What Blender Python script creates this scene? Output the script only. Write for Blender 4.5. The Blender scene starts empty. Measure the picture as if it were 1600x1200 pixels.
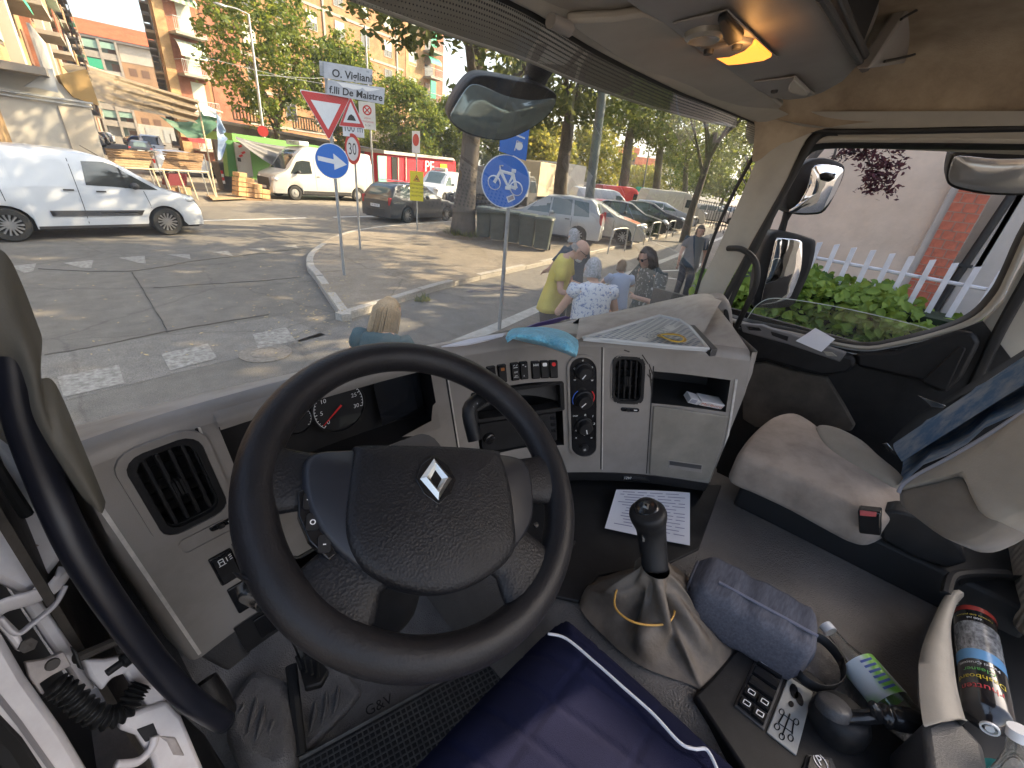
import bpy,bmesh,math,random
from mathutils import Vector as V,Matrix
random.seed(7)
rad = math.radians
S = bpy.context.scene
COL = S.collection
# ---------------------------------------------------------------- camera
FPX,PITCH,ROLL,YAW,EYE = 652.0,26.8,6.57,49.0,2.38
CAM = V((0,0,EYE))
_a,_p,_r = rad(YAW),rad(PITCH),rad(ROLL)
_R0 = V((math.cos(_a),-math.sin(_a),0))
_F = V((math.sin(_a)*math.cos(_p),math.cos(_a)*math.cos(_p),-math.sin(_p)))
_U0 = _R0.cross(_F)
_EX = _R0*math.cos(_r) + _U0*math.sin(_r)
_EU = -_R0*math.sin(_r) + _U0*math.cos(_r)
cd = bpy.data.cameras.new('camera'); cam = bpy.data.objects.new('camera',cd); COL.objects.link(cam)
cd.sensor_fit = 'HORIZONTAL'; cd.sensor_width = 36; cd.lens = FPX/1600*36
cd.clip_start = 0.02; cd.clip_end = 9000
m = Matrix((_EX,_EU,-_F)).transposed().to_4x4(); m.translation = CAM
cam.matrix_world = m
S.camera = cam
# ---------------------------------------------------------------- world, sun, exposure
SUN_AZ,SUN_EL = 115.0,33.0          # azimuth clockwise from the way the truck points (+Y)
w = bpy.data.worlds.new('World'); S.world = w; w.use_nodes = True
nt = w.node_tree; bg = nt.nodes['Background']
sky = nt.nodes.new('ShaderNodeTexSky'); sky.sky_type = 'NISHITA'; sky.sun_disc = False
sky.sun_elevation = rad(SUN_EL); sky.sun_rotation = rad(SUN_AZ)
sky.air_density = 1.0; sky.dust_density = 5.0; sky.ozone_density = 1.0
nt.links.new(sky.outputs[0],bg.inputs[0]); bg.inputs[1].default_value = 0.085
sl = bpy.data.lights.new('sun','SUN'); so = bpy.data.objects.new('sun',sl); COL.objects.link(so)
sl.energy = 3.0; sl.angle = rad(0.55); sl.color = (1.0,0.75,0.47)
_sd = V((math.sin(rad(SUN_AZ))*math.cos(rad(SUN_EL)),math.cos(rad(SUN_AZ))*math.cos(rad(SUN_EL)),math.sin(rad(SUN_EL))))
so.rotation_euler = (-_sd).to_track_quat('-Z','Y').to_euler()
so.location = (0,0,60)
S.view_settings.view_transform = 'Standard'; S.view_settings.look = 'None'
S.view_settings.exposure = 2.85; S.view_settings.gamma = 1.0
S.view_settings.use_curve_mapping = False
S.render.engine = 'CYCLES'
try:
 S.cycles.max_bounces = 8; S.cycles.transparent_max_bounces = 16
 S.cycles.sample_clamp_indirect = 6
except Exception: pass
# ---------------------------------------------------------------- measuring: a picture point on a plane of the place
def ray(px,py):
 return (_EX*(px-800) - _EU*(py-600) + _F*FPX).normalized()
def P(px,py,x=None,y=None,z=None,t=None):
 d = ray(px,py)
 if x is not None: k = (x-CAM.x)/d.x
 elif y is not None: k = (y-CAM.y)/d.y
 elif z is not None: k = (z-CAM.z)/d.z
 else: k = t
 return CAM + d*k
def PP(px,py,o,n):
 d = ray(px,py); n = V(n); return CAM + d*((V(o)-CAM).dot(n)/d.dot(n))
def project(p):
 q = V(p)-CAM; k = FPX/q.dot(_F)
 return (800+q.dot(_EX)*k,600-q.dot(_EU)*k)
# ---------------------------------------------------------------- materials
MATS = {}
def mat(name,col,rough=0.6,metal=0.0,var=0.0,vscale=8.0,bump=0.0,bscale=60.0,btype='noise',
  col2=None,spec=0.5,coat=0.0,detail=6.0,emit=None,estr=0.0,trans=0.0,sheen=0.0,thr=(0.35,0.7),stretch=None):
 if name in MATS: return MATS[name]
 M = bpy.data.materials.new(name); M.use_nodes = True
 t = M.node_tree; b = t.nodes['Principled BSDF']; N = t.nodes.new; L = t.links.new
 c = tuple(col)+(1,)
 b.inputs['Base Color'].default_value = c; b.inputs['Roughness'].default_value = rough
 b.inputs['Metallic'].default_value = metal; b.inputs['Specular IOR Level'].default_value = spec
 b.inputs['Coat Weight'].default_value = coat
 if trans: b.inputs['Transmission Weight'].default_value = trans
 if sheen: b.inputs['Sheen Weight'].default_value = sheen
 if emit: b.inputs['Emission Color'].default_value = tuple(emit)+(1,); b.inputs['Emission Strength'].default_value = estr
 if var or col2 or bump:
  tc = N('ShaderNodeTexCoord'); src = tc.outputs['Object']
  if stretch:
   mp = N('ShaderNodeMapping'); mp.inputs['Scale'].default_value = stretch; L(src,mp.inputs[0]); src = mp.outputs[0]
 if var or col2:
  n = N('ShaderNodeTexNoise'); n.inputs['Scale'].default_value = vscale; n.inputs['Detail'].default_value = detail
  n.inputs['Roughness'].default_value = 0.65
  L(src,n.inputs['Vector'])
  r = N('ShaderNodeValToRGB'); r.color_ramp.elements[0].position = thr[0]; r.color_ramp.elements[1].position = thr[1]
  if col2: a1,a2 = c,tuple(col2)+(1,)
  else: a1 = tuple(x*(1-var) for x in col)+(1,); a2 = tuple(min(1,x*(1+var)) for x in col)+(1,)
  r.color_ramp.elements[0].color = a1; r.color_ramp.elements[1].color = a2
  L(n.outputs[0],r.inputs[0]); L(r.outputs[0],b.inputs['Base Color'])
 if bump:
  if btype == 'voronoi':
   k = N('ShaderNodeTexVoronoi'); k.inputs['Scale'].default_value = bscale; k.feature = 'F1'; o = k.outputs['Distance']
  elif btype == 'wave':
   k = N('ShaderNodeTexWave'); k.inputs['Scale'].default_value = bscale; k.inputs['Distortion'].default_value = 1.0; o = k.outputs[1]
  else:
   k = N('ShaderNodeTexNoise'); k.inputs['Scale'].default_value = bscale; k.inputs['Detail'].default_value = 4; o = k.outputs[0]
  L(src,k.inputs['Vector'])
  u = N('ShaderNodeBump'); u.inputs['Strength'].default_value = bump; u.inputs['Distance'].default_value = 0.01
  L(o,u.inputs['Height']); L(u.outputs[0],b.inputs['Normal'])
 MATS[name] = M
 return M
def glass_mat(name,tint=(0.9,0.95,0.93),dirt=0.04,refl=1.0,dirtcol=(0.75,0.74,0.7)):
 if name in MATS: return MATS[name]
 M = bpy.data.materials.new(name); M.use_nodes = True
 t = M.node_tree; t.nodes.clear(); N = t.nodes.new; L = t.links.new
 o = N('ShaderNodeOutputMaterial'); tr = N('ShaderNodeBsdfTransparent'); tr.inputs[0].default_value = tuple(tint)+(1,)
 gl = N('ShaderNodeBsdfGlossy'); gl.inputs['Roughness'].default_value = 0.02
 fr = N('ShaderNodeFresnel'); fr.inputs[0].default_value = 1.45
 mu = N('ShaderNodeMath'); mu.operation = 'MULTIPLY'; mu.inputs[1].default_value = refl; L(fr.outputs[0],mu.inputs[0])
 mx = N('ShaderNodeMixShader'); L(mu.outputs[0],mx.inputs[0]); L(tr.outputs[0],mx.inputs[1]); L(gl.outputs[0],mx.inputs[2])
 last = mx.outputs[0]
 if dirt:
  df = N('ShaderNodeBsdfDiffuse'); df.inputs[0].default_value = tuple(dirtcol)+(1,)
  tl = N('ShaderNodeBsdfTranslucent'); tl.inputs[0].default_value = tuple(dirtcol)+(1,)
  md = N('ShaderNodeMixShader'); md.inputs[0].default_value = 0.6; L(df.outputs[0],md.inputs[1]); L(tl.outputs[0],md.inputs[2])
  tc = N('ShaderNodeTexCoord'); n = N('ShaderNodeTexNoise'); n.inputs['Scale'].default_value = 4; n.inputs['Detail'].default_value = 10
  n.inputs['Roughness'].default_value = 0.7
  L(tc.outputs['Object'],n.inputs['Vector'])
  mr = N('ShaderNodeMapRange'); mr.inputs[1].default_value = 0.3; mr.inputs[2].default_value = 0.8; mr.inputs[3].default_value = dirt*0.3; mr.inputs[4].default_value = dirt*1.8
  mp = N('ShaderNodeMapping'); mp.inputs['Scale'].default_value = (16,16,1.1); mp.inputs['Rotation'].default_value = (0,.35,0); L(tc.outputs['Object'],mp.inputs[0]); ns = N('ShaderNodeTexNoise'); ns.inputs['Scale'].default_value = 1.0; ns.inputs['Detail'].default_value = 4; L(mp.outputs[0],ns.inputs['Vector'])
  av = N('ShaderNodeMath'); av.operation = 'MULTIPLY_ADD'; L(ns.outputs[0],av.inputs[0]); av.inputs[1].default_value = .55; hf = N('ShaderNodeMath'); hf.operation = 'MULTIPLY'; hf.inputs[1].default_value = .5; L(n.outputs[0],hf.inputs[0]); L(hf.outputs[0],av.inputs[2]); L(av.outputs[0],mr.inputs[0])
  m2 = N('ShaderNodeMixShader'); L(mr.outputs[0],m2.inputs[0]); L(last,m2.inputs[1]); L(md.outputs[0],m2.inputs[2]); last = m2.outputs[0]
 L(last,o.inputs[0]); MATS[name] = M
 return M
def leafmat(name,c1,c2,scale=1.2,trl=.45):
 if name in MATS: return MATS[name]
 M = bpy.data.materials.new(name); M.use_nodes = True; t = M.node_tree; t.nodes.clear(); N = t.nodes.new; L = t.links.new
 o = N('ShaderNodeOutputMaterial'); tc = N('ShaderNodeTexCoord'); n = N('ShaderNodeTexNoise'); n.inputs['Scale'].default_value = scale; n.inputs['Detail'].default_value = 5; L(tc.outputs['Object'],n.inputs['Vector'])
 g = N('ShaderNodeNewGeometry'); ad = N('ShaderNodeMath'); ad.operation = 'MULTIPLY_ADD'; L(g.outputs['Random Per Island'],ad.inputs[0]); ad.inputs[1].default_value = .5; L(n.outputs[0],ad.inputs[2])
 r = N('ShaderNodeValToRGB'); r.color_ramp.elements[0].position = .45; r.color_ramp.elements[1].position = 1.0; r.color_ramp.elements[0].color = tuple(c1)+(1,); r.color_ramp.elements[1].color = tuple(c2)+(1,); L(ad.outputs[0],r.inputs[0])
 d = N('ShaderNodeBsdfPrincipled'); d.inputs['Roughness'].default_value = .5; d.inputs['Specular IOR Level'].default_value = .3; L(r.outputs[0],d.inputs['Base Color'])
 tl = N('ShaderNodeBsdfTranslucent'); hs = N('ShaderNodeHueSaturation'); hs.inputs['Value'].default_value = 1.5; hs.inputs['Hue'].default_value = .485; L(r.outputs[0],hs.inputs['Color']); L(hs.outputs[0],tl.inputs[0])
 mx = N('ShaderNodeMixShader'); mx.inputs[0].default_value = trl; L(d.outputs[0],mx.inputs[1]); L(tl.outputs[0],mx.inputs[2]); L(mx.outputs[0],o.inputs[0]); MATS[name] = M; return M
# ---------------------------------------------------------------- mesh building
class MB:
 def __init__(s): s.v = []; s.f = []; s.mi = []; s.cur = 0
 def m(s,i): s.cur = i; return s
 def add(s,vs,fs):
  b = len(s.v); s.v += [V(x) for x in vs]
  for f in fs: s.f.append([b+i for i in f]); s.mi.append(s.cur)
  return s
 def box(s,c,d,R=None):
  c = V(c); hx,hy,hz = d[0]/2,d[1]/2,d[2]/2
  vs = [V((x,y,z)) for x in (-hx,hx) for y in (-hy,hy) for z in (-hz,hz)]
  if R is not None: vs = [R @ q for q in vs]
  return s.add([c+q for q in vs],[(0,1,3,2),(4,6,7,5),(0,4,5,1),(2,3,7,6),(0,2,6,4),(1,5,7,3)])
 def prism(s,pts,vec):
  n = len(pts); vec = V(vec); pts = [V(p) for p in pts]
  return s.add(pts+[p+vec for p in pts],[list(range(n))[::-1],list(range(n,2*n))]+[(i,(i+1) % n,n+(i+1) % n,n+i) for i in range(n)])
 def grid(s,rows,close=False,flip=False):
  n = len(rows[0]); vs = [p for r in rows for p in r]; fs = []
  for i in range(len(rows)-1):
   for j in range(n if close else n-1):
    a = i*n+j; b = i*n+(j+1) % n
    q = (a,b,b+n,a+n); fs.append(q[::-1] if flip else q)
  return s.add(vs,fs)
 def loft(s,rings,caps=True):
  n = len(rings[0]); b = len(s.v); s.grid(rings,close=True)
  if caps:
   s.f.append([b+i for i in range(n)][::-1]); s.mi.append(s.cur)
   e = b+(len(rings)-1)*n; s.f.append([e+i for i in range(n)]); s.mi.append(s.cur)
  return s
 def tube(s,path,r,n=10,caps=True,closed=False,flat=1.0):
  path = [V(p) for p in path]; rings = []; m_ = len(path); prev = None
  for i,p in enumerate(path):
   if closed: t = path[(i+1) % m_]-path[i-1]
   else: t = path[min(i+1,m_-1)]-path[max(i-1,0)]
   t.normalize()
   u = (V((0,0,1)) if abs(t.z) < 0.9 else V((1,0,0))) if prev is None else prev
   u = (u-t*u.dot(t)).normalized(); prev = u; w_ = t.cross(u)
   rr = r[i] if isinstance(r,(list,tuple)) else r
   rings.append([p+(u*math.cos(a)+w_*math.sin(a)*flat)*rr for a in [2*math.pi*k/n for k in range(n)]])
  if closed: rings.append(rings[0])
  return s.loft(rings,caps and not closed)
 def lathe(s,prof,n=24,o=(0,0,0),ax=(0,0,1),caps=True):
  ax = V(ax).normalized(); u = ax.orthogonal().normalized(); w_ = ax.cross(u); o = V(o)
  return s.loft([[o+ax*z+(u*math.cos(a)+w_*math.sin(a))*max(r,1e-5) for a in [2*math.pi*k/n for k in range(n)]] for r,z in prof],caps)
 def blob(s,c,r,n=10,m_=7,R=None):
  c = V(c); rings = []
  for i in range(m_+1):
   th = math.pi*i/m_; rr = max(math.sin(th),1e-3); z = -math.cos(th)
   rings.append([(V((rr*math.cos(a)*r[0],rr*math.sin(a)*r[1],z*r[2]))) for a in [2*math.pi*k/n for k in range(n)]])
  if R is not None: rings = [[R @ q for q in g] for g in rings]
  return s.loft([[c+q for q in g] for g in rings])
ORG = {}
def org(o):
 while o is not None:
  if o.name in ORG: return ORG[o.name]
  o = o.parent
 return V((0,0,0))
def tag(o,label=None,cat=None,group=None,kind=None):
 if label: o['label'] = label
 if cat: o['category'] = cat
 if group: o['group'] = group
 if kind: o['kind'] = kind
 return o
def thing(name,label,cat,loc=(0,0,0),rz=0.0,group=None):
 o = bpy.data.objects.new(name,None); o.empty_display_size = 0.1; COL.objects.link(o)
 o.location = loc; o.rotation_euler = (0,0,rz); ORG[o.name] = V(loc)
 return tag(o,label,cat,group)
def mesh_of(name,mb,mats,smooth=40,off=V((0,0,0))):
 me = bpy.data.meshes.new(name)
 me.from_pydata([tuple(v-off) for v in mb.v],[],mb.f)
 for k in (mats if isinstance(mats,(list,tuple)) else [mats]): me.materials.append(k)
 if any(mb.mi): me.polygons.foreach_set('material_index',mb.mi)
 bm = bmesh.new(); bm.from_mesh(me); bmesh.ops.recalc_face_normals(bm,faces=bm.faces); bm.to_mesh(me); bm.free()
 if smooth:
  me.polygons.foreach_set('use_smooth',[True]*len(me.polygons))
  if smooth < 180: me.set_sharp_from_angle(angle=rad(smooth))
 me.update()
 return me
def obj(name,mb,mats,parent=None,smooth=40,bevel=0,bseg=2,sub=0,own=False):
 if parent is None and own: off = V((0,0,0))
 elif parent is None:
  n = len(mb.v); off = V((sum(v.x for v in mb.v)/n,sum(v.y for v in mb.v)/n,min(v.z for v in mb.v)))
 else: off = org(parent)
 o = bpy.data.objects.new(name,mesh_of(name,mb,mats,smooth,off)); COL.objects.link(o)
 if parent is None: o.location = off; ORG[o.name] = off
 else: o.parent = parent
 if bevel:
  b = o.modifiers.new('bevel','BEVEL'); b.width = bevel; b.segments = bseg; b.limit_method = 'ANGLE'; b.angle_limit = rad(35)
  b.harden_normals = False
 if sub:
  b = o.modifiers.new('sub','SUBSURF'); b.levels = sub; b.render_levels = sub
 return o
def struct(name,mb,mats,smooth=40,parent=None,kind='structure'):
 o = obj(name,mb,mats,parent,smooth,own=True); o['kind'] = kind; return o
def inst(name,me,parent,loc=(0,0,0),rot=None):
 o = bpy.data.objects.new(name,me); COL.objects.link(o); o.parent = parent; o.location = loc
 if rot is not None: o.rotation_euler = rot
 return o
def copy_tree(o,parent=None):
 c = o.copy(); COL.objects.link(c)
 if parent is not None: c.parent = parent
 for ch in list(o.children): copy_tree(ch,c)
 return c
def text_mb(s,size,o,ux,uy,depth=0.0,align='CENTER',mi=0,res=3,bold=0.0):
 """lettering as mesh: baseline direction ux, up direction uy at point o"""
 cu = bpy.data.curves.new('t','FONT'); cu.body = s; cu.size = size; cu.align_x = align; cu.align_y = 'CENTER'; cu.resolution_u = res; cu.offset = bold*size
 ob = bpy.data.objects.new('t',cu); COL.objects.link(ob)
 bpy.context.view_layer.update()
 me = ob.evaluated_get(bpy.context.evaluated_depsgraph_get()).to_mesh()
 ux,uy,o = V(ux).normalized(),V(uy).normalized(),V(o); nn = ux.cross(uy)
 mb = MB(); mb.cur = mi
 mb.add([o+ux*v.co.x+uy*v.co.y+nn*depth for v in me.vertices],[list(p.vertices) for p in me.polygons])
 bpy.data.objects.remove(ob); bpy.data.curves.remove(cu)
 return mb
def merge(a,b):
 k = len(a.v); a.v += b.v; a.f += [[i+k for i in f] for f in b.f]; a.mi += b.mi; return a
def spline(pts,n=8,closed=False):
 pts = [V(p) for p in pts]; out = []; m_ = len(pts)
 for i in range(m_ if closed else m_-1):
  if closed: p0,p1,p2,p3 = pts[i-1],pts[i],pts[(i+1) % m_],pts[(i+2) % m_]
  else: p0,p1,p2,p3 = pts[max(i-1,0)],pts[i],pts[i+1],pts[min(i+2,m_-1)]
  for k in range(n):
   t = k/n
   out.append(0.5*((2*p1)+(p2-p0)*t+(2*p0-5*p1+4*p2-p3)*t*t+(3*p1-p0-3*p2+p3)*t*t*t))
 if not closed: out.append(pts[-1])
 return out
def rrect(w_,h,r,n=4):
 out = []
 for cx,cy,a0 in ((w_/2-r,h/2-r,0),(-w_/2+r,h/2-r,90),(-w_/2+r,-h/2+r,180),(w_/2-r,-h/2+r,270)):
  for k in range(n+1):
   a = rad(a0+90*k/n); out.append((cx+r*math.cos(a),cy+r*math.sin(a)))
 return out
def Rz(a): return Matrix.Rotation(a,3,'Z')
def Rx(a): return Matrix.Rotation(a,3,'X')
def Ry(a): return Matrix.Rotation(a,3,'Y')
# ================================================================ DASHBOARD
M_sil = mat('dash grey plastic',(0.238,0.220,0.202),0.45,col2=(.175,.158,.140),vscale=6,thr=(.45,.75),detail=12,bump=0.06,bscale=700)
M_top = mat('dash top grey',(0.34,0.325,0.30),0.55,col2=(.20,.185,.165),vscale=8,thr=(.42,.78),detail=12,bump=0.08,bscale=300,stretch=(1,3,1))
M_blk = mat('black plastic',(0.015,0.015,0.016),0.5,spec=.3,var=0.25,vscale=20,bump=0.10,bscale=500)
M_blkg = mat('gloss black plastic',(0.012,0.012,0.013),0.22)
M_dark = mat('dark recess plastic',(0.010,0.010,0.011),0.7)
M_dgrey = mat('dark grey trim',(0.055,0.054,0.055),0.5,var=0.2,vscale=12,bump=0.18,bscale=420)
M_chr = mat('worn bright metal',(0.62,0.61,0.59),0.22,1.0)
M_wht = mat('white print',(0.75,0.75,0.75),0.5)
M_red = mat('red print',(0.65,0.03,0.03),0.4)
M_edge = mat('pale worn edge',(0.52,0.49,0.45),0.35,var=0.2,vscale=30)
M_scuff = mat('dark scuff marks',(0.035,0.03,0.025),0.7)
CURVE = spline([(-0.05,.63,0),(.07,.655,0),(.28,.665,0),(.50,.655,0),(.74,.60,0),(.90,.50,0),(1.06,.36,0),(1.19,.20,0)],40)
SL = [0.0]
for i in range(1,len(CURVE)): SL.append(SL[-1]+(CURVE[i]-CURVE[i-1]).length)
def cs(s):
 s = max(0,min(SL[-1]-1e-6,s))
 i = next(k for k in range(len(SL)) if SL[k] > s)
 f = (s-SL[i-1])/(SL[i]-SL[i-1]); p = CURVE[i-1].lerp(CURVE[i],f)
 i0,i1 = max(0,i-6),min(len(CURVE)-1,i+5)
 t = (CURVE[i1]-CURVE[i0]).normalized()
 return p,t
def kk(s): return 0.1+0.1*max(0,min(1,(s-.2)/.4))
def DF(s,z,d=0.0):
 p,t = cs(s+kk(s)*(2.03-z)); n = V((t.y,-t.x,0)); q = p+n*d; return V((q.x,q.y,z))
def FS(px,py):
 d = ray(px,py)
 for i in range(1,len(CURVE)):
  a,b = CURVE[i-1],CURVE[i]
  c0 = a.x*d.y-a.y*d.x; c1 = b.x*d.y-b.y*d.x
  if c0*c1 <= 0 and b.dot(V((d.x,d.y,0))) > 0:
   f = c0/(c0-c1); p = a.lerp(b,f); k = p.length/math.hypot(d.x,d.y)
   s_ = SL[i-1]+f*(SL[i]-SL[i-1]); z = EYE+d.z*k
   return s_-kk(s_)*(2.03-z),z
 return None
ZT,ZB = 2.025,1.60
dash = thing('dashboard','grey truck dashboard wrapping round the steering wheel under the windscreen','dashboard',(0.6,0.6,1.6))
HOLES = [(.040,.116,1.85,1.992),(.150,.532,1.832,1.995),(.625,.878,1.70,1.905),(1.024,1.104,1.848,1.978),(1.134,1.342,1.848,1.945)]
def frange(a,b,n): return [a+(b-a)*i/n for i in range(n+1)]
ss = sorted(set([round(x,4) for x in frange(-.005,1.385,64)]+[h[i] for h in HOLES for i in (0,1)]))
zs = sorted(set([round(x,4) for x in frange(ZB,ZT-.02,12)]+[h[i] for h in HOLES for i in (2,3)]))
def zbot(s): return ZB-.035*max(0,min(1,(.16-s)/.06))
fa = MB()
for i in range(len(ss)-1):
 for j in range(len(zs)-1):
  sm,zm = (ss[i]+ss[i+1])/2,(zs[j]+zs[j+1])/2
  if any(h[0] < sm < h[1] and h[2] < zm < h[3] for h in HOLES): continue
  z0 = zbot(ss[i]) if j == 0 else zs[j]; z1 = zbot(ss[i+1]) if j == 0 else zs[j]
  fa.add([DF(ss[i],z0),DF(ss[i+1],z1),DF(ss[i+1],zs[j+1]),DF(ss[i],zs[j+1])],[(0,1,2,3)])
# rolled upper and lower lips
for prof in ([(0,ZT-.02),(-.003,ZT-.008),(-.012,ZT+.001),(-.024,ZT+.005)],):
 fa.grid([[DF(s,z,d) for s in ss] for d,z in prof])
fa.grid([[DF(s,zbot(s),0) for s in ss],[DF(s,zbot(s)-.004,-.006) for s in ss],[DF(s,zbot(s)-.004,-.03) for s in ss]])
# free right end rolled round
e0 = ss[-1]
fa.grid([[DF(e0+a,z,-b) for z in zs+[ZT+.005]] for a,b in ((0,0),(.012,.004),(.02,.014),(.022,.03),(.022,.16))])
fa.grid([[DF(ss[0]-a,z,-b) for z in [zbot(0)]+zs[1:]+[ZT+.003]] for a,b in ((0,0),(.008,.004),(.012,.012),(.014,.03),(.014,.25))])
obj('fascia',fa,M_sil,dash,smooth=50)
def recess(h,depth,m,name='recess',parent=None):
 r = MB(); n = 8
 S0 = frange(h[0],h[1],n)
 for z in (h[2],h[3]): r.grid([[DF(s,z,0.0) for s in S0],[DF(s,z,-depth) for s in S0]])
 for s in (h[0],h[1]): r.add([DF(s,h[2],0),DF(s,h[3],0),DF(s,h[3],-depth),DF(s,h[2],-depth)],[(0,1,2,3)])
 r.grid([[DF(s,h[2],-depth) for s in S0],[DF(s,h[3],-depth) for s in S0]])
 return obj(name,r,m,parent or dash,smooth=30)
# ---- plate on the fascia: outline in (s, z), raised from d0 to d1
def plate(outl,d0,d1,name,m,parent=None,bevel=.0012,smooth=35):
 k = MB(); n = len(outl)
 k.add([DF(s,z,d0) for s,z in outl]+[DF(s,z,d1) for s,z in outl],[list(range(n,2*n))]+[(i,(i+1) % n,n+(i+1) % n,n+i) for i in range(n)])
 return obj(name,k,m,parent or dash,smooth=smooth,bevel=bevel)
def rr(cs_,cz,w_,h,r,n=4): return [(cs_+x,cz+z) for x,z in rrect(w_,h,r,n)]
def ring(outl,inl,d0,d1,name,m,parent=None,d2=None):
 k = MB(); n = len(outl); d2 = d0 if d2 is None else d2
 k.grid([[DF(s,z,d0) for s,z in outl+outl[:1]],[DF(s,z,d1) for s,z in outl+outl[:1]],[DF(s,z,d1) for s,z in inl+inl[:1]],[DF(s,z,d2) for s,z in inl+inl[:1]]])
 return obj(name,k,m,parent or dash,smooth=40)
def bar(s0,z0,s1,z1,w_,d0,d1,n=6,mb=None):
 k = mb or MB(); ds,dz = s1-s0,z1-z0; l = math.hypot(ds,dz); u = (-dz/l*w_/2,ds/l*w_/2); R_ = []
 for i in range(n+1):
  t = i/n; s,z = s0+ds*t,z0+dz*t
  R_.append([DF(s+u[0],z+u[1],d0),DF(s+u[0],z+u[1],d1),DF(s-u[0],z-u[1],d1),DF(s-u[0],z-u[1],d0)])
 k.loft(R_); return k
# ---- big air vent at the driver's left
def vent(h,nv,nh,deep=.05,name='air_vent'):
 c,z,w_,hh = (h[0]+h[1])/2,(h[2]+h[3])/2,h[1]-h[0],h[3]-h[2]
 a = ring(rr(c,z,w_+.012,hh+.012,.022),rr(c,z,w_-.006,hh-.006,.020),-.002,.003,name,M_blk,d2=-.03)
 # corner filler keeps the square hole hidden behind the rounded frame
 f = ring(rr(c,z,w_+.010,hh+.010,.003),rr(c,z,w_-.010,hh-.010,.018),-.012,-.004,'vent_frame',M_blk,a)
 recess(h,deep,M_dark,'vent_duct',a)
 for i in range(nv):
  s = h[0]+w_*(i+1)/(nv+1)
  obj('slat',bar(s,h[2]+.008,s+.001,h[3]-.008,.0048,-.014,-.003),M_blk,a,bevel=.001)
 for i in range(nh):
  zz = h[2]+hh*(i+.7)/(nh+.4)
  k = MB()
  k.grid([[DF(s,zz+.006,-.018) for s in frange(h[0]+.003,h[1]-.003,4)],[DF(s,zz-.006,-.036) for s in frange(h[0]+.003,h[1]-.003,4)],[DF(s,zz-.008,-.036) for s in frange(h[0]+.003,h[1]-.003,4)],[DF(s,zz+.004,-.017) for s in frange(h[0]+.003,h[1]-.003,4)]])
  obj('blade',k,M_blk,a)
 tb = MB()
 for q in range(3): bar(c-.006+q*.005,z-.016,c-.006+q*.005,z+.012,.003,-.008,.001,1,tb)
 obj('thumb_tab',tb,M_blk,a)
 return a
vent(HOLES[0],4,6); vent(HOLES[3],4,5)
# shallow moulded dish round the left vent
ring(rr(.078,1.921,.108,.178,.03),rr(.078,1.921,.089,.156,.024),.0,.0045,'vent_surround',M_sil)
ring(rr(1.064,1.913,.096,.150,.034),rr(1.064,1.913,.090,.142,.028),.0,.003,'vent_surround',M_sil)
# sliders under vents
for s0,s1,z in ((.086,.128,1.8195),(1.046,1.100,1.8235)):
 b = plate(rr((s0+s1)/2,z,s1-s0,.012,.0055),0,.003,'vent_slider',M_blkg)
 plate(rr((s0+s1)/2-.006,z,.010,.009,.003),.003,.007,'slider_thumb',M_blk,b,bevel=0)
 plate([(s1-.016,z-.0015),(s1-.007,z-.0015),(s1-.007,z+.0015),(s1-.016,z+.0015)],.003,.0033,'mark',M_wht,b,bevel=0)
ring(rr(.086,1.812,.085,.030,.008),rr(.086,1.812,.081,.026,.007),0,.0015,'slider_recess',M_sil)
# seams between the mouldings
for s in (.124,.566,.990):
 obj('panel_gap',bar(s,1.612,s,ZT-.02,.0032,-.003,.0008,14),M_dark,dash); obj('panel_edge',bar(s+.0037,1.612,s+.0037,ZT-.02,.003,-.003,.0018,14),M_edge,dash)
obj('corner_edge',bar(-.004,1.575,-.004,ZT-.02,.005,-.004,.0012,14),M_edge,dash)
# ---- left rocker switches, key barrel
def rocker(s,z,w_,h,name='rocker_switch',glyph=None,m=None):
 b = plate(rr(s,z,w_,h,.003),0,.0045,name,m or M_blkg)
 k = MB(); S3 = (s-w_*.40,s+w_*.40)
 k.grid([[DF(q,z-h*.42,.0045) for q in S3],[DF(q,z-h*.40,.0085) for q in S3],[DF(q,z,.006) for q in S3],[DF(q,z+h*.40,.0075) for q in S3],[DF(q,z+h*.42,.0045) for q in S3]])
 obj('rocker',k,M_blk,b)
 return b
def glyph(b,s,z,txt,size,m=None,d=.0092,nm='symbol'):
 p = DF(s,z,d); q,t = cs(s); return obj(nm,text_mb(txt,size,p,(t.x,t.y,0),(0,0,1)),m or M_wht,b,smooth=0)
def lines(b,segs,w_,d=.0092,m=None,nm='symbol'):
 k = MB()
 for a in segs: bar(a[0],a[1],a[2],a[3],w_,d-.0006,d,1,k)
 return obj(nm,k,m or M_wht,b,smooth=0)
b = rocker(.083,1.728,.034,.070)
lines(b,[(.076,1.742,.076,1.756),(.076,1.756,.083,1.756),(.083,1.756,.083,1.742),(.074,1.742,.085,1.742),(.076,1.75,.083,1.75),(.088,1.745,.088,1.755),(.092,1.756,.096,1.757),(.092,1.751,.096,1.752),(.092,1.746,.096,1.747)],.0012,d=.0088)
rocker(.120,1.734,.034,.070)
b = plate(rr(.098,1.640,.058,.072,.004),0,.004,'key_plate',M_blkg)
p = DF(.092,1.640,.004); q,t = cs(.092); n_ = V((t.y,-t.x,0))
kb = MB(); kb.lathe([(.016,0),(.016,.034),(.0145,.040),(.017,.041),(.017,.045),(.012,.047),(.011,.043),(0,.043)],24,p,n_+V((.25,0,.12)))
obj('key_barrel',kb,M_chr,b)
low = MB()
for s0,s1 in ((.052,.385),):
 low.grid([[DF(s,z,d) for s in frange(s0,s1,12)] for z,d in ((1.578,.004),(1.50,.010),(1.49,.002),(1.49,-.08))])
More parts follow.
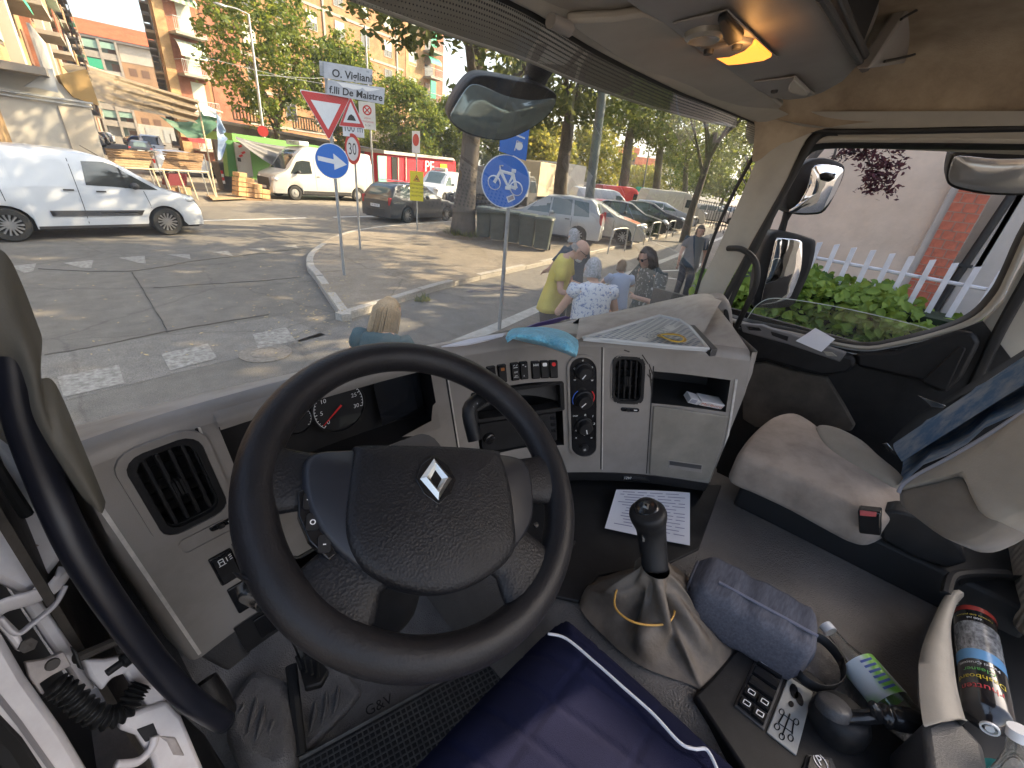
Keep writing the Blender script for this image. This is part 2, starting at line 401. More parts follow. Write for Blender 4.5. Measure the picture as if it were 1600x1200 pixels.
low.add([DF(.052,1.578,.004),DF(.052,1.578,-.1),DF(.052,1.49,-.1),DF(.052,1.50,.010)],[(0,1,2,3)])
lowp = obj('lower_trim',low,M_blk,dash,smooth=30)
for s in (.098,.134,.172):
 r_ = MB(); r_.add([DF(s-.016,1.570,.0065),DF(s+.016,1.570,.0065),DF(s+.016,1.515,.0105),DF(s-.016,1.515,.0105),DF(s-.016,1.570,.010),DF(s+.016,1.570,.010),DF(s+.016,1.515,.014),DF(s-.016,1.515,.014)],[(4,5,6,7),(0,1,5,4),(1,2,6,5),(2,3,7,6),(3,0,4,7)])
 obj('blank_switch',r_,M_blkg,dash,bevel=.001)
# dark lower left block under the face and the side of the dash towards the door
k = MB(); k.add([DF(-.005,1.565,0),DF(.06,1.565,0),DF(.06,1.47,-.004),DF(.015,1.47,-.004),DF(-.02,1.565,-.2),DF(.06,1.565,-.2),DF(.06,1.47,-.2),DF(.015,1.47,-.2)],
 [(0,1,2,3),(0,3,7,4),(3,2,6,7),(1,5,6,2)])
obj('corner_block',k,M_dgrey,dash,bevel=.006)
k = MB(); k.grid([[V((x,y,z)) for z in frange(1.5,2.01,6)] for x,y in ((-.061,.625),(-.072,.67),(-.082,.76),(-.088,.95))])
obj('end_panel',k,M_dgrey,dash)
kn = MB(); kn.lathe([(.007,0),(.007,.012),(.010,.013),(.010,.024),(.005,.026),(.005,.042),(0,.043)],10,(-.064,.60,1.705),(-1,-.35,.1))
obj('peg',kn,M_blk,dash)
# ---- instrument cluster
c = HOLES[1]
cl = recess(c,.075,M_dark,'instrument_cluster')
hood = MB()
hood.grid([[DF(s,z,d) for s in frange(.150,.532,16)] for z,d in ((1.990,.001),(1.993,.007),(2.003,.009),(2.014,.004),(2.022,-.01))])
obj('cluster_hood',hood,M_sil,dash)
k = MB(); k.add([DF(.470,1.832,.001),DF(.532,1.832,.001),DF(.532,1.905,.001),DF(.522,1.90,.004),DF(.512,1.862,.005),DF(.440,1.845,.004)],[(0,1,2,3,4,5)])
obj('cluster_lip',k,M_sil,cl)
def dial(s,z,r,a0,a1,n,nums,needle,name='gauge'):
 """dial facing the driver on a plane across the recess"""
 o = DF(s,z,-.060); ux = V((1,.0,0)); uy = V((0,.10,1)).normalized(); nn = V((0,-1,.10)).normalized()
 g = MB(); g.lathe([(r*1.02,-.004),(r*1.06,.004),(r*1.01,.006),(r*.99,.001),(0,.001)],40,o,nn)
 g_ = obj(name,g,M_dark,cl)
 tk = MB(); w0 = .0016
 for i in range(n+1):
  a = rad(a0+(a1-a0)*i/n); L_ = .86 if i % 5 == 0 else .91
  dv = ux*math.cos(a)+uy*math.sin(a); pv = ux*-math.sin(a)+uy*math.cos(a)
  A,B = o+nn*.002+dv*r*L_,o+nn*.002+dv*r*.96
  tk.add([A-pv*w0/2,A+pv*w0/2,B+pv*w0/2,B-pv*w0/2],[(0,1,2,3)])
 arc = [[o+nn*.002+(ux*math.cos(rad(a0+(a1-a0)*i/40))+uy*math.sin(rad(a0+(a1-a0)*i/40)))*r*q for i in range(41)] for q in (.955,.975)]
 tk.grid(arc); obj('scale',tk,M_wht,g_,smooth=0)
 for i,tx in enumerate(nums):
  a = rad(a0+(a1-a0)*i/max(1,len(nums)-1))
  obj('numeral',text_mb(tx,r*.24,o+nn*.002+(ux*math.cos(a)+uy*math.sin(a))*r*.70,ux,uy),M_wht,g_,smooth=0)
 a = rad(needle); dv = ux*math.cos(a)+uy*math.sin(a); pv = ux*-math.sin(a)+uy*math.cos(a)
 nd = MB(); A = o+nn*.004
 nd.add([A-pv*r*.045-dv*r*.1,A+pv*r*.045-dv*r*.1,A+dv*r*.9+pv*r*.015,A+dv*r*.9-pv*r*.015],[(0,1,2,3)])
 obj('needle',nd,M_red,g_,smooth=0)
 return g_,o,ux,uy,nn
sA = FS(531,662); sB = FS(455,672); sC = FS(425,690)
G1 = dial(.352,1.925,.052,225,-15,30,['0','5','10','15','20','25','30'],218)
dial(.274,1.924,.026,100,-40,10,[],130); dial(.238,1.915,.022,60,-60,10,[],215)
lc = MB(); lc.add([G1[1]+G1[2]*x+G1[3]*z_+G1[4]*.003 for x,z_ in ((-.006,-.045),(.042,-.045),(.042,-.026),(-.006,-.022))],[(0,1,2,3)])
obj('trip_display',lc,mat('dim lcd',(.05,.052,.048),.25),G1[0])
k = MB(); k.add([DF(.425,1.850,-.05),DF(.525,1.868,-.05),DF(.525,1.982,-.05),DF(.425,1.972,-.05)],[(0,1,2,3)])
obj('display_screen',k,mat('dark screen',(.012,.014,.018),.12),cl)
# ---- centre stack
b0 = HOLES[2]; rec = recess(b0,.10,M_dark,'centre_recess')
for i,(s,z) in enumerate(((.682,1.944),(.712,1.944),(.748,1.944),(.773,1.944),(.806,1.942),(.831,1.942),(.856,1.942))):
 b = rocker(s,z,.0235,.050)
 if i == 2: lines(b,[(s-.006,1.957,s+.006,1.957),(s-.006,1.962,s-.002,1.965),(s+.001,1.961,s+.006,1.965)],.001,.0078); glyph(b,s,1.944,'OFF',.006,d=.0078); lines(b,[(s-.007,1.930,s+.007,1.930),(s-.004,1.934,s+.004,1.934)],.001,.0078)
 if i == 3: lines(b,[(s-.005,1.962,s-.001,1.962),(s+.002,1.957,s+.005,1.957)],.002,.0078); glyph(b,s,1.932,'s_',.009,d=.0078)
 if i == 4: lines(b,[(s-.007,1.958,s+.007,1.958),(s-.006,1.962,s-.006,1.955),(s,1.962,s,1.955),(s+.006,1.962,s+.006,1.955)],.0012,.0078)
 if i == 5: plate(rr(s,1.958,.012,.010,.003),.0074,.0078,'symbol',M_wht,b,0)
 if i == 6: plate(rr(s,1.958,.011,.011,.005),.0074,.0078,'hazard_lamp',M_red,b,0)
 if i == 1: plate(rr(s,1.958,.010,.008,.001),.0074,.0078,'symbol',mat('orange print',(.35,.12,.03),.5),b,0)
po = ring(rr(.752,1.862,.262,.088,.006),rr(.752,1.862,.240,.070,.004),-.001,.004,'stowage_slot',M_blk,d2=-.03)
k = MB(); k.grid([[DF(s,1.83+.03*math.sin((s-.63)/.25*math.pi),-.02) for s in frange(.63,.872,10)],[DF(s,1.895,-.035) for s in frange(.63,.872,10)]])
obj('slot_flap',k,M_blk,po)
ra = plate(rr(.745,1.764,.225,.092,.004),-.03,.002,'car_radio',M_blk)
plate(rr(.752,1.786,.15,.030,.002),.002,.0025,'radio_display',mat('radio glass',(.006,.006,.008),.08),ra,0)
glyph(ra,.778,1.765,'audio',.010,d=.003,nm='lettering')
for i in range(6): plate(rr(.690+i*.024,1.738,.020,.010,.002),.002,.0055,'radio_button',M_blkg,ra,.0006)
p = DF(.652,1.765,.002); q,t = cs(.652)
k = MB(); k.lathe([(.016,0),(.015,.014),(.012,.016),(0,.016)],24,p,(t.y,-t.x,0)); obj('volume_knob',k,M_blkg,ra)
for i in range(3): plate(rr(.845,1.795-i*.02,.018,.012,.002),.002,.0055,'radio_button',M_blkg,ra,.0006)
# ---- heater panel
hv = plate(rr(.937,1.819,.074,.315,.036,10),0,.003,'heater_panel',M_blkg)
ring(rr(.937,1.819,.088,.330,.043,10),rr(.937,1.819,.075,.316,.0365,10),0,.005,'heater_surround',M_sil)
for z,r,sp in ((1.939,.0235,60),(1.855,.0255,50),(1.771,.0245,110)):
 p = DF(.937,z,.003); q,t = cs(.937+.2*(2.03-z)); n_ = V((t.y,-t.x,0))
 k = MB(); k.lathe([(r,0),(r*.98,.006),(r*.86,.008),(r*.80,.022),(r*.72,.025),(0,.025)],32,p,n_)
 kb = obj('rotary_knob',k,M_blk,hv)
 ux = V((t.x,t.y,0)); a = rad(sp); dv = ux*math.cos(a)+V((0,0,1))*math.sin(a); pv = ux*-math.sin(a)+V((0,0,1))*math.cos(a)
 k = MB(); A = p+n_*.0255; k.add([A-dv*r*.62-pv*.0014,A-dv*r*.62+pv*.0014,A-dv*r*.02+pv*.0014,A-dv*r*.02-pv*.0014],[(0,1,2,3)]); obj('pointer',k,M_wht,kb,smooth=0)
 if z == 1.855:
  for a0,a1,mm in ((130,215,mat('blue print',(.03,.10,.45),.5)),(50,-35,M_red)):
   k = MB(); k.grid([[p+n_*.0006+(ux*math.cos(rad(a0+(a1-a0)*i/14))+V((0,0,1))*math.sin(rad(a0+(a1-a0)*i/14)))*r*q_ for i in range(15)] for q_ in (1.14,1.24)]); obj('temperature_band',k,mm,hv,smooth=0)
for s,z,tx in ((.914,1.945,'o'),(.962,1.95,'o'),(.937,1.969,'u'),(.914,1.912,'w'),(.962,1.912,'w'),(.913,1.80,'STOP'),(.942,1.803,'R'),(.964,1.80,'1'),(.968,1.775,'2'),(.914,1.752,'4'),(.914,1.728,'x'),(.960,1.728,'o'),(.938,1.735,'*')):
 glyph(hv,s,z,tx,.010 if len(tx) < 3 else .006,d=.0036)
p = DF(.937,1.693,.003); q,t = cs(.937+.2*(2.03-1.69)); k = MB(); k.lathe([(.013,0),(.012,.008),(0,.009)],24,p,(t.y,-t.x,0)); b = obj('push_button',k,M_blk,hv)
glyph(hv,.937,1.693,'o',.014,d=.0125)
# ---- open shelf with loose things, glove box lid
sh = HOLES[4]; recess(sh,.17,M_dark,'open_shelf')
lid = plate([(1.140,1.606),(1.352,1.610),(1.352,1.838),(1.140,1.842)],-.002,.005,'glove_box_lid',mat('lid grey plastic',(.215,.198,.168),.5,var=.18,vscale=9,bump=.06,bscale=500),bevel=.003)
plate([(1.195,1.64),(1.295,1.64),(1.295,1.668),(1.195,1.668)],.005,.0075,'lid_handle',M_sil,lid,.001)
plate([(1.198,1.652),(1.292,1.652),(1.292,1.666),(1.198,1.666)],.0076,.008,'handle_grip',M_dgrey,lid,0)
for s,z in ((1.215,1.79),(1.218,1.755)): plate(rr(s,z,.06,.024,.002),.0052,.0054,'sticker_residue',mat('glue residue',(.17,.16,.13),.6,var=.3,vscale=60),lid,0)
for s,z,a,b_ in ((1.120,1.965,1.135,1.93),(1.122,1.95,1.130,1.90),(1.118,1.935,1.134,1.915),(1.126,1.94,1.133,1.88),(1.10,1.99,1.118,1.965),(1.05,2.000,1.065,1.996)):
 obj('scuff',bar(s,z,a,b_,.0035,-.001,.0006,3),M_scuff,dash,smooth=0)
obj('lid_gap',bar(1.133,1.605,1.133,1.96,.003,-.002,.0009,8),M_dark,dash)
obj('lid_edge',bar(1.356,1.608,1.356,1.95,.006,-.002,.004,8),M_edge,dash)
# ---- black band and cubby under the dash
k = MB(); S2 = frange(.60,1.385,20)
k.grid([[DF(s,z,d) for s in S2] for z,d in ((1.602,-.006),(1.600,.002),(1.566,-.004),(1.560,-.02),(1.560,-.30))])
bd = obj('lower_band',k,M_blk,dash)
glyph(bd,1.085,1.583,'12V/10A',.013,d=.0012,nm='lettering')
plate([(1.06,1.573),(1.15,1.573),(1.13,1.592),(1.06,1.592)],-.002,.0004,'socket_cover',M_blkg,bd,0)
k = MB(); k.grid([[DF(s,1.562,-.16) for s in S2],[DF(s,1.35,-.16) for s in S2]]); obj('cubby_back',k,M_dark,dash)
k = MB(); k.grid([[DF(s,z,d) for d in (-.16,-.01)] for s,z in ((1.33,1.562),(1.30,1.51),(1.285,1.50),(1.27,1.48))]); obj('cubby_side',k,M_blk,dash,smooth=30)
# ---- top of the dash
def back_pts():
 return [P(130,662,y=.80),P(400,602,y=.79),P(700,541,y=.80),P(800,523,y=.80),P(900,499,y=.78),P(1000,479,y=.73),P(1100,459,y=.60)]
bk = spline(back_pts(),8)
def ends(n):
 out = []
 for i in range(n+1):
  f = i/n*(len(bk)-1); j = min(int(f),len(bk)-2); out.append(bk[j].lerp(bk[j+1],f-j))
 return out
nn_ = 48; B_ = ends(nn_)
fr_ = [DF(-.005+i/nn_*1.39,ZT+.005,-.024) for i in range(nn_+1)]
k = MB(); rows = []
for f in (0,.06,.3,.6,.9,1.0): rows.append([fr_[i].lerp(B_[i],f)+V((0,0,.010*math.sin(f*math.pi))) for i in range(nn_+1)])
rows.append([b+V((0,.03,-.06)) for b in B_]); rows.append([b+V((0,.03,-.30)) for b in B_])
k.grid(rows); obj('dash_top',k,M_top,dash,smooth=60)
# ================================================================ STEERING WHEEL
M_leather = mat('black grained rubber',(0.012,0.012,0.014),0.5,spec=.3,var=0.25,vscale=14,bump=0.15,bscale=300,btype='voronoi')
M_rim = mat('worn black rim',(0.010,0.010,0.012),0.46,spec=.3,vscale=9,bump=0.10,bscale=260,col2=(0.018,0.017,0.019))
M_wing = mat('smooth black cover',(0.016,0.017,0.022),0.42,var=0.15,vscale=6)
WC = V((.28,.372,1.988)); WN = V((0,-math.cos(rad(58)),math.sin(rad(58)))); WU = V((1,0,0)); WW = WN.cross(WU)
_t = rad(-26); WA = WU*math.cos(_t)+WW*math.sin(_t); WB = -WU*math.sin(_t)+WW*math.cos(_t)
def w3(a,b,n=0): return WC+WA*a+WB*b+WN*n
whl = thing('steering_wheel','black four spoke steering wheel turned slightly to the right','steering wheel',WC)
k = MB(); k.tube([w3(.2115*math.cos(a),.2115*math.sin(a)) for a in [2*math.pi*i/96 for i in range(96)]],.0235,16,closed=True)
obj('rim',k,M_rim,whl,smooth=180)
def spoke(pts,ws,ths,m=M_leather):
 """pts: centre line in wheel coordinates (a, b, n)"""
 k = MB(); rings = []
 c = spline([V(p) for p in pts],6); n = len(c)
 for i,p in enumerate(c):
  t = (c[min(i+1,n-1)]-c[max(i-1,0)]); t.z = 0; t.normalize(); u = V((-t.y,t.x,0))
  f = i/(n-1)*(len(ws)-1); j = min(int(f),len(ws)-2); w_ = ws[j]+(ws[j+1]-ws[j])*(f-j); h = ths[j]+(ths[j+1]-ths[j])*(f-j)
  R_ = []
  for q in range(16):
   a = 2*math.pi*q/16; ca,sa = math.cos(a),math.sin(a)
   x = math.copysign(abs(ca)**.7,ca)*w_/2; y = math.copysign(abs(sa)**.8,sa)*h/2
   g = p+u*x; R_.append(w3(g.x,g.y,g.z+y))
  rings.append(R_)
 k.loft(rings); return k
for sg in (-1,1):
 obj('upper_spoke',spoke([(sg*.10,-.004,.004),(sg*.15,-.003,.002),(sg*.185,-.002,0),(sg*.206,0,0)],[.074,.070,.082,.135],[.030,.026,.028,.034]),M_leather,whl,smooth=180)
 obj('lower_spoke',spoke([(sg*.075,-.085,.006),(sg*.105,-.112,.003),(sg*.125,-.140,0),(sg*.140,-.160,0)],[.088,.082,.105,.20],[.030,.026,.028,.034]),M_leather,whl,smooth=180)
def dome(outl,c,prof,name,m,sm=180):
 k = MB(); rings = []
 for f,n in prof: rings.append([w3(c[0]+(a-c[0])*f,c[1]+(b-c[1])*f,n) for a,b in outl])
 k.loft(rings); return obj(name,k,m,whl,smooth=sm)
full = [(p.x,p.y) for p in spline([(-.160,.020,0),(-.112,.031,0),(0,.036,0),(.105,.032,0),(.150,.018,0),(.151,-.03,0),(.136,-.075,0),(.095,-.112,0),(.05,-.138,0),(0,-.148,0),(-.05,-.140,0),(-.10,-.113,0),(-.138,-.075,0),(-.160,-.03,0)],5,True)]
dome(full,(0,-.05),((.93,-.01),(1.0,.0),(1.0,.014),(.985,.020),(.95,.0235),(.5,.030),(.1,.031)),'hub_cover',M_wing,60)
pad = [(p.x,p.y) for p in spline([(-.108,.024,0),(-.104,.0335,0),(-.05,.0365,0),(0,.0375,0),(.05,.037,0),(.098,.0335,0),(.103,.024,0),(.108,-.02,0),(.104,-.075,0),(.094,-.113,0),(.05,-.140,0),(0,-.1505,0),(-.05,-.1415,0),(-.097,-.114,0),(-.116,-.075,0),(-.114,-.02,0)],5,True)]
dome(pad,(0,-.05),((.99,.006),(1.0,.018),(.995,.0265),(.97,.031),(.90,.034),(.6,.038),(.3,.0395),(.05,.040)),'airbag_cover',M_leather,70)
# diamond badge
bx,by,n0 = -.009,-.017,.0385
k = MB(); hexa = [(0,.034),(.018,.020),(.0275,.0),(.018,-.020),(0,-.034),(-.018,-.020),(-.0275,.0),(-.018,.020)]
k.prism([w3(bx+a,by+b,n0-.004) for a,b in hexa],WN*.0065); bd = obj('badge_base',k,M_blkg,whl,smooth=30,bevel=.0008)
k = MB(); O = [(0,.0285),(.0215,0),(0,-.0285),(-.0215,0)]; I = [(0,.0125),(.0075,0),(0,-.0125),(-.0075,0)]; Md = [((a+c_)/2,(b+d_)/2) for (a,b),(c_,d_) in zip(O,I)]
rows = [[w3(bx+a,by+b,n) for a,b in L_+L_[:1]] for L_,n in ((O,n0+.0025),(Md,n0+.0075),(I,n0+.0025))]
k.grid(rows); obj('diamond_badge',k,mat('badge metal',(.62,.60,.55),.28,1.0),bd,smooth=0)
# cruise buttons in the left gap
pts = [(-.160,-.022),(-.150,-.018),(-.133,-.062),(-.118,-.094),(-.126,-.100),(-.146,-.078),(-.158,-.05)]
k = MB(); k.prism([w3(a*1.03-.002,b,.004) for a,b in pts],WN*.013); cb = obj('cruise_switch',k,M_blkg,whl,bevel=.0012,smooth=30)
for i,(a,b,tx) in enumerate(((-.1525,-.034,'+'),(-.148,-.058,'o'),(-.135,-.083,'-'))):
 kk_ = MB(); kk_.prism([w3(a+x-.002,b+y,.0168) for x,y in rrect(.013,.019,.003)],WN*.003); q = obj('push_button',kk_,M_blk,cb,smooth=30)
 obj('symbol',text_mb(tx,.013,w3(a-.002,b,.0202),WA,WB),M_wht,q,smooth=0)
for i,(a,b) in enumerate(((.150,-.075),)):
 k = MB(); k.lathe([(.004,0),(.004,.004),(0,.005)],8,w3(a,b,.006),WN); obj('screw',k,M_blk,whl)
# column, shroud, stalks: fixed to the cab
colm = thing('steering_column','dark grey steering column shroud under the steering wheel','steering column',WC-WN*.35)
def wf(u,w_,n): return WC+WU*u+WW*w_+WN*n
k = MB(); k.loft([[wf(a*sx,b*sy+oy,n) for a,b in rrect(2,2,.5,4)] for sx,sy,oy,n in ((.052,.055,.02,-.020),(.060,.068,.014,-.045),(.060,.070,.016,-.11),(.055,.07,.03,-.19),(.05,.06,.06,-.26))])
obj('shroud',k,mat('shroud grey',(.075,.074,.074),.5,var=.2,vscale=12,bump=.12,bscale=400),colm,smooth=60)
ct = spline([wf(-.02,-.02,-.12),P(612,900,y=.50),P(604,950,y=.54),V((.22,.64,1.40))],5); k = MB(); k.tube(ct,[.056]*11+[.054,.05,.045,.04,.035],18)
obj('column_tube',k,M_blk,colm,smooth=60)
k = MB(); k.box(wf(-.03,-.075,-.085),(.03,.01,.012)); obj('adjust_lever',k,M_chr,colm,bevel=.002)
# wiper stalk (right), lamp stalk (left)
a,b = PP(742,688,wf(0,0,-.06),WN),PP(733,640,wf(0,0,-.035),WN); c = PP(752,622,wf(0,0,-.03),WN)
k = MB(); q_ = spline([a,b,c],5); k.tube(q_,[.0125]*len(q_),12); st = obj('wiper_stalk',k,M_blk,colm)
k = MB(); d_ = (c-b).normalized(); k.tube([c,c+d_*.016],[.0125,.0115],12); obj('stalk_tip',k,M_blk,st)
for f,tx in ((.25,'o'),(.55,'o'),(.9,'-')): obj('symbol',text_mb(tx,.011,b.lerp(c,f)+(CAM-b).normalized()*.0135,_EX,_EU),M_wht,st,smooth=0)
a,b = wf(-.05,0,-.07),PP(470,885,wf(0,0,-.06),WN); c = PP(436,889,wf(0,0,-.055),WN)
k = MB(); k.tube([a,b,c],[.010,.0145,.0165],12,flat=.8); st = obj('lamp_stalk',k,M_blkg,colm)
k = MB(); d_ = (c-b).normalized(); k.tube([c,c+d_*.004],[.0175,.0165],12,flat=.8); obj('stalk_tip',k,M_blk,st)
for f,tx in ((.35,'oo'),(.8,'o'),(1.0,'=')): obj('symbol',text_mb(tx,.010,b.lerp(c,f)+(CAM-b).normalized()*.0185,_EX,_EU),M_wht,st,smooth=0)
# ================================================================ CAB SHELL
M_bei = mat('beige pillar trim',(0.40,0.37,0.31),0.55,var=0.10,vscale=6,bump=0.08,bscale=500)
M_head = mat('stained headliner fabric',(0.42,0.34,0.24),0.95,col2=(0.17,0.125,0.085),vscale=5,thr=(.35,.75),bump=0.12,bscale=240)
M_cons = mat('grey overhead plastic',(0.27,0.255,0.24),0.55,var=0.12,vscale=4,bump=0.10,bscale=600)
M_visor = mat('grey beige visor',(0.36,0.335,0.29),0.7,var=0.08,vscale=5,bump=0.12,bscale=500)
M_rub = mat('black rubber seal',(0.012,0.012,0.012),0.55)
M_floor = mat('grained floor vinyl',(0.13,0.125,0.124),0.6,var=0.28,vscale=8,bump=0.35,bscale=330,btype='voronoi')
M_tun = mat('grey brown tunnel vinyl',(0.14,0.128,0.118),0.66,var=0.22,vscale=4,bump=0.55,bscale=260)
M_white = mat('white cab paint',(0.74,0.71,0.70),0.35,var=0.06,vscale=14,bump=0.04,bscale=40,col2=(.60,.55,.54),coat=.3)
M_glass = glass_mat('dusty windscreen glass',dirt=0.04,refl=.26)
M_glass2 = glass_mat('door glass',dirt=0.03,refl=1.0)
cab = thing('truck_cab','beige trimmed inside of a truck cab with roof lining and pillars','truck cab',(.85,.2,1.2))
# windscreen
top = spline([V((-.13,.56,2.58)),V((-.02,.635,2.595)),V((.25,.66,2.60)),P(777,0,y=.665),P(933,87,y=.66),P(1050,143,y=.645),P(1120,170,y=.63),P(1200,203,x=1.88)],8)
bot = spline([V((-.12,.74,1.90)),V((-.03,.82,1.90)),V((.25,.87,1.90)),V((.65,.88,1.90)),V((1.05,.87,1.90)),V((1.4,.82,1.90)),V((1.68,.74,1.93)),P(1085,462,x=1.86)],8)
def ws(u,v,off=0):
 i = u*(len(top)-1); j = min(int(i),len(top)-2); f = i-j
 a,b = bot[j].lerp(bot[j+1],f),top[j].lerp(top[j+1],f)
 p = a.lerp(b,v)+V((0,.03*math.sin(v*math.pi),0)); return p+V((0,off,0))
def ws_px(px,py,off=0):
 """(u, v) on the windscreen seen at a picture point"""
 best = None
 for i in range(81):
  for j in range(61):
   q = project(ws(i/80,j/60)); e = (q[0]-px)**2+(q[1]-py)**2
   if best is None or e < best[0]: best = (e,i/80,j/60)
 return best[1],best[2]
k = MB(); k.grid([[ws(i/40,j/10) for i in range(41)] for j in range(11)])
wsc = obj('windscreen',k,M_glass,cab,smooth=180)
# printed dots along its top
k = MB(); nrow = 8
for r in range(nrow):
 v = 1.0-.0088*(r+.5)
 for c in range(420):
  u = (c+.5*(r % 2))/420
  rr_ = .0020*(1-.72*(r/nrow)**1.3)
  o = ws(u,v,-.0015); t1 = (ws(min(1,u+.004),v)-ws(max(0,u-.004),v)).normalized(); t2 = (ws(u,1)-ws(u,.9)).normalized()
  k.add([o+t1*rr_*math.cos(a)+t2*rr_*math.sin(a) for a in [math.pi/3*q for q in range(6)]],[tuple(range(6))])
d_ = obj('printed_dots',k,M_rub,wsc,smooth=0); d_['kind'] = 'stuff'
k = MB(); k.grid([[ws(i/40,v,-.003) for i in range(41)] for v in (.998,1.02)]); obj('black_border',k,M_rub,wsc)
k = MB(); k.tube([ws(1.0,j/20,-.004)+V((-.002,0,0)) for j in range(21)],.007,8); obj('edge_seal',k,M_rub,wsc)
k = MB(); k.tube([ws(0.0,j/20,-.004) for j in range(21)],.007,8); obj('edge_seal',k,M_rub,wsc)
# maker's mark low on the glass
u,v = ws_px(186,660); o = ws(u,v,-.002); t1 = (ws(u+.01,v)-ws(u-.01,v)).normalized(); t2 = (ws(u,v+.05)-ws(u,v)).normalized()
for i,tx in enumerate(('DURAX  M','LAMINATED','VERRE 43R-001')):
 obj('lettering',text_mb(tx,.009,o+t2*(.008-.009*i)+t1*.004*i,t1,t2),M_rub,wsc,smooth=0)
# outside sun visor seen through the glass
vb = [P(540,-8,y=.86),P(562,0,y=.86),P(697,50,y=.87),P(819,90,y=.87),P(900,124,y=.86),P(1000,160,y=.84),P(1100,187,y=.80),P(1150,197,y=.76)]
vb = [V((-.2,.74,vb[0].z-.02)),V((.1,.83,vb[0].z-.01))]+vb
sv = thing('sun_visor_board','beige outside sun visor board above the windscreen','sun visor',(.8,.85,2.6))
k = MB(); vs_ = spline(vb,5)
k.grid([[p+V((0,o_,dz)) for p in vs_] for o_,dz in ((0,.0),(.004,-.002),(.012,0),(.04,.30),(.03,.30),(0,.0))])
obj('board',k,leafmat('milky visor plastic',(.13,.112,.088),(.165,.145,.115),3,.12),sv,smooth=50)
k = MB(); k.tube([p+V((0,.002,-.002)) for p in vs_],.004,6); obj('edge_strip',k,mat('pale edge',(.35,.32,.27),.4),sv)
# header above the windscreen, headliner, rear and side walls (close the cab)
k = MB()
hd = [ws(i/40,1.0,-.004) for i in range(41)]
k.grid([[p+V((0,0,.004)) for p in hd],[p+V((0,-.006,.012)) for p in hd],[p+V((0,-.012,.004)) for p in hd],[p+V((0,-.030,.010)) for p in hd],[p+V((0,-.08,.035)) for p in hd]])
obj('header_trim',k,M_bei,cab,smooth=60)
ZR = 2.80
k = MB(); rows = []
for y,dz in ((-.55,0),(-.2,0),(.1,0),(.3,0),(.45,-.03),(.55,-.10),(.60,-.15)):
 rows.append([V((x,y+(-.02 if x > 1.6 and y > .4 else 0),ZR+dz-z_)) for x,z_ in ((-.20,.14),(-.17,.06),(-.10,.015),(.2,0),(.8,0),(1.3,0),(1.62,.0),(1.72,.015),(1.79,.05),(1.84,.11),(1.862,.165))])
k.grid(rows); hl = obj('roof_lining',k,M_head,cab,smooth=180)
k = MB(); k.grid([[V((x,y,z)) for x,z in ((1.83,2.655),(1.862,2.632),(1.878,2.605),(1.90,2.585),(1.96,2.57))] for y in (-.55,0,.3,.5,.64)]); obj('side_trim',k,M_bei,cab,smooth=180)
k = MB(); k.box((.88,.07,3.06),(2.2,1.26,.03)); k.grid([[V((x,y,z)) for x in (-.2,.3,.88,1.4,1.97)] for y,z in ((.70,3.06),(.735,2.95),(.735,2.70),(.70,2.655))]); obj('unseen_roof_shell',k,M_white,cab)  # unseen outer roof, added to keep the sun off the visor board
sub_ = hl.modifiers.new('s','SUBSURF'); sub_.levels = 2; sub_.render_levels = 2
# ---- overhead console and visors (front shelf)
def soft(outl,z0,z1,r=.02,dome_=0,n=4):
 """rounded slab from a flat outline: list of (x, y)"""
 cx = sum(p[0] for p in outl)/len(outl); cy = sum(p[1] for p in outl)/len(outl); R_ = []
 def ins(d): 
  out = []
  for x,y in outl:
   l = math.hypot(x-cx,y-cy) or 1; f = max(0,(l-d)/l); out.append((cx+(x-cx)*f,cy+(y-cy)*f))
  return out
 for i in range(n+1):
  a = math.pi/2*i/n; R_.append((ins(r*(1-math.sin(a))),z0+r*(1-math.cos(a))))
 for i in range(n+1):
  a = math.pi/2*i/n; R_.append((ins(r*(1-math.cos(a))),z1-r*(1-math.sin(a))))
 k = MB(); rings = [[V((x,y,z)) for x,y in o_] for o_,z in R_]
 if dome_:
  for f,h in ((.7,.6),(.4,.9),(.1,1.0)): rings.append([V((cx+(x-cx)*f,cy+(y-cy)*f,z1+dome_*h)) for x,y in ins(r)])
 k.loft(rings); return k
def slab(pxs,o,n,th,name,m,parent,bevel=0,smooth=35,off=0.0):
 """a real panel: picture outline laid on the plane (o, n), given thickness th along n"""
 n = V(n).normalized(); k = MB(); k.prism([PP(x,y,V(o)+n*off,n) for x,y in pxs],n*th)
 return obj(name,k,m,parent,smooth=smooth,bevel=bevel)
# passenger visor and driver visor fold up against the header
vn = (0,.03,.14)
vp = thing('sun_visor','beige folded sun visor above the right half of the windscreen','sun visor',(1.3,.57,2.64))
slab([(884,36),(905,52),(960,88),(1040,128),(1120,157),(1190,176),(1212,175),(1223,166),(1165,119),(1094,80),(1045,36),(1010,24),(960,32),(915,34)],(1,.57,2.635),vn,.018,'visor_panel',M_visor,vp,bevel=.006)
vp = thing('sun_visor','dim driver side sun visor at the top edge above the inside mirror','sun visor',(.55,.57,2.64))
slab([(690,-20),(760,0),(830,27),(880,36),(950,44),(1008,43),(1018,38),(1006,18),(985,-40),(800,-80)],(1,.57,2.655),vn,.018,'visor_panel',M_visor,vp,bevel=.006)
k = MB(); k.tube([PP(860,32,(1,.57,2.63),vn),PP(890,46,(1,.57,2.63),vn)],.012,10); obj('visor_hinge',k,M_cons,vp)
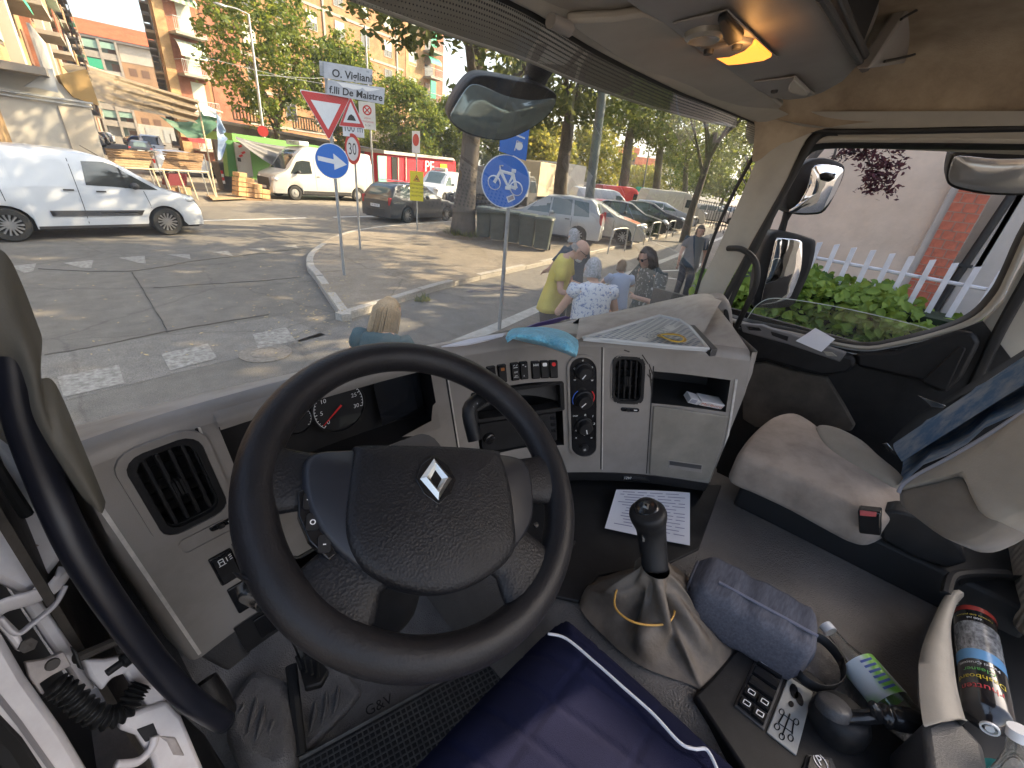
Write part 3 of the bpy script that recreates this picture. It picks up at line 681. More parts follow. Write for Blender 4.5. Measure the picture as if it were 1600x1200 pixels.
# overhead console
oc = thing('overhead_console','grey overhead console with two reading lamps, one glowing orange','overhead console',(1.0,.4,2.66))
con = [(-.10,.53),(1.50,.53),(1.60,.515),(1.66,.475),(1.67,.43),(1.63,.37),(1.56,.32),(1.46,.285),(1.30,.275),(-.10,.275)]
def conz(y): return 2.655+(.53-y)*.10
k = MB(); rings = []
cxx,cyy = .8,.4
for ins,up in ((.045,-.006),(.02,-.004),(.008,.004),(.0,.016),(0,.16)):
 rings.append([V((cxx+(x-cxx)*(1-ins/abs(max(.3,abs(x-cxx)))),cyy+(y-cyy)*(1-ins/.13),conz(y)+up)) for x,y in con])
k.loft(rings); obj('console_shell',k,M_cons,oc,smooth=70,bevel=0)
on_ = (0,.10,1)
co = V((1,.53,2.649))
def cslab(pxs,d0,th,name,m,parent=oc,bevel=.002): return slab(pxs,co,on_,th,name,m,parent,bevel,off=d0)
# lamp unit: frame with two spot lamps; crop (1040..1340 / 5.333)
def c3(x,y): return (1040+x/5.333,y/5.333)
pl = cslab([c3(*p) for p in ((55,180),(430,90),(520,68),(900,440),(945,470),(840,520),(540,545),(300,380))],-.004,-.004,'lamp_frame',M_cons)
k = MB(); cc = PP(1040+335/5.333,250/5.333,co-V(on_)*.004,on_); k.lathe([(.038,.0),(.036,-.012),(.028,-.017),(.024,-.013),(0,-.010)],24,cc,on_); obj('spot_lamp',k,mat('lamp lens',(.28,.26,.22),.25,coat=.5),pl)
cslab([c3(*p) for p in ((440,110),(515,72),(660,250),(640,280),(530,330),(490,270))],-.008,-.012,'lamp_shade',M_blk,pl,.004)
amber = mat('glowing amber lens',(.8,.35,.08),.3,emit=(1.0,.26,.03),estr=.38)
cslab([c3(*p) for p in ((400,440),(560,435),(680,380),(750,310),(890,440),(830,470),(640,500),(520,510))],-.006,-.008,'lit_lens',amber,pl,.003)
cslab([c3(*p) for p in ((290,375),(500,330),(640,290),(740,310),(670,375),(550,425),(410,440))],-.006,-.011,'lamp_body',M_cons,pl,.003)
for x,y in ((360,415),(598,372)):
 k = MB(); cc = PP(1040+x/5.333,y/5.333,co-V(on_)*.016,on_); k.lathe([(.010,0),(.009,-.008),(0,-.010)],14,cc,on_); obj('lamp_button',k,M_dgrey,pl)
bl = bpy.data.lights.new('reading lamp','POINT'); bl.energy = .03; bl.color = (1,.45,.12); bl.shadow_soft_size = .02
bo = bpy.data.objects.new('reading_lamp_light',bl); COL.objects.link(bo); bo.location = PP(1040+640/5.333,440/5.333,co-V(on_)*.035,on_)-org(oc); bo.parent = oc
p2 = cslab([c3(*p) for p in ((735,670),(1000,640),(1085,626),(1215,750),(1250,770),(1180,795),(960,810),(880,775))],-.004,-.004,'lamp_frame',M_cons)
cslab([c3(*p) for p in ((1030,690),(1075,630),(1210,745),(1190,770),(1060,745),(1028,720))],-.007,-.010,'unlit_lens',mat('clear ribbed lens',(.42,.40,.36),.25),p2,.003)
k = MB(); cc = PP(1040+910/5.333,745/5.333,co-V(on_)*.006,on_); k.lathe([(.009,0),(.008,-.008),(0,-.010)],14,cc,on_); obj('lamp_button',k,M_dgrey,p2)
# open black compartment facing back, its grey frame, the pocket with a cord
k = MB(); y0 = .272
k.add([V((-.1,y0,2.70)),V((1.36,y0,2.70)),V((1.36,y0,2.86)),V((-.1,y0,2.86))],[(0,1,2,3)]); obj('compartment',k,M_dark,oc)
k = MB(); k.box((.65,y0-.008,2.69),(1.5,.02,.016)); obj('shelf_lip',k,M_dgrey,oc,bevel=.004)
k = MB(); k.tube([P(1282,-6,y=.262),P(1350,108,y=.262)],.007,8); obj('compartment_frame',k,M_dgrey,oc)
k = MB(); k.tube([P(1352,106,y=.25),P(1425,-8,y=.25)],.010,8); obj('compartment_frame',k,mat('frame grey',(.12,.115,.11),.5),oc)
k = MB(); k.prism([P(x,y,y=.235) for x,y in ((1360,107),(1415,22),(1432,-10),(1490,-10),(1492,50),(1478,88),(1420,98))],(0,.03,0)); pk = obj('roof_pocket',k,M_cons,cab,bevel=.006)
k = MB(); k.tube(spline([P(1382,96,y=.225),P(1410,90,y=.22),P(1440,80,y=.22),P(1485,52,y=.225)],6),.003,6); obj('cord',k,M_rub,pk)
k = MB(); k.tube(spline([P(1408,30,y=.225),P(1425,20,y=.22),P(1462,0,y=.22)],6),.003,6); obj('cord',k,M_rub,pk)
# ---- right A pillar, door seals
def strip(l1,l2,name,m,parent,bulge=0.0,n=20,smooth=80,mid=1):
 """surface between two world poly-lines, bulging towards the camera"""
 a,b = spline(l1,n),spline(l2,n); m_ = min(len(a),len(b)); rows = []
 for f in (0,.25,.5,.75,1):
  R_ = []
  for i in range(m_):
   p = a[i].lerp(b[i],f); R_.append(p+(CAM-p).normalized()*bulge*math.sin(f*math.pi))
  rows.append(R_)
 k = MB(); k.grid(rows); return obj(name,k,m,parent,smooth=smooth)
L0 = [P(1205,186,x=1.80),P(1201,203,x=1.86),P(1152,320,x=1.86),P(1108,415,x=1.86),P(1078,470,x=1.86)]
L1 = [P(1300,200,x=1.86),P(1262,214,x=1.875),P(1222,292,x=1.875),P(1170,385,x=1.875),P(1122,475,x=1.875)]
strip(L0,L1,'pillar_trim',M_bei,cab,.012)
L2 = [P(1310,212,x=1.875),P(1278,221,x=1.885),P(1238,285,x=1.885),P(1183,380,x=1.885),P(1133,478,x=1.885)]
strip([p+V((.01,0,0)) for p in L1],L2,'pillar_seal',M_rub,cab,.010)
k = MB(); k.tube(spline([P(1130,120,z=2.68),P(1180,168,x=1.80),P(1225,196,x=1.86),P(1290,205,x=1.87),P(1400,205,x=1.87),P(1500,203,x=1.87),P(1640,200,x=1.87)],8),.0085,8); obj('roof_seal',k,M_rub,cab)
# ---- passenger door
door = thing('passenger_door','black and beige inner side of the closed passenger door with lowered window','vehicle door',(1.9,.1,1.5))
wi = [(1290,233),(1262,245),(1248,270),(1200,360),(1143,478),(1148,492),(1240,513),(1340,534),(1400,527),(1470,508),(1515,487),(1545,455),(1562,425),(1600,345),(1680,236),(1600,235),(1500,234),(1400,233)]
wo = [(1282,213),(1250,225),(1236,262),(1186,352),(1128,474),(1138,502),(1238,524),(1338,546),(1402,540),(1480,521),(1533,500),(1565,468),(1584,430),(1622,350),(1705,215),(1610,214),(1500,212),(1400,212)]
def ringpx(outer,inner,xo,xi,name,m,parent,bulge=.01,n=4):
 a = spline([P(x,y,x=xo) for x,y in outer],n,True); b = spline([P(x,y,x=xi) for x,y in inner],n,True); rows = []
 for f in (0,.15,.5,.85,1):
  rows.append([(a[i].lerp(b[i],f)+V((-bulge*math.sin(f*math.pi),0,0))) for i in range(len(a))]+[a[0].lerp(b[0],f)+V((-bulge*math.sin(f*math.pi),0,0))])
 k = MB(); k.grid(rows); return obj(name,k,m,parent,smooth=80)
wm = [(o_[0]+(i_[0]-o_[0])*.52,o_[1]+(i_[1]-o_[1])*.52) for o_,i_ in zip(wo,wi)]
ringpx(wo,wm,1.89,1.895,'window_frame',M_bei,door,.008)
ringpx(wm,wi,1.895,1.93,'window_seal',M_rub,door,.010)
# pane, let down part of the way: its upper edge shows low in the opening
k = MB(); pe = spline([P(x,y,x=1.925) for x,y in ((1168,497),(1185,475),(1215,466),(1300,478),(1400,500),(1462,517))],6)
k.grid([[p for p in pe],[V((1.925,p.y,1.86)) for p in pe]]); pn = obj('window_pane',k,M_glass2,door,smooth=180)
k = MB(); k.tube(pe,.0016,6); obj('pane_edge',k,mat('pane edge',(.55,.62,.58),.2),pn)
k = MB(); k.prism([P(x,y,x=1.905) for x,y in ((1128,500),(1240,522),(1338,545),(1402,540),(1480,521),(1536,502),(1640,640),(1640,900),(1120,900),(1120,560))],(.02,0,0)); obj('door_skin',k,M_blk,door)
for dy,r in ((0,.0022),(6,.0022)):
 k = MB(); k.tube(spline([P(x,y+dy,x=1.897) for x,y in ((1150,505),(1240,525),(1338,547),(1402,541),(1500,519))],6),r,6); obj('sill_strip',k,mat('pale strip',(.42,.42,.42),.35),door)
dn = (1,0,0)
def dslab(pxs,x0,th,name,m,parent=door,bevel=.004): return slab(pxs,(x0,0,0),dn,th,name,m,parent,bevel)
dslab([(1152,512),(1215,520),(1335,560),(1336,572),(1322,583),(1285,587),(1240,575),(1195,563),(1150,566)],1.845,.06,'armrest',M_blk,bevel=.010)
ap = dslab([(1157,506),(1190,508),(1205,514),(1235,522),(1322,552),(1312,566),(1230,538),(1160,519)],1.838,.03,'armrest_top',mat('silver grey trim',(.16,.155,.155),.4),bevel=.004)
dslab([(1166,510),(1186,512),(1190,517),(1170,516)],1.836,.01,'window_switch',M_blkg,ap,.001)
dslab([(1204,518),(1232,526),(1230,533),(1206,524)],1.836,.01,'door_pull',M_dark,ap,.001)
dslab([(1286,549),(1300,551),(1308,557),(1292,556)],1.833,.01,'lock_button',M_bei,ap,.001)
dslab([(1160,570),(1195,566),(1240,580),(1292,590),(1318,632),(1336,665),(1330,674),(1240,668),(1180,668),(1160,655)],1.885,.03,'fabric_insert',mat('grey brown suede',(.095,.082,.068),.9,var=.3,vscale=10),bevel=.006)
dslab([(1337,552),(1400,549),(1495,518),(1522,519),(1533,535),(1505,590),(1480,615),(1462,611),(1440,596),(1338,573)],1.872,.04,'corner_pad',M_blk,bevel=.012)
dslab([(1440,596),(1500,540),(1510,545),(1478,612)],1.866,.01,'pad_flank',M_blk,bevel=.004)
# grab handle on the A pillar and door front
k = MB(); k.tube(spline([P(1138,388,x=1.83),P(1160,390,x=1.79),P(1180,408,x=1.78),P(1182,440,x=1.78),P(1168,475,x=1.79),P(1150,512,x=1.82)],8),.011,10); obj('grab_handle',k,M_rub,cab)
# rear of the door opening: beige B pillar
k = MB(); k.prism([P(x,y,x=1.93) for x,y in ((1535,505),(1570,470),(1590,430),(1700,250),(1900,250),(1900,900),(1520,900),(1490,640))],(.04,0,0)); obj('pillar_trim',k,M_bei,cab)
k = MB(); k.tube(spline([P(1490,660,x=1.9),P(1530,585,x=1.9),P(1560,520,x=1.9),P(1610,430,x=1.9),P(1660,340,x=1.9)],6),.012,8,flat=1.2); obj('pillar_seal',k,M_rub,cab)
# shut the side below and behind the door
k = MB(); k.box((1.98,0,1.6),(.02,1.1,.7)); k.box((1.98,.70,1.6),(.02,.35,.7)); obj('side_wall',k,M_dark,cab)
# ---- floor, tunnel, footwell
k = MB(); k.grid([[V((x,y,z)) for x in frange(-.14,.60,20)] for y,z in ((-1.1,1.20),(.0,1.20),(.55,1.20),(.72,1.22),(.84,1.32),(.92,1.50),(.95,1.7))]); obj('floor',k,M_floor,cab,smooth=60)
k = MB(); rows = []
for y,dz in ((-1.1,0),(-.5,0),(-.2,0),(.0,0),(.2,-.004),(.4,-.01),(.6,-.02),(.8,-.03)):
 rows.append([V((x,y,z+(dz if z > 1.4 else 0))) for x,z in ((.50,1.20),(.53,1.42),(.555,1.49),(.60,1.518),(.7,1.522),(.9,1.522),(1.1,1.522),(1.3,1.52),(1.42,1.512),(1.50,1.46),(1.55,1.30),(1.56,1.20),(1.95,1.20))])
k.grid(rows); obj('engine_tunnel',k,M_tun,cab,smooth=75)
k = MB(); k.prism([P(x,y,z=1.5245) for x,y in ((800,745),(1128,758),(1092,858),(1045,880),(935,898),(905,940),(860,930),(800,860))],(0,0,-.01)); obj('cubby_floor',k,M_blk,cab,bevel=.003)
# grained foot rest mouldings with raised ribs, left of the pedals
def quadbox(px4,z,th,name,m,parent,bevel): 
 k = MB(); k.prism([P(x,y,z=z) for x,y in px4],(0,0,-th)); return obj(name,k,m,parent,bevel=bevel)
fr = quadbox([(352,1095),(395,1040),(452,1060),(462,1180),(430,1215),(372,1190),(352,1150)],1.30,.10,'foot_rest',M_floor,cab,.02)
for x0,y0,x1,y1,r in ((373,1115,380,1098,.006),(388,1142,400,1088,.010),(400,1157,413,1100,.010),(421,1145,424,1122,.006)):
 a,b = P(x0,y0,z=1.302),P(x1,y1,z=1.302); k = MB(); c = spline([a,a.lerp(b,.5)+V((.004,0,0)),b],5); n = len(c)
 k.tube(c,[max(.0008,r*.62*math.sin(math.pi*(i+.2)/(n-.6))) for i in range(n)],8); obj('rib',k,M_floor,fr,smooth=180)
fr = quadbox([(458,1150),(452,1060),(530,1030),(565,1080),(545,1105),(480,1170)],1.22,.04,'foot_rest',M_floor,cab,.008)
for x0,y0,x1,y1 in ((484,1145,492,1095),(503,1133,510,1080),(521,1116,528,1072)):
 a,b = P(x0,y0,z=1.222),P(x1,y1,z=1.222); k = MB(); c = spline([a,a.lerp(b,.5)+V((.004,0,0)),b],5); n = len(c)
 k.tube(c,[max(.0008,.006*math.sin(math.pi*(i+.2)/(n-.6))) for i in range(n)],8); obj('rib',k,M_floor,fr,smooth=180)
k = MB(); k.tube([P(455,1040,z=1.31),P(470,1180,z=1.26)],.012,8); obj('floor_channel',k,M_dark,cab)
pd = thing('pedal','black ribbed clutch pedal left of the steering column','pedal',P(480,1040,z=1.3))
quadbox([(462,1022),(486,1018),(514,1046),(502,1068),(476,1075)],1.34,.02,'pedal_pad',M_blk,pd,.004)
for i in range(4): 
 k = MB(); k.tube([P(463+i*11,1026+i*3,z=1.345),P(470+i*9,1046+i*4,z=1.345)],.0035,6); obj('pad_rib',k,M_rub,pd)
k = MB(); k.tube([P(476,1030,z=1.33),V((.14,.80,1.52))],.010,8); obj('pedal_arm',k,M_rub,pd)
pd = thing('pedal','dark brake pedal in the footwell seen through the wheel','pedal',V((.36,.72,1.3)))
k = MB(); k.box((.36,.70,1.36),(.075,.03,.09),Rx(-.6)); obj('pedal_pad',k,M_blk,pd,bevel=.004); k = MB(); k.tube([V((.36,.72,1.38)),V((.36,.82,1.55))],.010,8); obj('pedal_arm',k,M_rub,pd)
# rubber mat: a grid of square pockets as one raised lattice
M_mat = mat('rubber mat',(.095,.094,.094),.6,var=.3,vscale=20,bump=.1,bscale=300)
fm = thing('floor_mat','black rubber floor mat with square pockets before the driver seat','floor mat',P(600,1130,z=1.222))
mo = P(620,1120,z=1.222); ea = (P(725,1045,z=1.222)-P(380,1235,z=1.222)).normalized(); eb = V((-ea.y,ea.x,0))
if eb.dot(P(725,1045,z=1.222)-P(800,1180,z=1.222)) > 0: eb = -eb
m0 = P(725,1045,z=1.222); LA,LB = .72,.42
k = MB(); k.prism([m0-ea*LA,m0+ea*.16,m0+ea*.16+eb*LB,m0-ea*LA+eb*LB],(0,0,-.012)); obj('mat_base',k,mat('mat pocket',(.028,.028,.029),.7),fm)
k = MB(); st = .0125; na,nb = int((LA+.15)/st),int(LB/st)
for i in range(na+1): k.box(m0-ea*LA+ea*(.01+i*st)+eb*LB/2+V((0,0,.0015)),(.0028,LB-.02,.004),Rz(math.atan2(ea.y,ea.x)))
for j in range(nb+1): k.box(m0+ea*((.16-LA)/2)+eb*(.012+j*st)+V((0,0,.0011)),(LA+.14,.0028,.0032),Rz(math.atan2(ea.y,ea.x)))
la = obj('pocket_lattice',k,M_mat,fm,smooth=0); la['kind'] = 'stuff'
k = MB(); c4 = [m0-ea*LA,m0+ea*.16,m0+ea*.16+eb*LB,m0-ea*LA+eb*LB]; k.tube([p+V((0,0,.001)) for p in c4],.0055,6,closed=True); obj('mat_border',k,M_mat,fm)
o = P(592,1102,z=1.232); obj('lettering',text_mb('G&V',.032,o,ea,-eb,.0),M_blk,fm,smooth=0)
# ---- driver seat: navy quilted cover with white piping
M_navy = mat('navy quilted cotton',(.008,.0098,.030),1.0,spec=.1,var=.2,vscale=5,bump=.25,bscale=900)
seat = thing('driver_seat','driver seat cushion under a navy quilted cover with white piping','seat',(.26,-.1,1.4))
def seam_h(x,y):
 d = 1e9
 for a in (0,1):
  q = ((x+.22*y) if a == 0 else (y-.05*x)); st = .062 if a == 0 else .125
  f = abs((q/st) % 1-.5)*2; d = min(d,(1-f)*st/2)
 return -.0035*math.exp(-(d/.0035)**2)
k = MB(); rows = []
N1,N2 = 110,100
for j in range(N2+1):
 v = j/N2; R_ = []
 for i in range(N1+1):
  u = i/N1
  x = -.01+u*.515; y = -.32+v*.555
  fx = .255-abs(x-.2475); fy = .235-y
  front = .02*((x-.25)/.25)**2*0
  edge = min(fx,fy)
  h = -.055*math.exp(-max(edge,0)/.028)
  z = 1.668+h+.014*math.sin(max(0,min(1,fx/.25))*math.pi/2)+seam_h(x,y)
  # corner rounding
  if fx < .06 and fy < .06:
   q = math.hypot(.06-fx,.06-fy)
   if q > .06: z -= min(.06,(q-.06)*2.2)
  R_.append(V((x,y,z)))
 rows.append(R_)
k.grid(rows)
k.grid([[r[-1] for r in rows],[r[-1]+V((.012,0,-.06)) for r in rows],[r[-1]+V((.0,0,-.16)) for r in rows]])
k.grid([rows[-1],[p+V((0,.008,-.05)) for p in rows[-1]],[p+V((0,0,-.16)) for p in rows[-1]]])
obj('seat_cushion',k,M_navy,seat,smooth=180)
pip = spline([PP(x,y,(0,0,1.678),(0,0,1)) for x,y in ((856,990),(885,998),(930,1035),(975,1075),(1020,1115),(1062,1160),(1085,1170),(1105,1172),(1122,1205))],6)
k = MB(); k.tube(pip,.0024,8); obj('piping',k,mat('white piping',(.55,.55,.58),.7),seat,smooth=180)
k = MB(); k.box((.25,-.1,1.40),(.42,.42,.30)); obj('seat_base',k,M_blk,seat,bevel=.02)
# ---- passenger seat
M_taupe = mat('worn taupe suede',(.32,.262,.215),.95,col2=(.205,.165,.135),vscale=9,thr=(.4,.68),bump=.12,bscale=320,sheen=.15)
M_taup2 = mat('grey beige velour',(.28,.25,.205),.95,var=.15,vscale=5,bump=.10,bscale=320,sheen=.15)
M_blue = mat('blue patterned fabric',(.07,.14,.25),.9,col2=(.24,.28,.33),vscale=10,bump=.15,bscale=400,stretch=(3.0,3.0,1.0),thr=(.40,.62))
ps = thing('passenger_seat','taupe passenger seat with blue patterned backrest beside the far door','seat',(1.45,-.1,1.52))
def xy(pxs,z): return [(P(x,y,z=z).x,P(x,y,z=z).y) for x,y in pxs]
cu = xy([(1160,705),(1163,690),(1185,664),(1212,644),(1240,639),(1262,648),(1290,668),(1350,712),(1408,748),(1440,770),(1400,800),(1372,800),(1330,782),(1260,748),(1200,722)],1.735)
k = soft([(p.x,p.y) for p in spline([V((x,y,0)) for x,y in cu],4,True)],1.615,1.725,.022,.014,5)
obj('seat_cushion',k,M_taupe,ps,smooth=180)
bo_ = xy([(1280,662),(1285,656),(1312,662),(1352,682),(1385,710),(1420,742),(1410,752),(1370,735),(1320,708),(1290,685)],1.755)
k = soft([(p.x,p.y) for p in spline([V((x,y,0)) for x,y in bo_],4,True)],1.64,1.745,.022,.016,5)
obj('side_bolster',k,M_taup2,ps,smooth=180)
k = MB(); k.prism([V((x,y,1.625)) for x,y in ((1.27,.13),(1.70,.12),(1.72,-.5),(1.30,-.5))],(0,0,-.11)); obj('seat_plinth',k,M_dark,ps,bevel=.01)
# backrest: leaning blue face, bolsters at both sides
bn = V((0,.95,.35)).normalized(); bo = V((1.5,-.20,1.78)); bup = V((0,-.35,.95)).normalized()
def bk_(x,h,d=0): return V((x,bo.y,bo.z))+bup*h+bn*d
k = MB(); rows = []
for i in range(15):
 h = -.06+i*.05; rows.append([bk_(1.40+.36*j/12,h,.018*math.sin(j/12*math.pi)*-1+.006*math.sin(h*40)) for j in range(13)])
k.grid(rows); obj('backrest_face',k,M_blue,ps,smooth=180)
k = MB(); rows = []
for i in range(15):
 h = -.02+i*.05; rows.append([bk_(1.50+.15*j/12,h,.012+.03*math.sin(j/12*math.pi)) for j in range(13)])
k.grid(rows); obj('centre_cushion',k,M_blue,ps,smooth=180)
def bolster(path,rx,ry,m,name,n=16):
 k = MB(); c = spline(path,6); rings = []
 for i,p in enumerate(c):
  f = i/(len(c)-1); e = min(1,.35+f*5)*(1 if f < .9 else 1)
  rings.append([p+V((1,0,0))*math.cos(a)*rx*e+bn*math.sin(a)*ry*e for a in [2*math.pi*q/n for q in range(n)]])
 k.loft(rings); return obj(name,k,m,ps,smooth=180)
def nb(px,py,yy): return P(px,py,y=yy)
# near bolster: a folded cloth-like side, traced on a plane leaning with the seat
nbp = [(1403,760),(1415,748),(1440,735),(1480,715),(1540,680),(1600,640),(1680,590),(1700,800),(1600,800),(1560,815),(1530,800),(1503,745),(1470,750),(1410,764)]
pl_o,pl_n = nb(1405,765,-.165),V((-.62,.70,.30)).normalized()
def softpx(pxs,o,n,th,r,name,m,parent,infl=.01,sp=3):
 """cushion-like slab: outline on a plane, rounded edge, slightly inflated front (towards n)"""
 n = V(n).normalized(); pts = spline([PP(x,y,o,n) for x,y in pxs],sp,True); c = sum(pts,V((0,0,0)))/len(pts); k = MB(); rings = []
 for f,d in ((1.0,-th),(1.0,-r),(.985,-r*.3),(.96,0),(.80,infl*.5),(.5,infl*.85),(.2,infl),(.02,infl)): rings.append([c+(p-c)*f+n*d for p in pts])
 k.loft(rings); return obj(name,k,m,parent,smooth=180)
softpx(nbp,pl_o,pl_n,.08,.02,'side_bolster',M_taup2,ps,.012)
softpx([(1404,768),(1412,764),(1470,751),(1503,746),(1530,790),(1562,815),(1530,838),(1500,846),(1470,838),(1425,805),(1406,788)],pl_o-pl_n*.004,pl_n,.07,.014,'bolster_foot',mat('brown velour',(.17,.145,.115),.95,var=.2,vscale=8,sheen=.15),ps,.010)
k = MB(); k.tube(spline([PP(x,y,pl_o+pl_n*.006,pl_n) for x,y in ((1404,770),(1412,756),(1440,738),(1480,717),(1540,682),(1600,643),(1660,604))],5),.004,8); obj('seam_piping',k,mat('grey piping',(.25,.25,.28),.8),ps)
# recliner cover, belt catch
k = MB(); k.prism([PP(x,y,(1.22,0,0),(1,.2,0)) for x,y in ((1378,800),(1400,797),(1440,808),(1480,835),(1500,852),(1512,880),(1480,890),(1420,868),(1375,842))],(.06,0,0)); obj('recliner_cover',k,M_blk,ps,bevel=.008)
bc = thing('belt_catch','black seat belt catch with red button beside the passenger seat','seat belt catch',P(1358,840,x=1.19))
k = MB(); k.prism([P(x,y,x=1.185) for x,y in ((1340,797),(1377,801),(1376,838),(1342,834))],(.03,0,0)); obj('catch_body',k,M_blkg,bc,bevel=.004)
k = MB(); k.prism([P(x,y,x=1.184) for x,y in ((1343,798),(1370,801),(1369,808),(1343,806))],(.02,0,0)); obj('release_button',k,mat('red button',(.50,.10,.10),.5),bc,bevel=.002)
# seat belt
M_belt = mat('belt webbing',(.030,.029,.028),.8,bump=.2,bscale=500)
sb = thing('seat_belt','black seat belt running down beside the passenger seat','seat belt',P(1450,650,x=1.8))
def ribbon(l1,l2,name,m,parent,th=.002):
 a,b = spline(l1,8),spline(l2,8); k = MB(); v_ = [(CAM-p).normalized()*th for p in a]
 k.grid([a,b,[q-w_ for q,w_ in zip(b,v_)],[q-w_ for q,w_ in zip(a,v_)],a]); return obj(name,k,m,parent,smooth=180)
ribbon([P(1478,622,x=1.78),P(1530,590,x=1.78),P(1610,540,x=1.80)],[P(1462,640,x=1.78),P(1538,600,x=1.78),P(1625,560,x=1.80)],'shoulder_strap',M_belt,sb)
ribbon([P(1458,632,x=1.78),P(1425,655,x=1.80),P(1395,685,x=1.82),P(1382,700,x=1.84)],[P(1478,640,x=1.78),P(1440,668,x=1.80),P(1412,695,x=1.82),P(1400,712,x=1.84)],'lap_strap',M_belt,sb)
k = MB(); k.prism([P(x,y,x=1.77) for x,y in ((1433,617),(1440,620),(1462,628),(1478,634),(1474,638),(1455,636),(1447,628))],(.004,0,0)); obj('belt_tongue',k,M_chr,sb,bevel=.001)
k = MB(); k.prism([P(x,y,x=1.83) for x,y in ((1378,693),(1386,692),(1396,704),(1390,707))],(.01,0,0)); obj('belt_anchor',k,M_chr,sb,bevel=.001)
# ================================================================ GEAR LEVER, CONSOLE AND LOOSE THINGS IN THE CAB
ZH = 1.524
M_boot = mat('grey leather boot',(.135,.108,.082),.6,var=.3,vscale=14,bump=.12,bscale=120)
gl = thing('gear_lever','black gear lever with a bright badge rising from a crumpled grey leather boot','gear lever',(.75,.12,ZH))
base = [P(x,y,z=ZH) for x,y in ((905,945),(935,905),(1000,885),(1045,880),(1075,905),(1115,960),(1152,1008),(1148,1035),(1110,1080),(1075,1068),(1000,1040),(945,995))]
neck = P(1024,886,z=1.66)
bs = spline(base,4,True); nb_ = len(bs); k = MB(); rings = []
bc_ = sum(bs,V((0,0,0)))/nb_
rnd = random.Random(4)
for j in range(15):
 f = j/14; R_ = []
 for i,p in enumerate(bs):
  a = 2*math.pi*i/nb_
  g = (1-f)**1.35
  c = bc_.lerp(neck,f**.75)
  ang = math.atan2(p.y-bc_.y,p.x-bc_.x)
  nk = V((math.cos(ang),math.sin(ang),0))*.030
  q = c+(V((p.x-bc_.x,p.y-bc_.y,0)))*g+nk*(1-g)
  fold = .025*math.sin(f*math.pi)*(math.sin(5*a+4*f)+.6*math.sin(9*a-6*f+1))+.008*math.sin(f*math.pi)*math.sin(14*a+3)
  d = V((math.cos(ang),math.sin(ang),0)); q += d*fold
  q.z = ZH+(neck.z-ZH)*(f**1.1)+(.012*math.sin(7*a+9*f)*math.sin(f*math.pi))
  R_.append(q)
 rings.append(R_)
k.grid(rings,close=True); o = obj('boot',k,M_boot,gl,smooth=180)
s_ = o.modifiers.new('s','SUBSURF'); s_.levels = 1; s_.render_levels = 1
k = MB(); eb_ = spline([P(x,y,z=1.60) for x,y in ((960,938),(966,956),(990,972),(1020,977),(1045,972),(1054,955),(1050,935),(1010,905),(970,915))],5,True); k.tube(eb_,.0022,6,closed=True)
eb_o = obj('rubber_band',k,mat('orange rubber',(.55,.30,.06),.5),None); tag(eb_o,'thin orange rubber band round the gear lever boot','rubber band')
# knob: a bent grip lofted along its own axis
ax = [P(1024,888,z=1.655),P(1020,850,z=1.70),P(1017,825,z=1.735),P(1013,806,z=1.765),P(1010,793,z=1.785)]
k = MB(); c = spline(ax,6); n = len(c); rings = []
back = (ax[0]-ax[-1]).normalized()
for i,p in enumerate(c):
 f = i/(n-1); t = (c[min(i+1,n-1)]-c[max(i-1,0)]).normalized(); u = V((.75,-.65,0)); u = (u-t*u.dot(t)).normalized(); w_ = t.cross(u)
 r1 = .0275+.005*math.sin(f*math.pi*.5)+.006*math.exp(-((f-.78)/.18)**2); r2 = .026+.005*f+.012*math.exp(-((f-.80)/.2)**2)
 if f > .88: e = (f-.88)/.12; r1 *= math.sqrt(max(.02,1-e*e*.95)); r2 *= math.sqrt(max(.02,1-e*e*.95))
 rings.append([p+u*math.cos(a)*r1+w_*math.sin(a)*r2 for a in [2*math.pi*q/20 for q in range(20)]])
k.loft(rings); kn = obj('knob',k,M_blk,gl,smooth=180)
tdir = (c[-1]-c[-6]).normalized(); tn = (tdir+(CAM-c[-1]).normalized()*.5).normalized(); tc = c[-2]+tn*.004
k = MB(); k.lathe([(.026,-.010),(.0255,.0),(.018,.004),(.008,.006),(0,.0065)],24,tc,tn); cap = obj('knob_cap',k,M_blkg,kn,smooth=180)
bu = (_EX*.9+_EU*.3); bu = (bu-tn*bu.dot(tn)).normalized(); bv = tn.cross(bu)
k = MB(); O = [(0,.0105),(.008,0),(0,-.0105),(-.008,0)]; I = [(0,.0045),(.0028,0),(0,-.0045),(-.0028,0)]; k.grid([[tc+bu*a+bv*b+tn*h for a,b in L_+L_[:1]] for L_,h in ((O,.006),(I,.008))])
obj('diamond_badge',k,mat('badge metal',(.62,.60,.55),.28,1.0),kn,smooth=0)
vd = (CAM-ax[1]).normalized()
for px,py,hh,m_ in ((1006,838,.013,M_blkg),(1008,836,.005,M_chr)):
 o_ = P(px,py,z=1.715)+vd*.017; k = MB(); k.prism([o_+_EX*x+_EU*y for x,y in rrect(.007 if hh > .01 else .004,hh*2,.003)],vd*.007); obj('range_switch',k,m_,kn,bevel=.001)
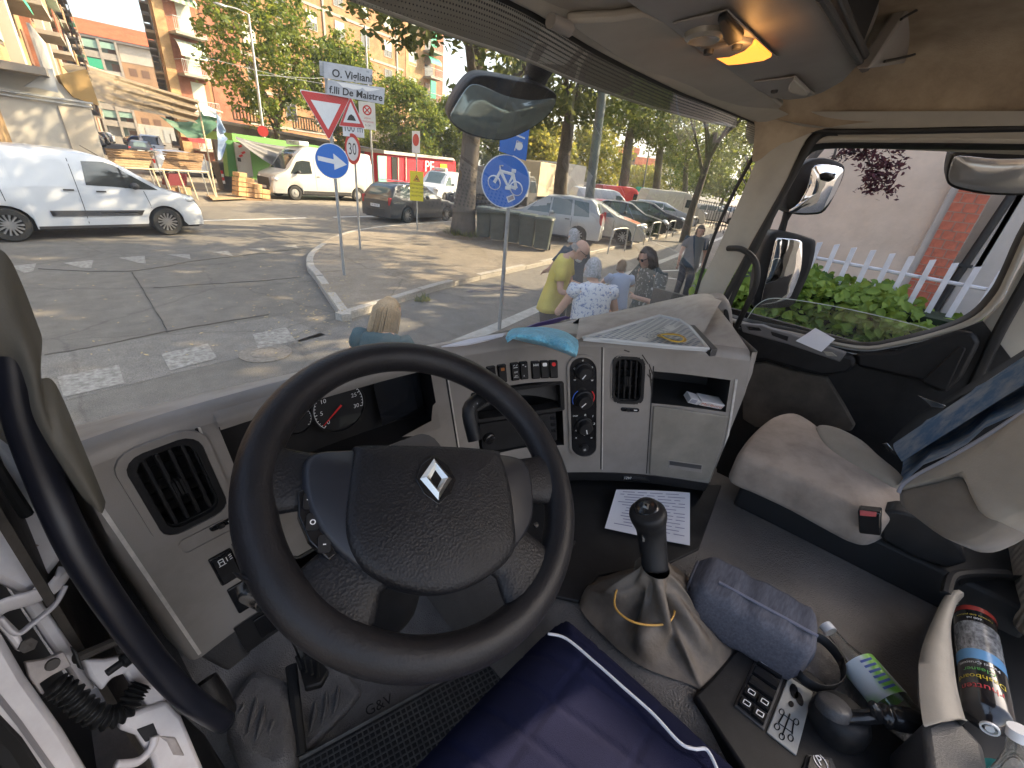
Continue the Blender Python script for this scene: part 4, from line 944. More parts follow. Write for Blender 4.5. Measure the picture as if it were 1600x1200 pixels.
# console with switches between the seats
cn = thing('centre_console','black switch console beside the driver seat with a grey pictogram plate','console',(.68,-.12,ZH))
k = MB(); k.prism([P(x,y,z=1.535) for x,y in ((1085,1085),(1110,1060),(1170,990),(1195,1000),(1290,1065),(1420,1160),(1460,1260),(1200,1260))],(0,0,-.06)); obj('console_body',k,M_blk,cn,bevel=.006)
def flat(pxs,z,th,name,m,parent,bevel=.0015): 
 k = MB(); k.prism([P(x,y,z=z) for x,y in pxs],(0,0,-th)); return obj(name,k,m,parent,bevel=bevel,smooth=30)
def c6(x,y): return (850+x/2.667,750+y/2.667)
sw = flat([c6(*p) for p in ((893,722),(1012,795),(918,1042),(793,940))],1.538,.008,'switch_block',M_dgrey,cn,.002)
TL,TR,BR,BL = [P(*c6(*p),z=1.540) for p in ((898,732),(1004,797),(914,1030),(802,938))]
def bil(u,v,h=0): return TL.lerp(TR,u).lerp(BL.lerp(BR,u),v)+V((0,0,h))
for i in range(5):
 for j in range(2):
  if i < 3 and j == 1: continue
  u0,u1 = (0.02,.98) if i < 3 else ((.02,.49) if j == 0 else (.51,.98)); v0,v1 = i*.2+.015,i*.2+.185
  k = MB(); k.grid([[bil(u0,v0),bil(u1,v0)],[bil(u0+.02,v0+.015,.006),bil(u1-.02,v0+.015,.006)],[bil(u0+.02,(v0+v1)/2,.004),bil(u1-.02,(v0+v1)/2,.004)],[bil(u0+.02,v1-.015,.006),bil(u1-.02,v1-.015,.006)],[bil(u0,v1),bil(u1,v1)]])
  for uu in (u0,u1): k.add([bil(uu,v0),bil(uu+(.02 if uu == u0 else -.02),v0+.015,.006),bil(uu+(.02 if uu == u0 else -.02),v1-.015,.006),bil(uu,v1)],[(0,1,2,3)])
  b = obj('push_switch',k,M_blkg,sw,smooth=30)
  du,dv = (TR-TL).normalized(),(TL-BL).normalized()
  if i in (0,3,4):
   cc = bil((u0+u1)/2 if i else .25,(v0+v1)/2,.0066); q = .0055
   kq = MB()
   for a_,b_ in ((-1,0),(1,0),(0,1),(0,-1)): kq.prism([cc+du*(a_*q+x)+dv*(b_*q*.8+y) for x,y in ((-.0008-(q if b_ else 0),-.0008-(q*.8 if a_ else 0)),(.0008+(q if b_ else 0),-.0008-(q*.8 if a_ else 0)),(.0008+(q if b_ else 0),.0008+(q*.8 if a_ else 0)),(-.0008-(q if b_ else 0),.0008+(q*.8 if a_ else 0)))],(0,0,.0004))
   sy = obj('symbol',kq,M_wht,b,smooth=0)
pt = flat([c6(*p) for p in ((1020,818),(1122,884),(1052,1148),(928,1050))],1.5385,.004,'pictogram_plate',mat('grey plate',(.33,.33,.31),.5,var=.12,vscale=30),cn)
a0,a1,a2 = P(*c6(1020,818),z=1.539),P(*c6(1122,884),z=1.539),P(*c6(928,1050),z=1.539); du = (a1-a0).normalized(); dv = (a2-a0).normalized(); W_,H_ = (a1-a0).length,(a2-a0).length
def onp(u,v,h=.0004): return a0+du*u*W_+dv*v*H_+V((0,0,h))
def pdisc(u,v,ru,rv,a=0):
 k = MB(); k.add([onp(u+ru*math.cos(t)*math.cos(a)-rv*math.sin(t)*math.sin(a),v+ru*math.cos(t)*math.sin(a)+rv*math.sin(t)*math.cos(a)) for t in [2*math.pi*i/20 for i in range(20)]],[tuple(range(20))]); return k
k = pdisc(.36,.18,.20,.10,.3); merge(k,pdisc(.62,.24,.2,.08,.3)); merge(k,pdisc(.42,.40,.10,.05)); obj('pictogram',k,M_blkg,pt,smooth=0)
kq = MB()
for (u,v),(s_,t_) in (((.3,.62),(.7,.62)),((.5,.55),(.5,.9)),((.25,.78),(.75,.78)),((.3,.62),(.25,.78)),((.7,.62),(.78,.8))): kq.tube([onp(u,v),onp(s_,t_)],.0012,4)
for u,v in ((.22,.60),(.78,.60),(.25,.84),(.78,.86),(.5,.92)): kq.tube([onp(u+.09*math.cos(t),v+.045*math.sin(t)) for t in [2*math.pi*i/12 for i in range(12)]],.0009,4,closed=True)
obj('axle_drawing',kq,M_blkg,pt,smooth=0)
b = flat([(1262,1178),(1300,1184),(1312,1215),(1250,1215)],1.540,.008,'switch_block',M_dgrey,cn)
flat([(1266,1180),(1296,1186),(1300,1215),(1258,1210)],1.545,.008,'push_switch',M_blkg,b)
obj('symbol',text_mb('(P)',.020,P(1281,1189,z=1.5455),(.75,-.66,0),(.66,.75,0),.001),M_wht,b,smooth=0)
# parking brake valve: round housing, neck, knob
pb = thing('parking_brake','glossy black parking brake lever on the console beside the water bottle','hand brake',P(1309,1117,z=1.56))
o = P(1308,1130,z=1.545); k = MB(); k.lathe([(.043,-.02),(.045,.0),(.044,.02),(.038,.034),(.030,.040),(0,.041)],28,o,(0,0,1)); obj('housing',k,M_blk,pb,smooth=60)
k = MB(); k.lathe([(.026,0),(.026,.016),(.022,.02),(0,.02)],20,P(1300,1112,z=1.585),(.3,.2,1)); obj('collar',k,M_dgrey,pb,smooth=50)
la_ = [P(1318,1120,z=1.59),P(1350,1121,z=1.60),P(1378,1118,z=1.605),P(1400,1122,z=1.605),P(1432,1127,z=1.60)]
k = MB(); c = spline(la_,6); n = len(c); k.tube(c,[(.0115 if i/n < .45 else .0125+.008*math.exp(-((i/n-.54)/.05)**2)+.007*max(0,min(1,(i/n-.6)/.12))*math.sqrt(max(.03,1-max(0,(i/n-.86)/.14)**2))) for i in range(n)],16); obj('lever',k,M_blkg,pb,smooth=180)
k = MB(); k.tube([P(1372,1120,z=1.61),P(1366,1104,z=1.63),P(1362,1098,z=1.635)],[.009,.009,.005],10); obj('release_collar',k,M_blkg,pb)
# pencil case bag
M_bag = mat('grey melange canvas',(.070,.070,.085),.95,col2=(.125,.125,.148),vscale=14,bump=.12,bscale=200,stretch=(2.2,14,14))
bag = thing('zip_bag','grey melange zip bag lying beside the gear lever','bag',P(1170,960,z=ZH))
bl_,br_ = P(1076,905,z=ZH+.052),P(1266,1012,z=ZH+.052); bx_ = (br_-bl_).normalized(); by_ = V((-bx_.y,bx_.x,0)).normalized()
if by_.dot(CAM-bl_) < 0: by_ = -by_
k = MB(); rings = []
for i in range(25):
 f = i/24; e = min(1,(.55+.45*math.sin(min(1,f/.14)*math.pi/2)))*min(1,(.55+.45*math.sin(min(1,(1-f)/.10)*math.pi/2)))
 p = bl_.lerp(br_,f); R_ = []
 for x,z_ in [(q[0],q[1]) for q in rrect(.15,.112,.028,5)]:
  wv = .0025*math.sin(f*17+x*50)+.002*math.sin(f*31+z_*60)
  R_.append(p+by_*(x*e*(1-.12*(z_ > 0)))+V((0,0,z_*e+wv)))
 rings.append(R_)
k.loft(rings); obj('bag_body',k,M_bag,bag,smooth=180)
zp = [bl_.lerp(br_,f)+by_*(.022-.0*f)+V((0,0,.0585)) for f in (.22,.4,.6,.8,.97)]
k = MB(); k.tube(spline(zp,5),.0032,6); obj('zip',k,mat('zip tape',(.16,.16,.2),.7),bag)
for f in (.015,.985):
 k = MB(); p = bl_.lerp(br_,f); e = .93 if f > .5 else .9; k.tube([p+by_*(x*e*.62)+V((0,0,z_*e*.66)) for x,z_ in rrect(.15,.112,.028,5)],.003,6,closed=True); obj('piping',k,M_bag,bag)
lp = [(1264,992),(1288,1002),(1312,1030),(1318,1058),(1305,1074),(1280,1076),(1255,1062),(1243,1046)]
k = MB(); c = spline([P(x,y,z=ZH+.035) for x,y in lp],5); k.grid([[p+V((0,0,-.012)) for p in c],[p+V((0,0,.012)) for p in c],[p+V((.002,.001,.012)) for p in c],[p+V((.002,.001,-.012)) for p in c]]); obj('strap',k,M_rub,bag,smooth=180)
# bottles
M_pet = glass_mat('clear plastic',tint=(.93,.95,.95),dirt=.05,refl=2.2)
def bottle(name,label,A,B,r,lab=None,labmat=None,scale=1.0,cap=None):
 t = thing(name,label,'bottle',A); ax_ = (B-A).normalized(); L_ = (B-A).length
 pr = [(.010,0),(.0115,.004),(.012,.018),(.0125,.03),(.018,.055),(.028,.08),(r,.10),(r*.97,.12),(r,.135),(r,L_-.03),(r*.94,L_-.02),(r,L_-.012),(r*.85,L_),(0,L_)]
 k = MB(); k.lathe(pr,24,A,ax_); obj('bottle_body',k,M_pet,t,smooth=180)
 k = MB(); k.lathe([(.0135,-.012),(.0135,.004),(.0125,.004)],18,A,ax_); obj('cap',k,cap or M_wht,t)
 if lab:
  k = MB(); k.lathe([(r*1.012,L_*lab[0]),(r*1.012,L_*lab[1])],28,A,ax_,caps=False); obj('label_sleeve',k,labmat,t,smooth=180)
 return t,ax_,L_
M_lab = mat('green white label',(.62,.68,.70),.4,col2=(.16,.42,.05),vscale=9,thr=(.46,.52),detail=1)
A = P(1296,985,z=ZH+.036); B = P(1420,1130,z=ZH+.036)
t,ax_,L_ = bottle('water_bottle','clear water bottle with green and white label lying on the tunnel floor',A,B,.0335,(.40,.80),M_lab)
vd = (CAM-A.lerp(B,.6)).normalized(); sd_ = ax_.cross(vd).normalized(); un_ = sd_.cross(ax_).normalized()
for i in range(6):
 o_ = A+ax_*L_*(.46+.055*i)+(un_*math.cos(.5)+sd_*math.sin(.5)*(1 if sd_.dot(_EX) > 0 else -1))*.0345
 nn2 = (o_-(A+ax_*L_*(.46+.055*i))).normalized(); uu = ax_.cross(nn2); k = MB(); k.prism([o_+uu*x+ax_*y for x,y in ((-.012,-.002),(.012,-.002),(.012,.002),(-.012,.002))],nn2*.0005); obj('print_line',k,mat('blue print dark',(.06,.10,.30),.5),t,smooth=0)
# storage box at the lower right, spray can and second bottle in it
M_cub = mat('grey beige plastic',(.23,.21,.18),.5,var=.15,vscale=8,bump=.08,bscale=400)
bx = thing('storage_box','grey beige open storage box holding a spray can at the lower right','storage box',(1.05,-.42,ZH))
def zz(pxs,z): return [P(x,y,z=z) for x,y in pxs]
k = MB(); fr_o = zz([(1490,922),(1478,928),(1457,968),(1438,1020),(1436,1070),(1442,1130),(1452,1132)],1.66); fr_i = zz([(1506,932),(1497,940),(1486,978),(1490,1030),(1496,1075),(1508,1122),(1512,1125)],1.66)
bo2 = zz([(1500,950),(1470,960),(1450,990),(1440,1040),(1438,1090),(1446,1140),(1456,1140)],ZH)
n5 = 5; o_,i_,b_ = spline(fr_o,n5),spline(fr_i,n5),spline(bo2,n5)
k.grid([b_,[p.lerp(q,.75) for p,q in zip(b_,o_)],o_,[p.lerp(q,.3)+V((0,0,.008)) for p,q in zip(o_,i_)],[p.lerp(q,.8)+V((0,0,.008)) for p,q in zip(o_,i_)],i_,[p+V((0,0,-.12)) for p in i_]])
obj('box_rim',k,M_cub,bx,smooth=80)
k = MB(); k.prism(zz([(1442,1128),(1485,1110),(1540,1165),(1560,1260),(1460,1260)],1.645),(0,0,-.12)); obj('box_front',k,M_dgrey,bx,bevel=.01)
k = MB(); k.tube(spline(zz([(1478,930),(1485,905),(1500,897),(1540,895),(1575,897)],1.66),6),.010,8); obj('box_edge',k,M_blk,bx)
k = MB(); k.prism(zz([(1490,925),(1520,905),(1700,890),(1700,1260),(1560,1260),(1500,1120)],1.545),(0,0,-.02)); obj('box_floor',k,M_dark,bx)
k = MB(); k.grid([zz([(1500,902),(1560,898),(1640,900)],1.655),zz([(1500,930),(1560,925),(1640,930)],1.55)]); obj('box_back',k,M_blk,bx)
A = P(1545,1128,z=1.605); B = P(1522,965,z=1.605); ax_ = (B-A).normalized(); L_ = (B-A).length; r = .0335
sc_ = thing('spray_can','black spray can with red, blue and yellow print in the storage box','spray can',A)
k = MB(); k.lathe([(.012,-.012),(.014,-.006),(.020,-.001),(.024,.003),(r*.93,.006),(r,.012),(r,L_-.012),(r*.92,L_-.004),(0,L_)],32,A,ax_); obj('can_body',k,mat('black lacquer',(.015,.014,.016),.18,coat=.6),sc_,smooth=60)
k = MB(); k.lathe([(.006,-.016),(.006,-.004),(0,-.003)],12,A,ax_); k.lathe([(.0125,-.012),(.0125,-.016),(.010,-.016),(.010,-.011)],16,A,ax_); obj('nozzle',k,M_wht,sc_)
for f0,f1,m_ in ((.93,.985,mat('can red',(.35,.04,.03),.25)),(.50,.80,mat('can grey picture',(.10,.10,.10),.25,col2=(.45,.45,.45),vscale=22,stretch=(3,3,9))),(.40,.50,mat('can blue',(.14,.34,.60),.25))):
 k = MB(); k.lathe([(r*1.006,L_*f0),(r*1.006,L_*f1)],32,A,ax_,caps=False); obj('print_band',k,m_,sc_,smooth=180)
vd = (CAM-A.lerp(B,.5)); vd = (vd-ax_*vd.dot(ax_)).normalized(); sd_ = ax_.cross(vd)
def wrap(txt,size,f,m_,turn=0.0,d=.0008):
 cu = text_mb(txt,size,(0,0,0),(1,0,0),(0,1,0)); k = MB()
 for q in cu.v:
  a = q.x/r+turn; k.v.append(A+ax_*(L_*f+(-q.y))+ (vd*math.cos(a)+sd_*math.sin(a)*-1)*(r+d))
 k.f = cu.f; k.mi = cu.mi
 obj('lettering',k,m_,sc_,smooth=0)
wrap('rhutten',.020,.15,mat('can red print',(.55,.05,.06),.3),.1); wrap('Dashboard',.016,.235,mat('can yellow',(.65,.50,.04),.3),.1); wrap('Cleaner',.014,.30,mat('can green print',(.10,.40,.08),.3),.1); wrap('Pulisci Cruscotti',.009,.36,M_wht,.1)
wrap('Formula anti polvere',.007,.87,mat('can yellow',(.65,.50,.04),.3)); wrap('600 ml',.008,.835,M_wht)
bottle('water_bottle','second clear plastic bottle standing at the lower right corner of the picture',P(1592,1150,z=1.70),P(1575,1290,z=1.56),.036,(.5,.9),mat('teal label',(.04,.22,.20),.4))
# rear edge of another seat at the right border
st2 = thing('rear_seat','pale ribbed fabric edge of a rear seat at the right border','seat',V((1.0,-.6,1.6)))
softpx([(1572,790),(1566,830),(1572,880),(1575,940),(1583,980),(1600,990),(1700,1000),(1700,740),(1600,760)],V((0,-.47,0)),(0,1,.0),.1,.02,'seat_side',mat('ribbed beige fabric',(.36,.30,.23),.9,bump=.4,bscale=60,btype='wave',stretch=(.2,.2,6)),st2)
# papers, towel, bands, packet
def sheet(pts,nu,nv,wav,name,label,cat,m_,lines_=None,seed=0):
 rn = random.Random(seed); a,b,c,d = pts; k = MB(); rows = []
 for j in range(nv+1):
  rows.append([a.lerp(b,i/nu).lerp(d.lerp(c,i/nu),j/nv)+V((0,0,wav*(math.sin(i/nu*3+seed)*math.cos(j/nv*4+seed)))) for i in range(nu+1)])
 k.grid(rows); k.grid([[p-V((0,0,.0006)) for p in r_] for r_ in rows]); o = obj(name,k,m_,None,smooth=180); tag(o,label,cat); return o,rows
M_pap = mat('paper',(.62,.63,.68),.8); M_ink = mat('ink',(.22,.23,.33),.8)
pa,rows = sheet((P(963,765,z=1.560),P(1078,770,z=1.560),P(1078,852,z=1.534),P(945,825,z=1.536)),10,10,.003,'paper_sheet','printed paper sheet sticking out of the cubby under the dashboard','paper',M_pap)
rn = random.Random(3)
for j in range(13):
 f = (j+1.2)/15; s0 = rn.uniform(.06,.2)
 while s0 < .85:
  s1 = min(.93,s0+rn.uniform(.05,.25)); q0,q1 = [(rows[0][0].lerp(rows[0][10],s).lerp(rows[10][0].lerp(rows[10][10],s),f)+V((0,0,.0045))) for s in (s0,s1)]
  k = MB(); dv_ = (rows[10][5]-rows[0][5]).normalized()*.0014; k.add([q0-dv_,q1-dv_,q1+dv_,q0+dv_],[(0,1,2,3)]); obj('print_line',k,M_ink,pa,smooth=0); s0 = s1+.04
np_,rows = sheet((P(1274,512,x=1.865),P(1305,530,x=1.86),P(1284,549,x=1.825),P(1243,533,x=1.83)),8,8,.0015,'note_sheet','torn spiral notebook page lying on the passenger door armrest','paper',mat('white paper',(.72,.72,.75),.8),seed=2)
for i in range(9):
 k = MB(); q = rows[0][0].lerp(rows[0][8],(i+.5)/9); k.tube([q+V((0,0,.001))+_EU*.003,q+V((0,0,.001))+_EX*.0015+_EU*.0005],.0008,4); obj('torn_hole',k,M_scuff,np_,smooth=0)
# cigarette packet lying on the shelf, lid open
cp = thing('cigarette_packet','open white cigarette packet with red lettering on the dashboard shelf','cigarette packet',DF(1.27,1.85,-.03))
o = DF(1.272,1.852,-.012); q,t = cs(1.272+.2*.18); tx = V((t.x,t.y,0)); nx = V((t.y,-t.x,0)); tl = (tx+V((0,0,-.06))).normalized(); upn = (V((0,0,.8))+nx*.45).normalized(); upn = (upn-tl*upn.dot(tl)).normalized(); dn_ = tl.cross(upn)
M_pk = mat('packet card',(.72,.70,.70),.45)
k = MB(); k.prism([o+tl*x+upn*y for x,y in ((-.002,0),(.062,0),(.062,.022),(-.002,.022))],-nx*.05); obj('packet_body',k,M_pk,cp,bevel=.001)
fo = o+nx*.0006; obj('lettering',text_mb('Marlboro',.0155,fo+tl*.030+upn*.011,tl,upn,.0008),mat('packet red',(.55,.16,.08),.5),cp,smooth=0)
k = MB(); k.prism([o+tl*x+upn*y for x,y in ((-.034,.002),(-.004,-.001),(-.004,.019),(-.034,.025))],-nx*.045); ld = obj('packet_lid',k,M_pk,cp,bevel=.001)
for i in range(5):
 k = MB(); yy = .006+i*.0035; k.prism([fo+tl*x+upn*y for x,y in ((-.031,yy),(-.014,yy-.001),(-.014,yy+.001),(-.031,yy+.002))],nx*.0004); obj('print_line',k,M_ink,ld,smooth=0)
# grey tray mat on the dash, its drawer edge, yellow bands
ZD = 2.040
trp = [(912,529),(1030,494),(1062,501),(1078,512),(1106,546),(1060,543),(985,536)]
tm = thing('tray_mat','pale grey plastic anti slip tray on the dashboard top','tray',P(1020,525,z=ZD))
M_tray = mat('pale grey tray',(.42,.44,.45),.38,var=.08,vscale=9)
k = MB(); tp = [P(x,y,z=ZD) for x,y in trp]; k.prism(tp,(0,0,-.006)); obj('tray_base',k,M_tray,tm)
k = MB(); k.tube([p+V((0,0,.002)) for p in tp],.0042,8,closed=True); obj('tray_rim',k,M_tray,tm)
cx0,dU = P(925,531,z=ZD),None
ua = (P(1098,541,z=ZD)-P(925,531,z=ZD)); va = (P(1030,500,z=ZD)-P(925,531,z=ZD)); dk = mat('blue grey dimple',(.10,.14,.20),.4)
k = MB()
def inpoly(x,y,poly):
 c = False
 for i in range(len(poly)):
  (x1,y1),(x2,y2) = poly[i-1],poly[i]
  if (y1 > y) != (y2 > y) and x < (x2-x1)*(y-y1)/(y2-y1)+x1: c = not c
 return c
ul,vl = ua.length,va.length; u1,v1 = ua.normalized(),va.normalized(); pl2 = [(p.x,p.y) for p in tp]; pc = sum((V(p.to_tuple()) for p in tp),V((0,0,0)))/len(tp)
for i in range(-2,40):
 for j in range(-2,34):
  p = cx0+V((.70,-.71,0))*(i*.0175+(j % 2)*.0087)+V((.71,.70,0))*(j*.0115)
  q = pc+(p-pc)*1.10
  if not inpoly(q.x,q.y,pl2): continue
  k.add([p+V((0,0,.0006))+V((.70,-.71,0))*.0062*math.cos(a)+V((.71,.70,0))*.0032*math.sin(a)+V((0,0,.0010)) for a in [math.pi/4*q_ for q_ in range(8)]],[tuple(range(8))])
dm = obj('dimple',k,dk,tm,smooth=0); dm['kind'] = 'stuff'
k = MB(); a,b,c,d = [P(x,y,z=ZD+.0022) for x,y in ((990,531),(1046,508),(1058,513),(1008,535))]; k.add([a,b,c,d],[(0,1,2,3)]); lb = obj('nameplate',k,M_tray,tm,smooth=0)
obj('lettering',text_mb('RENAULT',.030,(a+b+c+d)/4,b-a,V((0,0,1)).cross((b-a).normalized()),.001),dk,lb,smooth=0)
k = MB(); k.prism([P(x,y,z=ZD+.004) for x,y in ((1078,507),(1086,508),(1122,545),(1112,546))],(0,0,-.02)); obj('drawer_edge',k,M_dgrey,dash,bevel=.002)
yb = thing('cable_loop','coiled yellow brown cord lying on the grey dashboard tray','cord',P(1050,528,z=ZD))
for i in range(5):
 k = MB(); ph = i*.35; c0 = P(1050,527,z=ZD+.006+i*.0022); k.tube([c0+V((.70,-.71,0))*((.036-.002*i)*math.cos(a+ph))+V((.71,.70,0))*((.027-.0015*(i % 3))*math.sin(a+ph))+V((0,0,.002*math.sin(2*a+i))) for a in [2*math.pi*q/36 for q in range(36)]],.0016,6,closed=True)
 obj('strand',k,mat('yellow cord',(.50,.34,.05),.5) if i % 2 == 0 else mat('brown cord',(.20,.10,.03),.5),yb)
# pod of the dash by the passenger door with its demister slot
k = MB(); rows = []
for ft,bk2 in zip(((900,531),(960,514),(1030,493.5),(1062,500),(1080,508),(1100,520)),((905,497),(985,482),(1040,470),(1080,461),(1106,459),(1131,466))):
 a,b = P(*ft,z=2.036),P(*bk2,y=P(*ft,z=2.036).y+.12); rows.append([a.lerp(b,f)+V((0,0,.018*math.sin(f*math.pi))) for f in frange(0,1,6)]+[b+V((.01,.05,-.05))])
rows = [spline(c,4) for c in zip(*rows)]
k.grid(rows); obj('dash_swell',k,M_top,dash,smooth=180)
pdq = softpx([(1098,480),(1110,467),(1131,465),(1143,480),(1146,520),(1147,560),(1122,550),(1106,526),(1099,506)],P(1122,505,x=1.60),(-.93,-.36,.1),.16,.03,'dash_pod',M_sil,dash,.012)
softpx([(1131,486),(1137,485),(1140,500),(1141,525),(1136,530),(1132,505)],P(1122,505,x=1.575),(-.93,-.36,.1),.01,.002,'demist_vent',M_dark,dash,.0)
# towel: folded cloth draped over the edge
tw = [[(790,527),(800,514),(830,511),(860,512),(885,519),(903,531)],[(791,530),(806,522),(835,520),(862,523),(886,531),(904,541)],[(800,530),(815,530),(840,532),(864,538),(884,547),(902,553)],[(806,531),(822,535),(845,540),(866,546),(882,552),(899,559)]]
pl_z = [2.052,2.075,2.066,2.040]; k = MB(); rows = []
for r_,z in zip(tw,pl_z): rows.append(spline([P(x,y,z=z-(.02 if i == 5 else 0)+.004*math.sin(i*2.3+z*90)) for i,(x,y) in enumerate(r_)],6))
cols = list(zip(*rows)); rows = [spline(c,4) for c in cols]
k.grid(rows); o = obj('towel',k,mat('light blue terry cloth',(.15,.50,.70),.95,var=.2,vscale=30,bump=1.0,bscale=160,sheen=.3),None,smooth=180); tag(o,'light blue microfibre towel draped over the dashboard edge','towel')
s_ = o.modifiers.new('s','SOLIDIFY'); s_.thickness = .008; s_.offset = -1
# papers under the windscreen, wiper arm
k = MB(); k.prism([P(x,y,z=2.03) for x,y in ((690,541),(735,529),(790,520),(785,526),(730,537))],(0,0,-.004)); o = obj('folded_paper',k,M_pap,None); tag(o,'white folded paper at the foot of the windscreen left of the towel','paper')
k = MB(); k.prism([P(x,y,y=.74) for x,y in ((812,516),(840,505),(885,494),(892,496),(870,504),(830,516))],(0,.004,0)); o = obj('booklet',k,mat('purple print',(.07,.05,.18),.5),None); tag(o,'dark purple leaflet standing at the foot of the windscreen behind the towel','leaflet')
k = MB(); k.tube([P(900,500,y=.93),P(870,504,y=.93),P(790,519,y=.94),P(640,556,y=.94)],.006,8); o = obj('wiper',k,M_rub,None); tag(o,'black wiper blade along the foot of the windscreen','wiper blade')
# ================================================================ DOOR OPENING AT THE LEFT: PILLAR, GRAB RAIL, HINGE POST
k = MB(); lft = [(-30,560),(20,560),(41,602),(54,656),(97,730),(130,778),(147,792)]; rgt = [(-30,380),(8,395),(33,440),(58,505),(66,532),(63,565),(62,590),(87,600),(128,693),(165,784)]
a = spline([P(x,y,y=.585) for x,y in lft],9); b = spline([P(x,y,y=.605) for x,y in rgt],6); m_ = min(len(a),len(b)); rows = []
for f in (0,.2,.5,.8,1): rows.append([a[i*(len(a)-1)//(m_-1)].lerp(b[i*(len(b)-1)//(m_-1)],f)+V((0,-.02*math.sin(f*math.pi),0)) for i in range(m_)])
k.grid(rows); obj('pillar_trim',k,mat('dark pillar trim',(.105,.098,.080),.6,var=.1,vscale=6,bump=.08,bscale=500),cab,smooth=180)
gr = thing('grab_rail','thick black grab rail curving down beside the open driver door','grab rail',P(180,955,y=.57))
pth = spline([P(-10,486,y=.665),P(12,500,y=.66),P(22,560,y=.655),P(36,650,y=.645),P(76,762,y=.63),P(122,862,y=.60),P(184,958,y=.57),P(248,1042,y=.55),P(300,1095,y=.535),P(350,1128,y=.545)],8)
k = MB(); k.tube(pth,.0165,16); obj('rail',k,mat('smooth black rail',(.012,.013,.020),.38),gr,smooth=180)
k = MB(); k.tube([P(318,1065,y=.60),P(332,1095,y=.575),P(348,1120,y=.56)],[.02,.024,.022],12); obj('rail_foot',k,M_blk,gr)
# fuzzy door seal and trim between rail and dash
k = MB(); a = spline([P(x,y,y=.76) for x,y in ((60,660),(105,780),(170,900),(230,1010),(290,1110))],6); b = spline([P(x,y,y=.72) for x,y in ((110,690),(165,800),(235,930),(300,1060),(335,1120))],6); k.grid([a,[p.lerp(q,.5)+V((.0,-.03,0)) for p,q in zip(a,b)],b]); obj('carpet_trim',k,mat('dark felt',(.030,.030,.033),1.0,bump=.5,bscale=300),cab,smooth=180)
k = MB(); k.tube(spline([P(x,y,y=.70) for x,y in ((60,690),(92,790),(140,880),(205,980),(262,1070))],6),.011,8); obj('door_seal',k,M_rub,cab)
hp = thing('hinge_post','white scuffed door hinge post with bracket arms beside the open driver door','door post',V((-.16,.62,1.3)))
HN = V((.30,-.80,.52)).normalized(); HO = V((-.13,.62,1.62))
def hpx(px,py,x0): return PP(px,py,HO+HN*(x0+.15),HN)
def lpl(pxs,x0,th,name,m,bevel=.004): 
 k = MB(); k.prism([hpx(x,y,x0) for x,y in pxs],HN*th); return obj(name,k,m,hp,bevel=bevel,smooth=40)
M_grime = mat('grimy metal',(.10,.085,.07),.6,col2=(.035,.03,.025),vscale=9,bump=.2,bscale=60)
k = MB(); k.prism([V((-.24,.30,1.0)),V((-.24,1.0,1.0)),V((-.24,1.0,2.3)),V((-.24,.30,2.3))],(.01,0,0)); obj('back_panel',k,M_dark,hp)
k = MB(); k.box((-.19,.65,1.14),(.13,.8,.02)); k.box((-.135,.9,1.5),(.01,.4,.9)); obj('cavity',k,M_grime,hp)
lpl([(-60,640),(10,690),(50,720),(88,815),(100,870),(72,905),(40,930),(-60,880)],-.150,-.03,'post_plate',M_white,.008)
lpl([(15,815),(30,822),(42,845),(62,852),(50,858),(28,848)],-.147,-.005,'dent',mat('bare scrape',(.30,.22,.18),.5),.001)
lpl([(-10,850),(8,862),(60,930),(120,1020),(150,1075),(130,1080),(80,1010),(20,920),(-10,880)],-.185,-.02,'post_flange',M_white,.004)
lpl([(60,925),(100,945),(135,1015),(110,1045),(70,1000),(40,950)],-.20,-.01,'inner_flange',M_grime,.004)
def arm(path,ws,x0,name,m=M_white,fl=1.0):
 k = MB(); k.tube(spline([hpx(x,y,x0) for x,y in path],6),ws,10,flat=fl); return obj(name,k,m,hp,smooth=180)
arm([(-15,960),(10,945),(45,935),(80,920),(98,898),(88,895)],.012,-.135,'hinge_arm',fl=.35); arm([(0,965),(25,990),(50,975),(85,945),(102,915)],.010,-.140,'hinge_arm',fl=.35)
lpl([(0,955),(30,985),(42,1015),(30,1020),(8,990),(-20,960)],-.140,-.02,'hinge_plate',M_white,.004)
k = MB(); k.lathe([(.009,0),(.009,.008),(0,.009)],6,hpx(42,1008,-.142),HN); obj('bolt',k,M_grime,hp,smooth=0)
lpl([(40,1035),(72,1030),(100,1018),(112,1040),(80,1056),(62,1068),(72,1086),(66,1086),(46,1058)],-.140,-.015,'check_bracket',mat('dirty bracket',(.42,.37,.34),.5,var=.25,vscale=20),.003)
k = MB(); k.lathe([(.008,0),(.007,.004),(0,.004)],12,hpx(82,1038,-.139),HN); obj('rivet',k,M_grime,hp)
k = MB(); k.tube([hpx(116,1030,-.145),hpx(150,1015,-.15),hpx(185,1000,-.15)],.007,8); obj('check_rod',k,M_grime,hp)
lpl([(112,1010),(122,1020),(132,1048),(124,1044)],-.138,-.01,'rod_washer',M_rub,.001)
lpl([(130,1030),(165,1030),(205,1022),(240,1050),(262,1095),(232,1104),(206,1068),(196,1052),(175,1060),(160,1080),(142,1060)],-.150,-.02,'lower_bracket',M_white,.004)
lpl([(195,1118),(262,1095),(285,1120),(310,1180),(345,1260),(260,1260),(240,1190),(215,1150),(186,1140)],-.140,-.02,'sill_plate',M_white,.006)
lpl([(214,1140),(240,1130),(248,1150),(228,1160)],-.138,-.004,'slot_hole',M_dark,.001)
lpl([(248,1150),(275,1152),(290,1182),(272,1180),(262,1160)],-.137,-.01,'latch_hook',mat('dirty bracket',(.42,.37,.34),.5),.003)
arm([(180,1195),(215,1190),(236,1170),(242,1150)],.006,-.135,'hinge_arm')
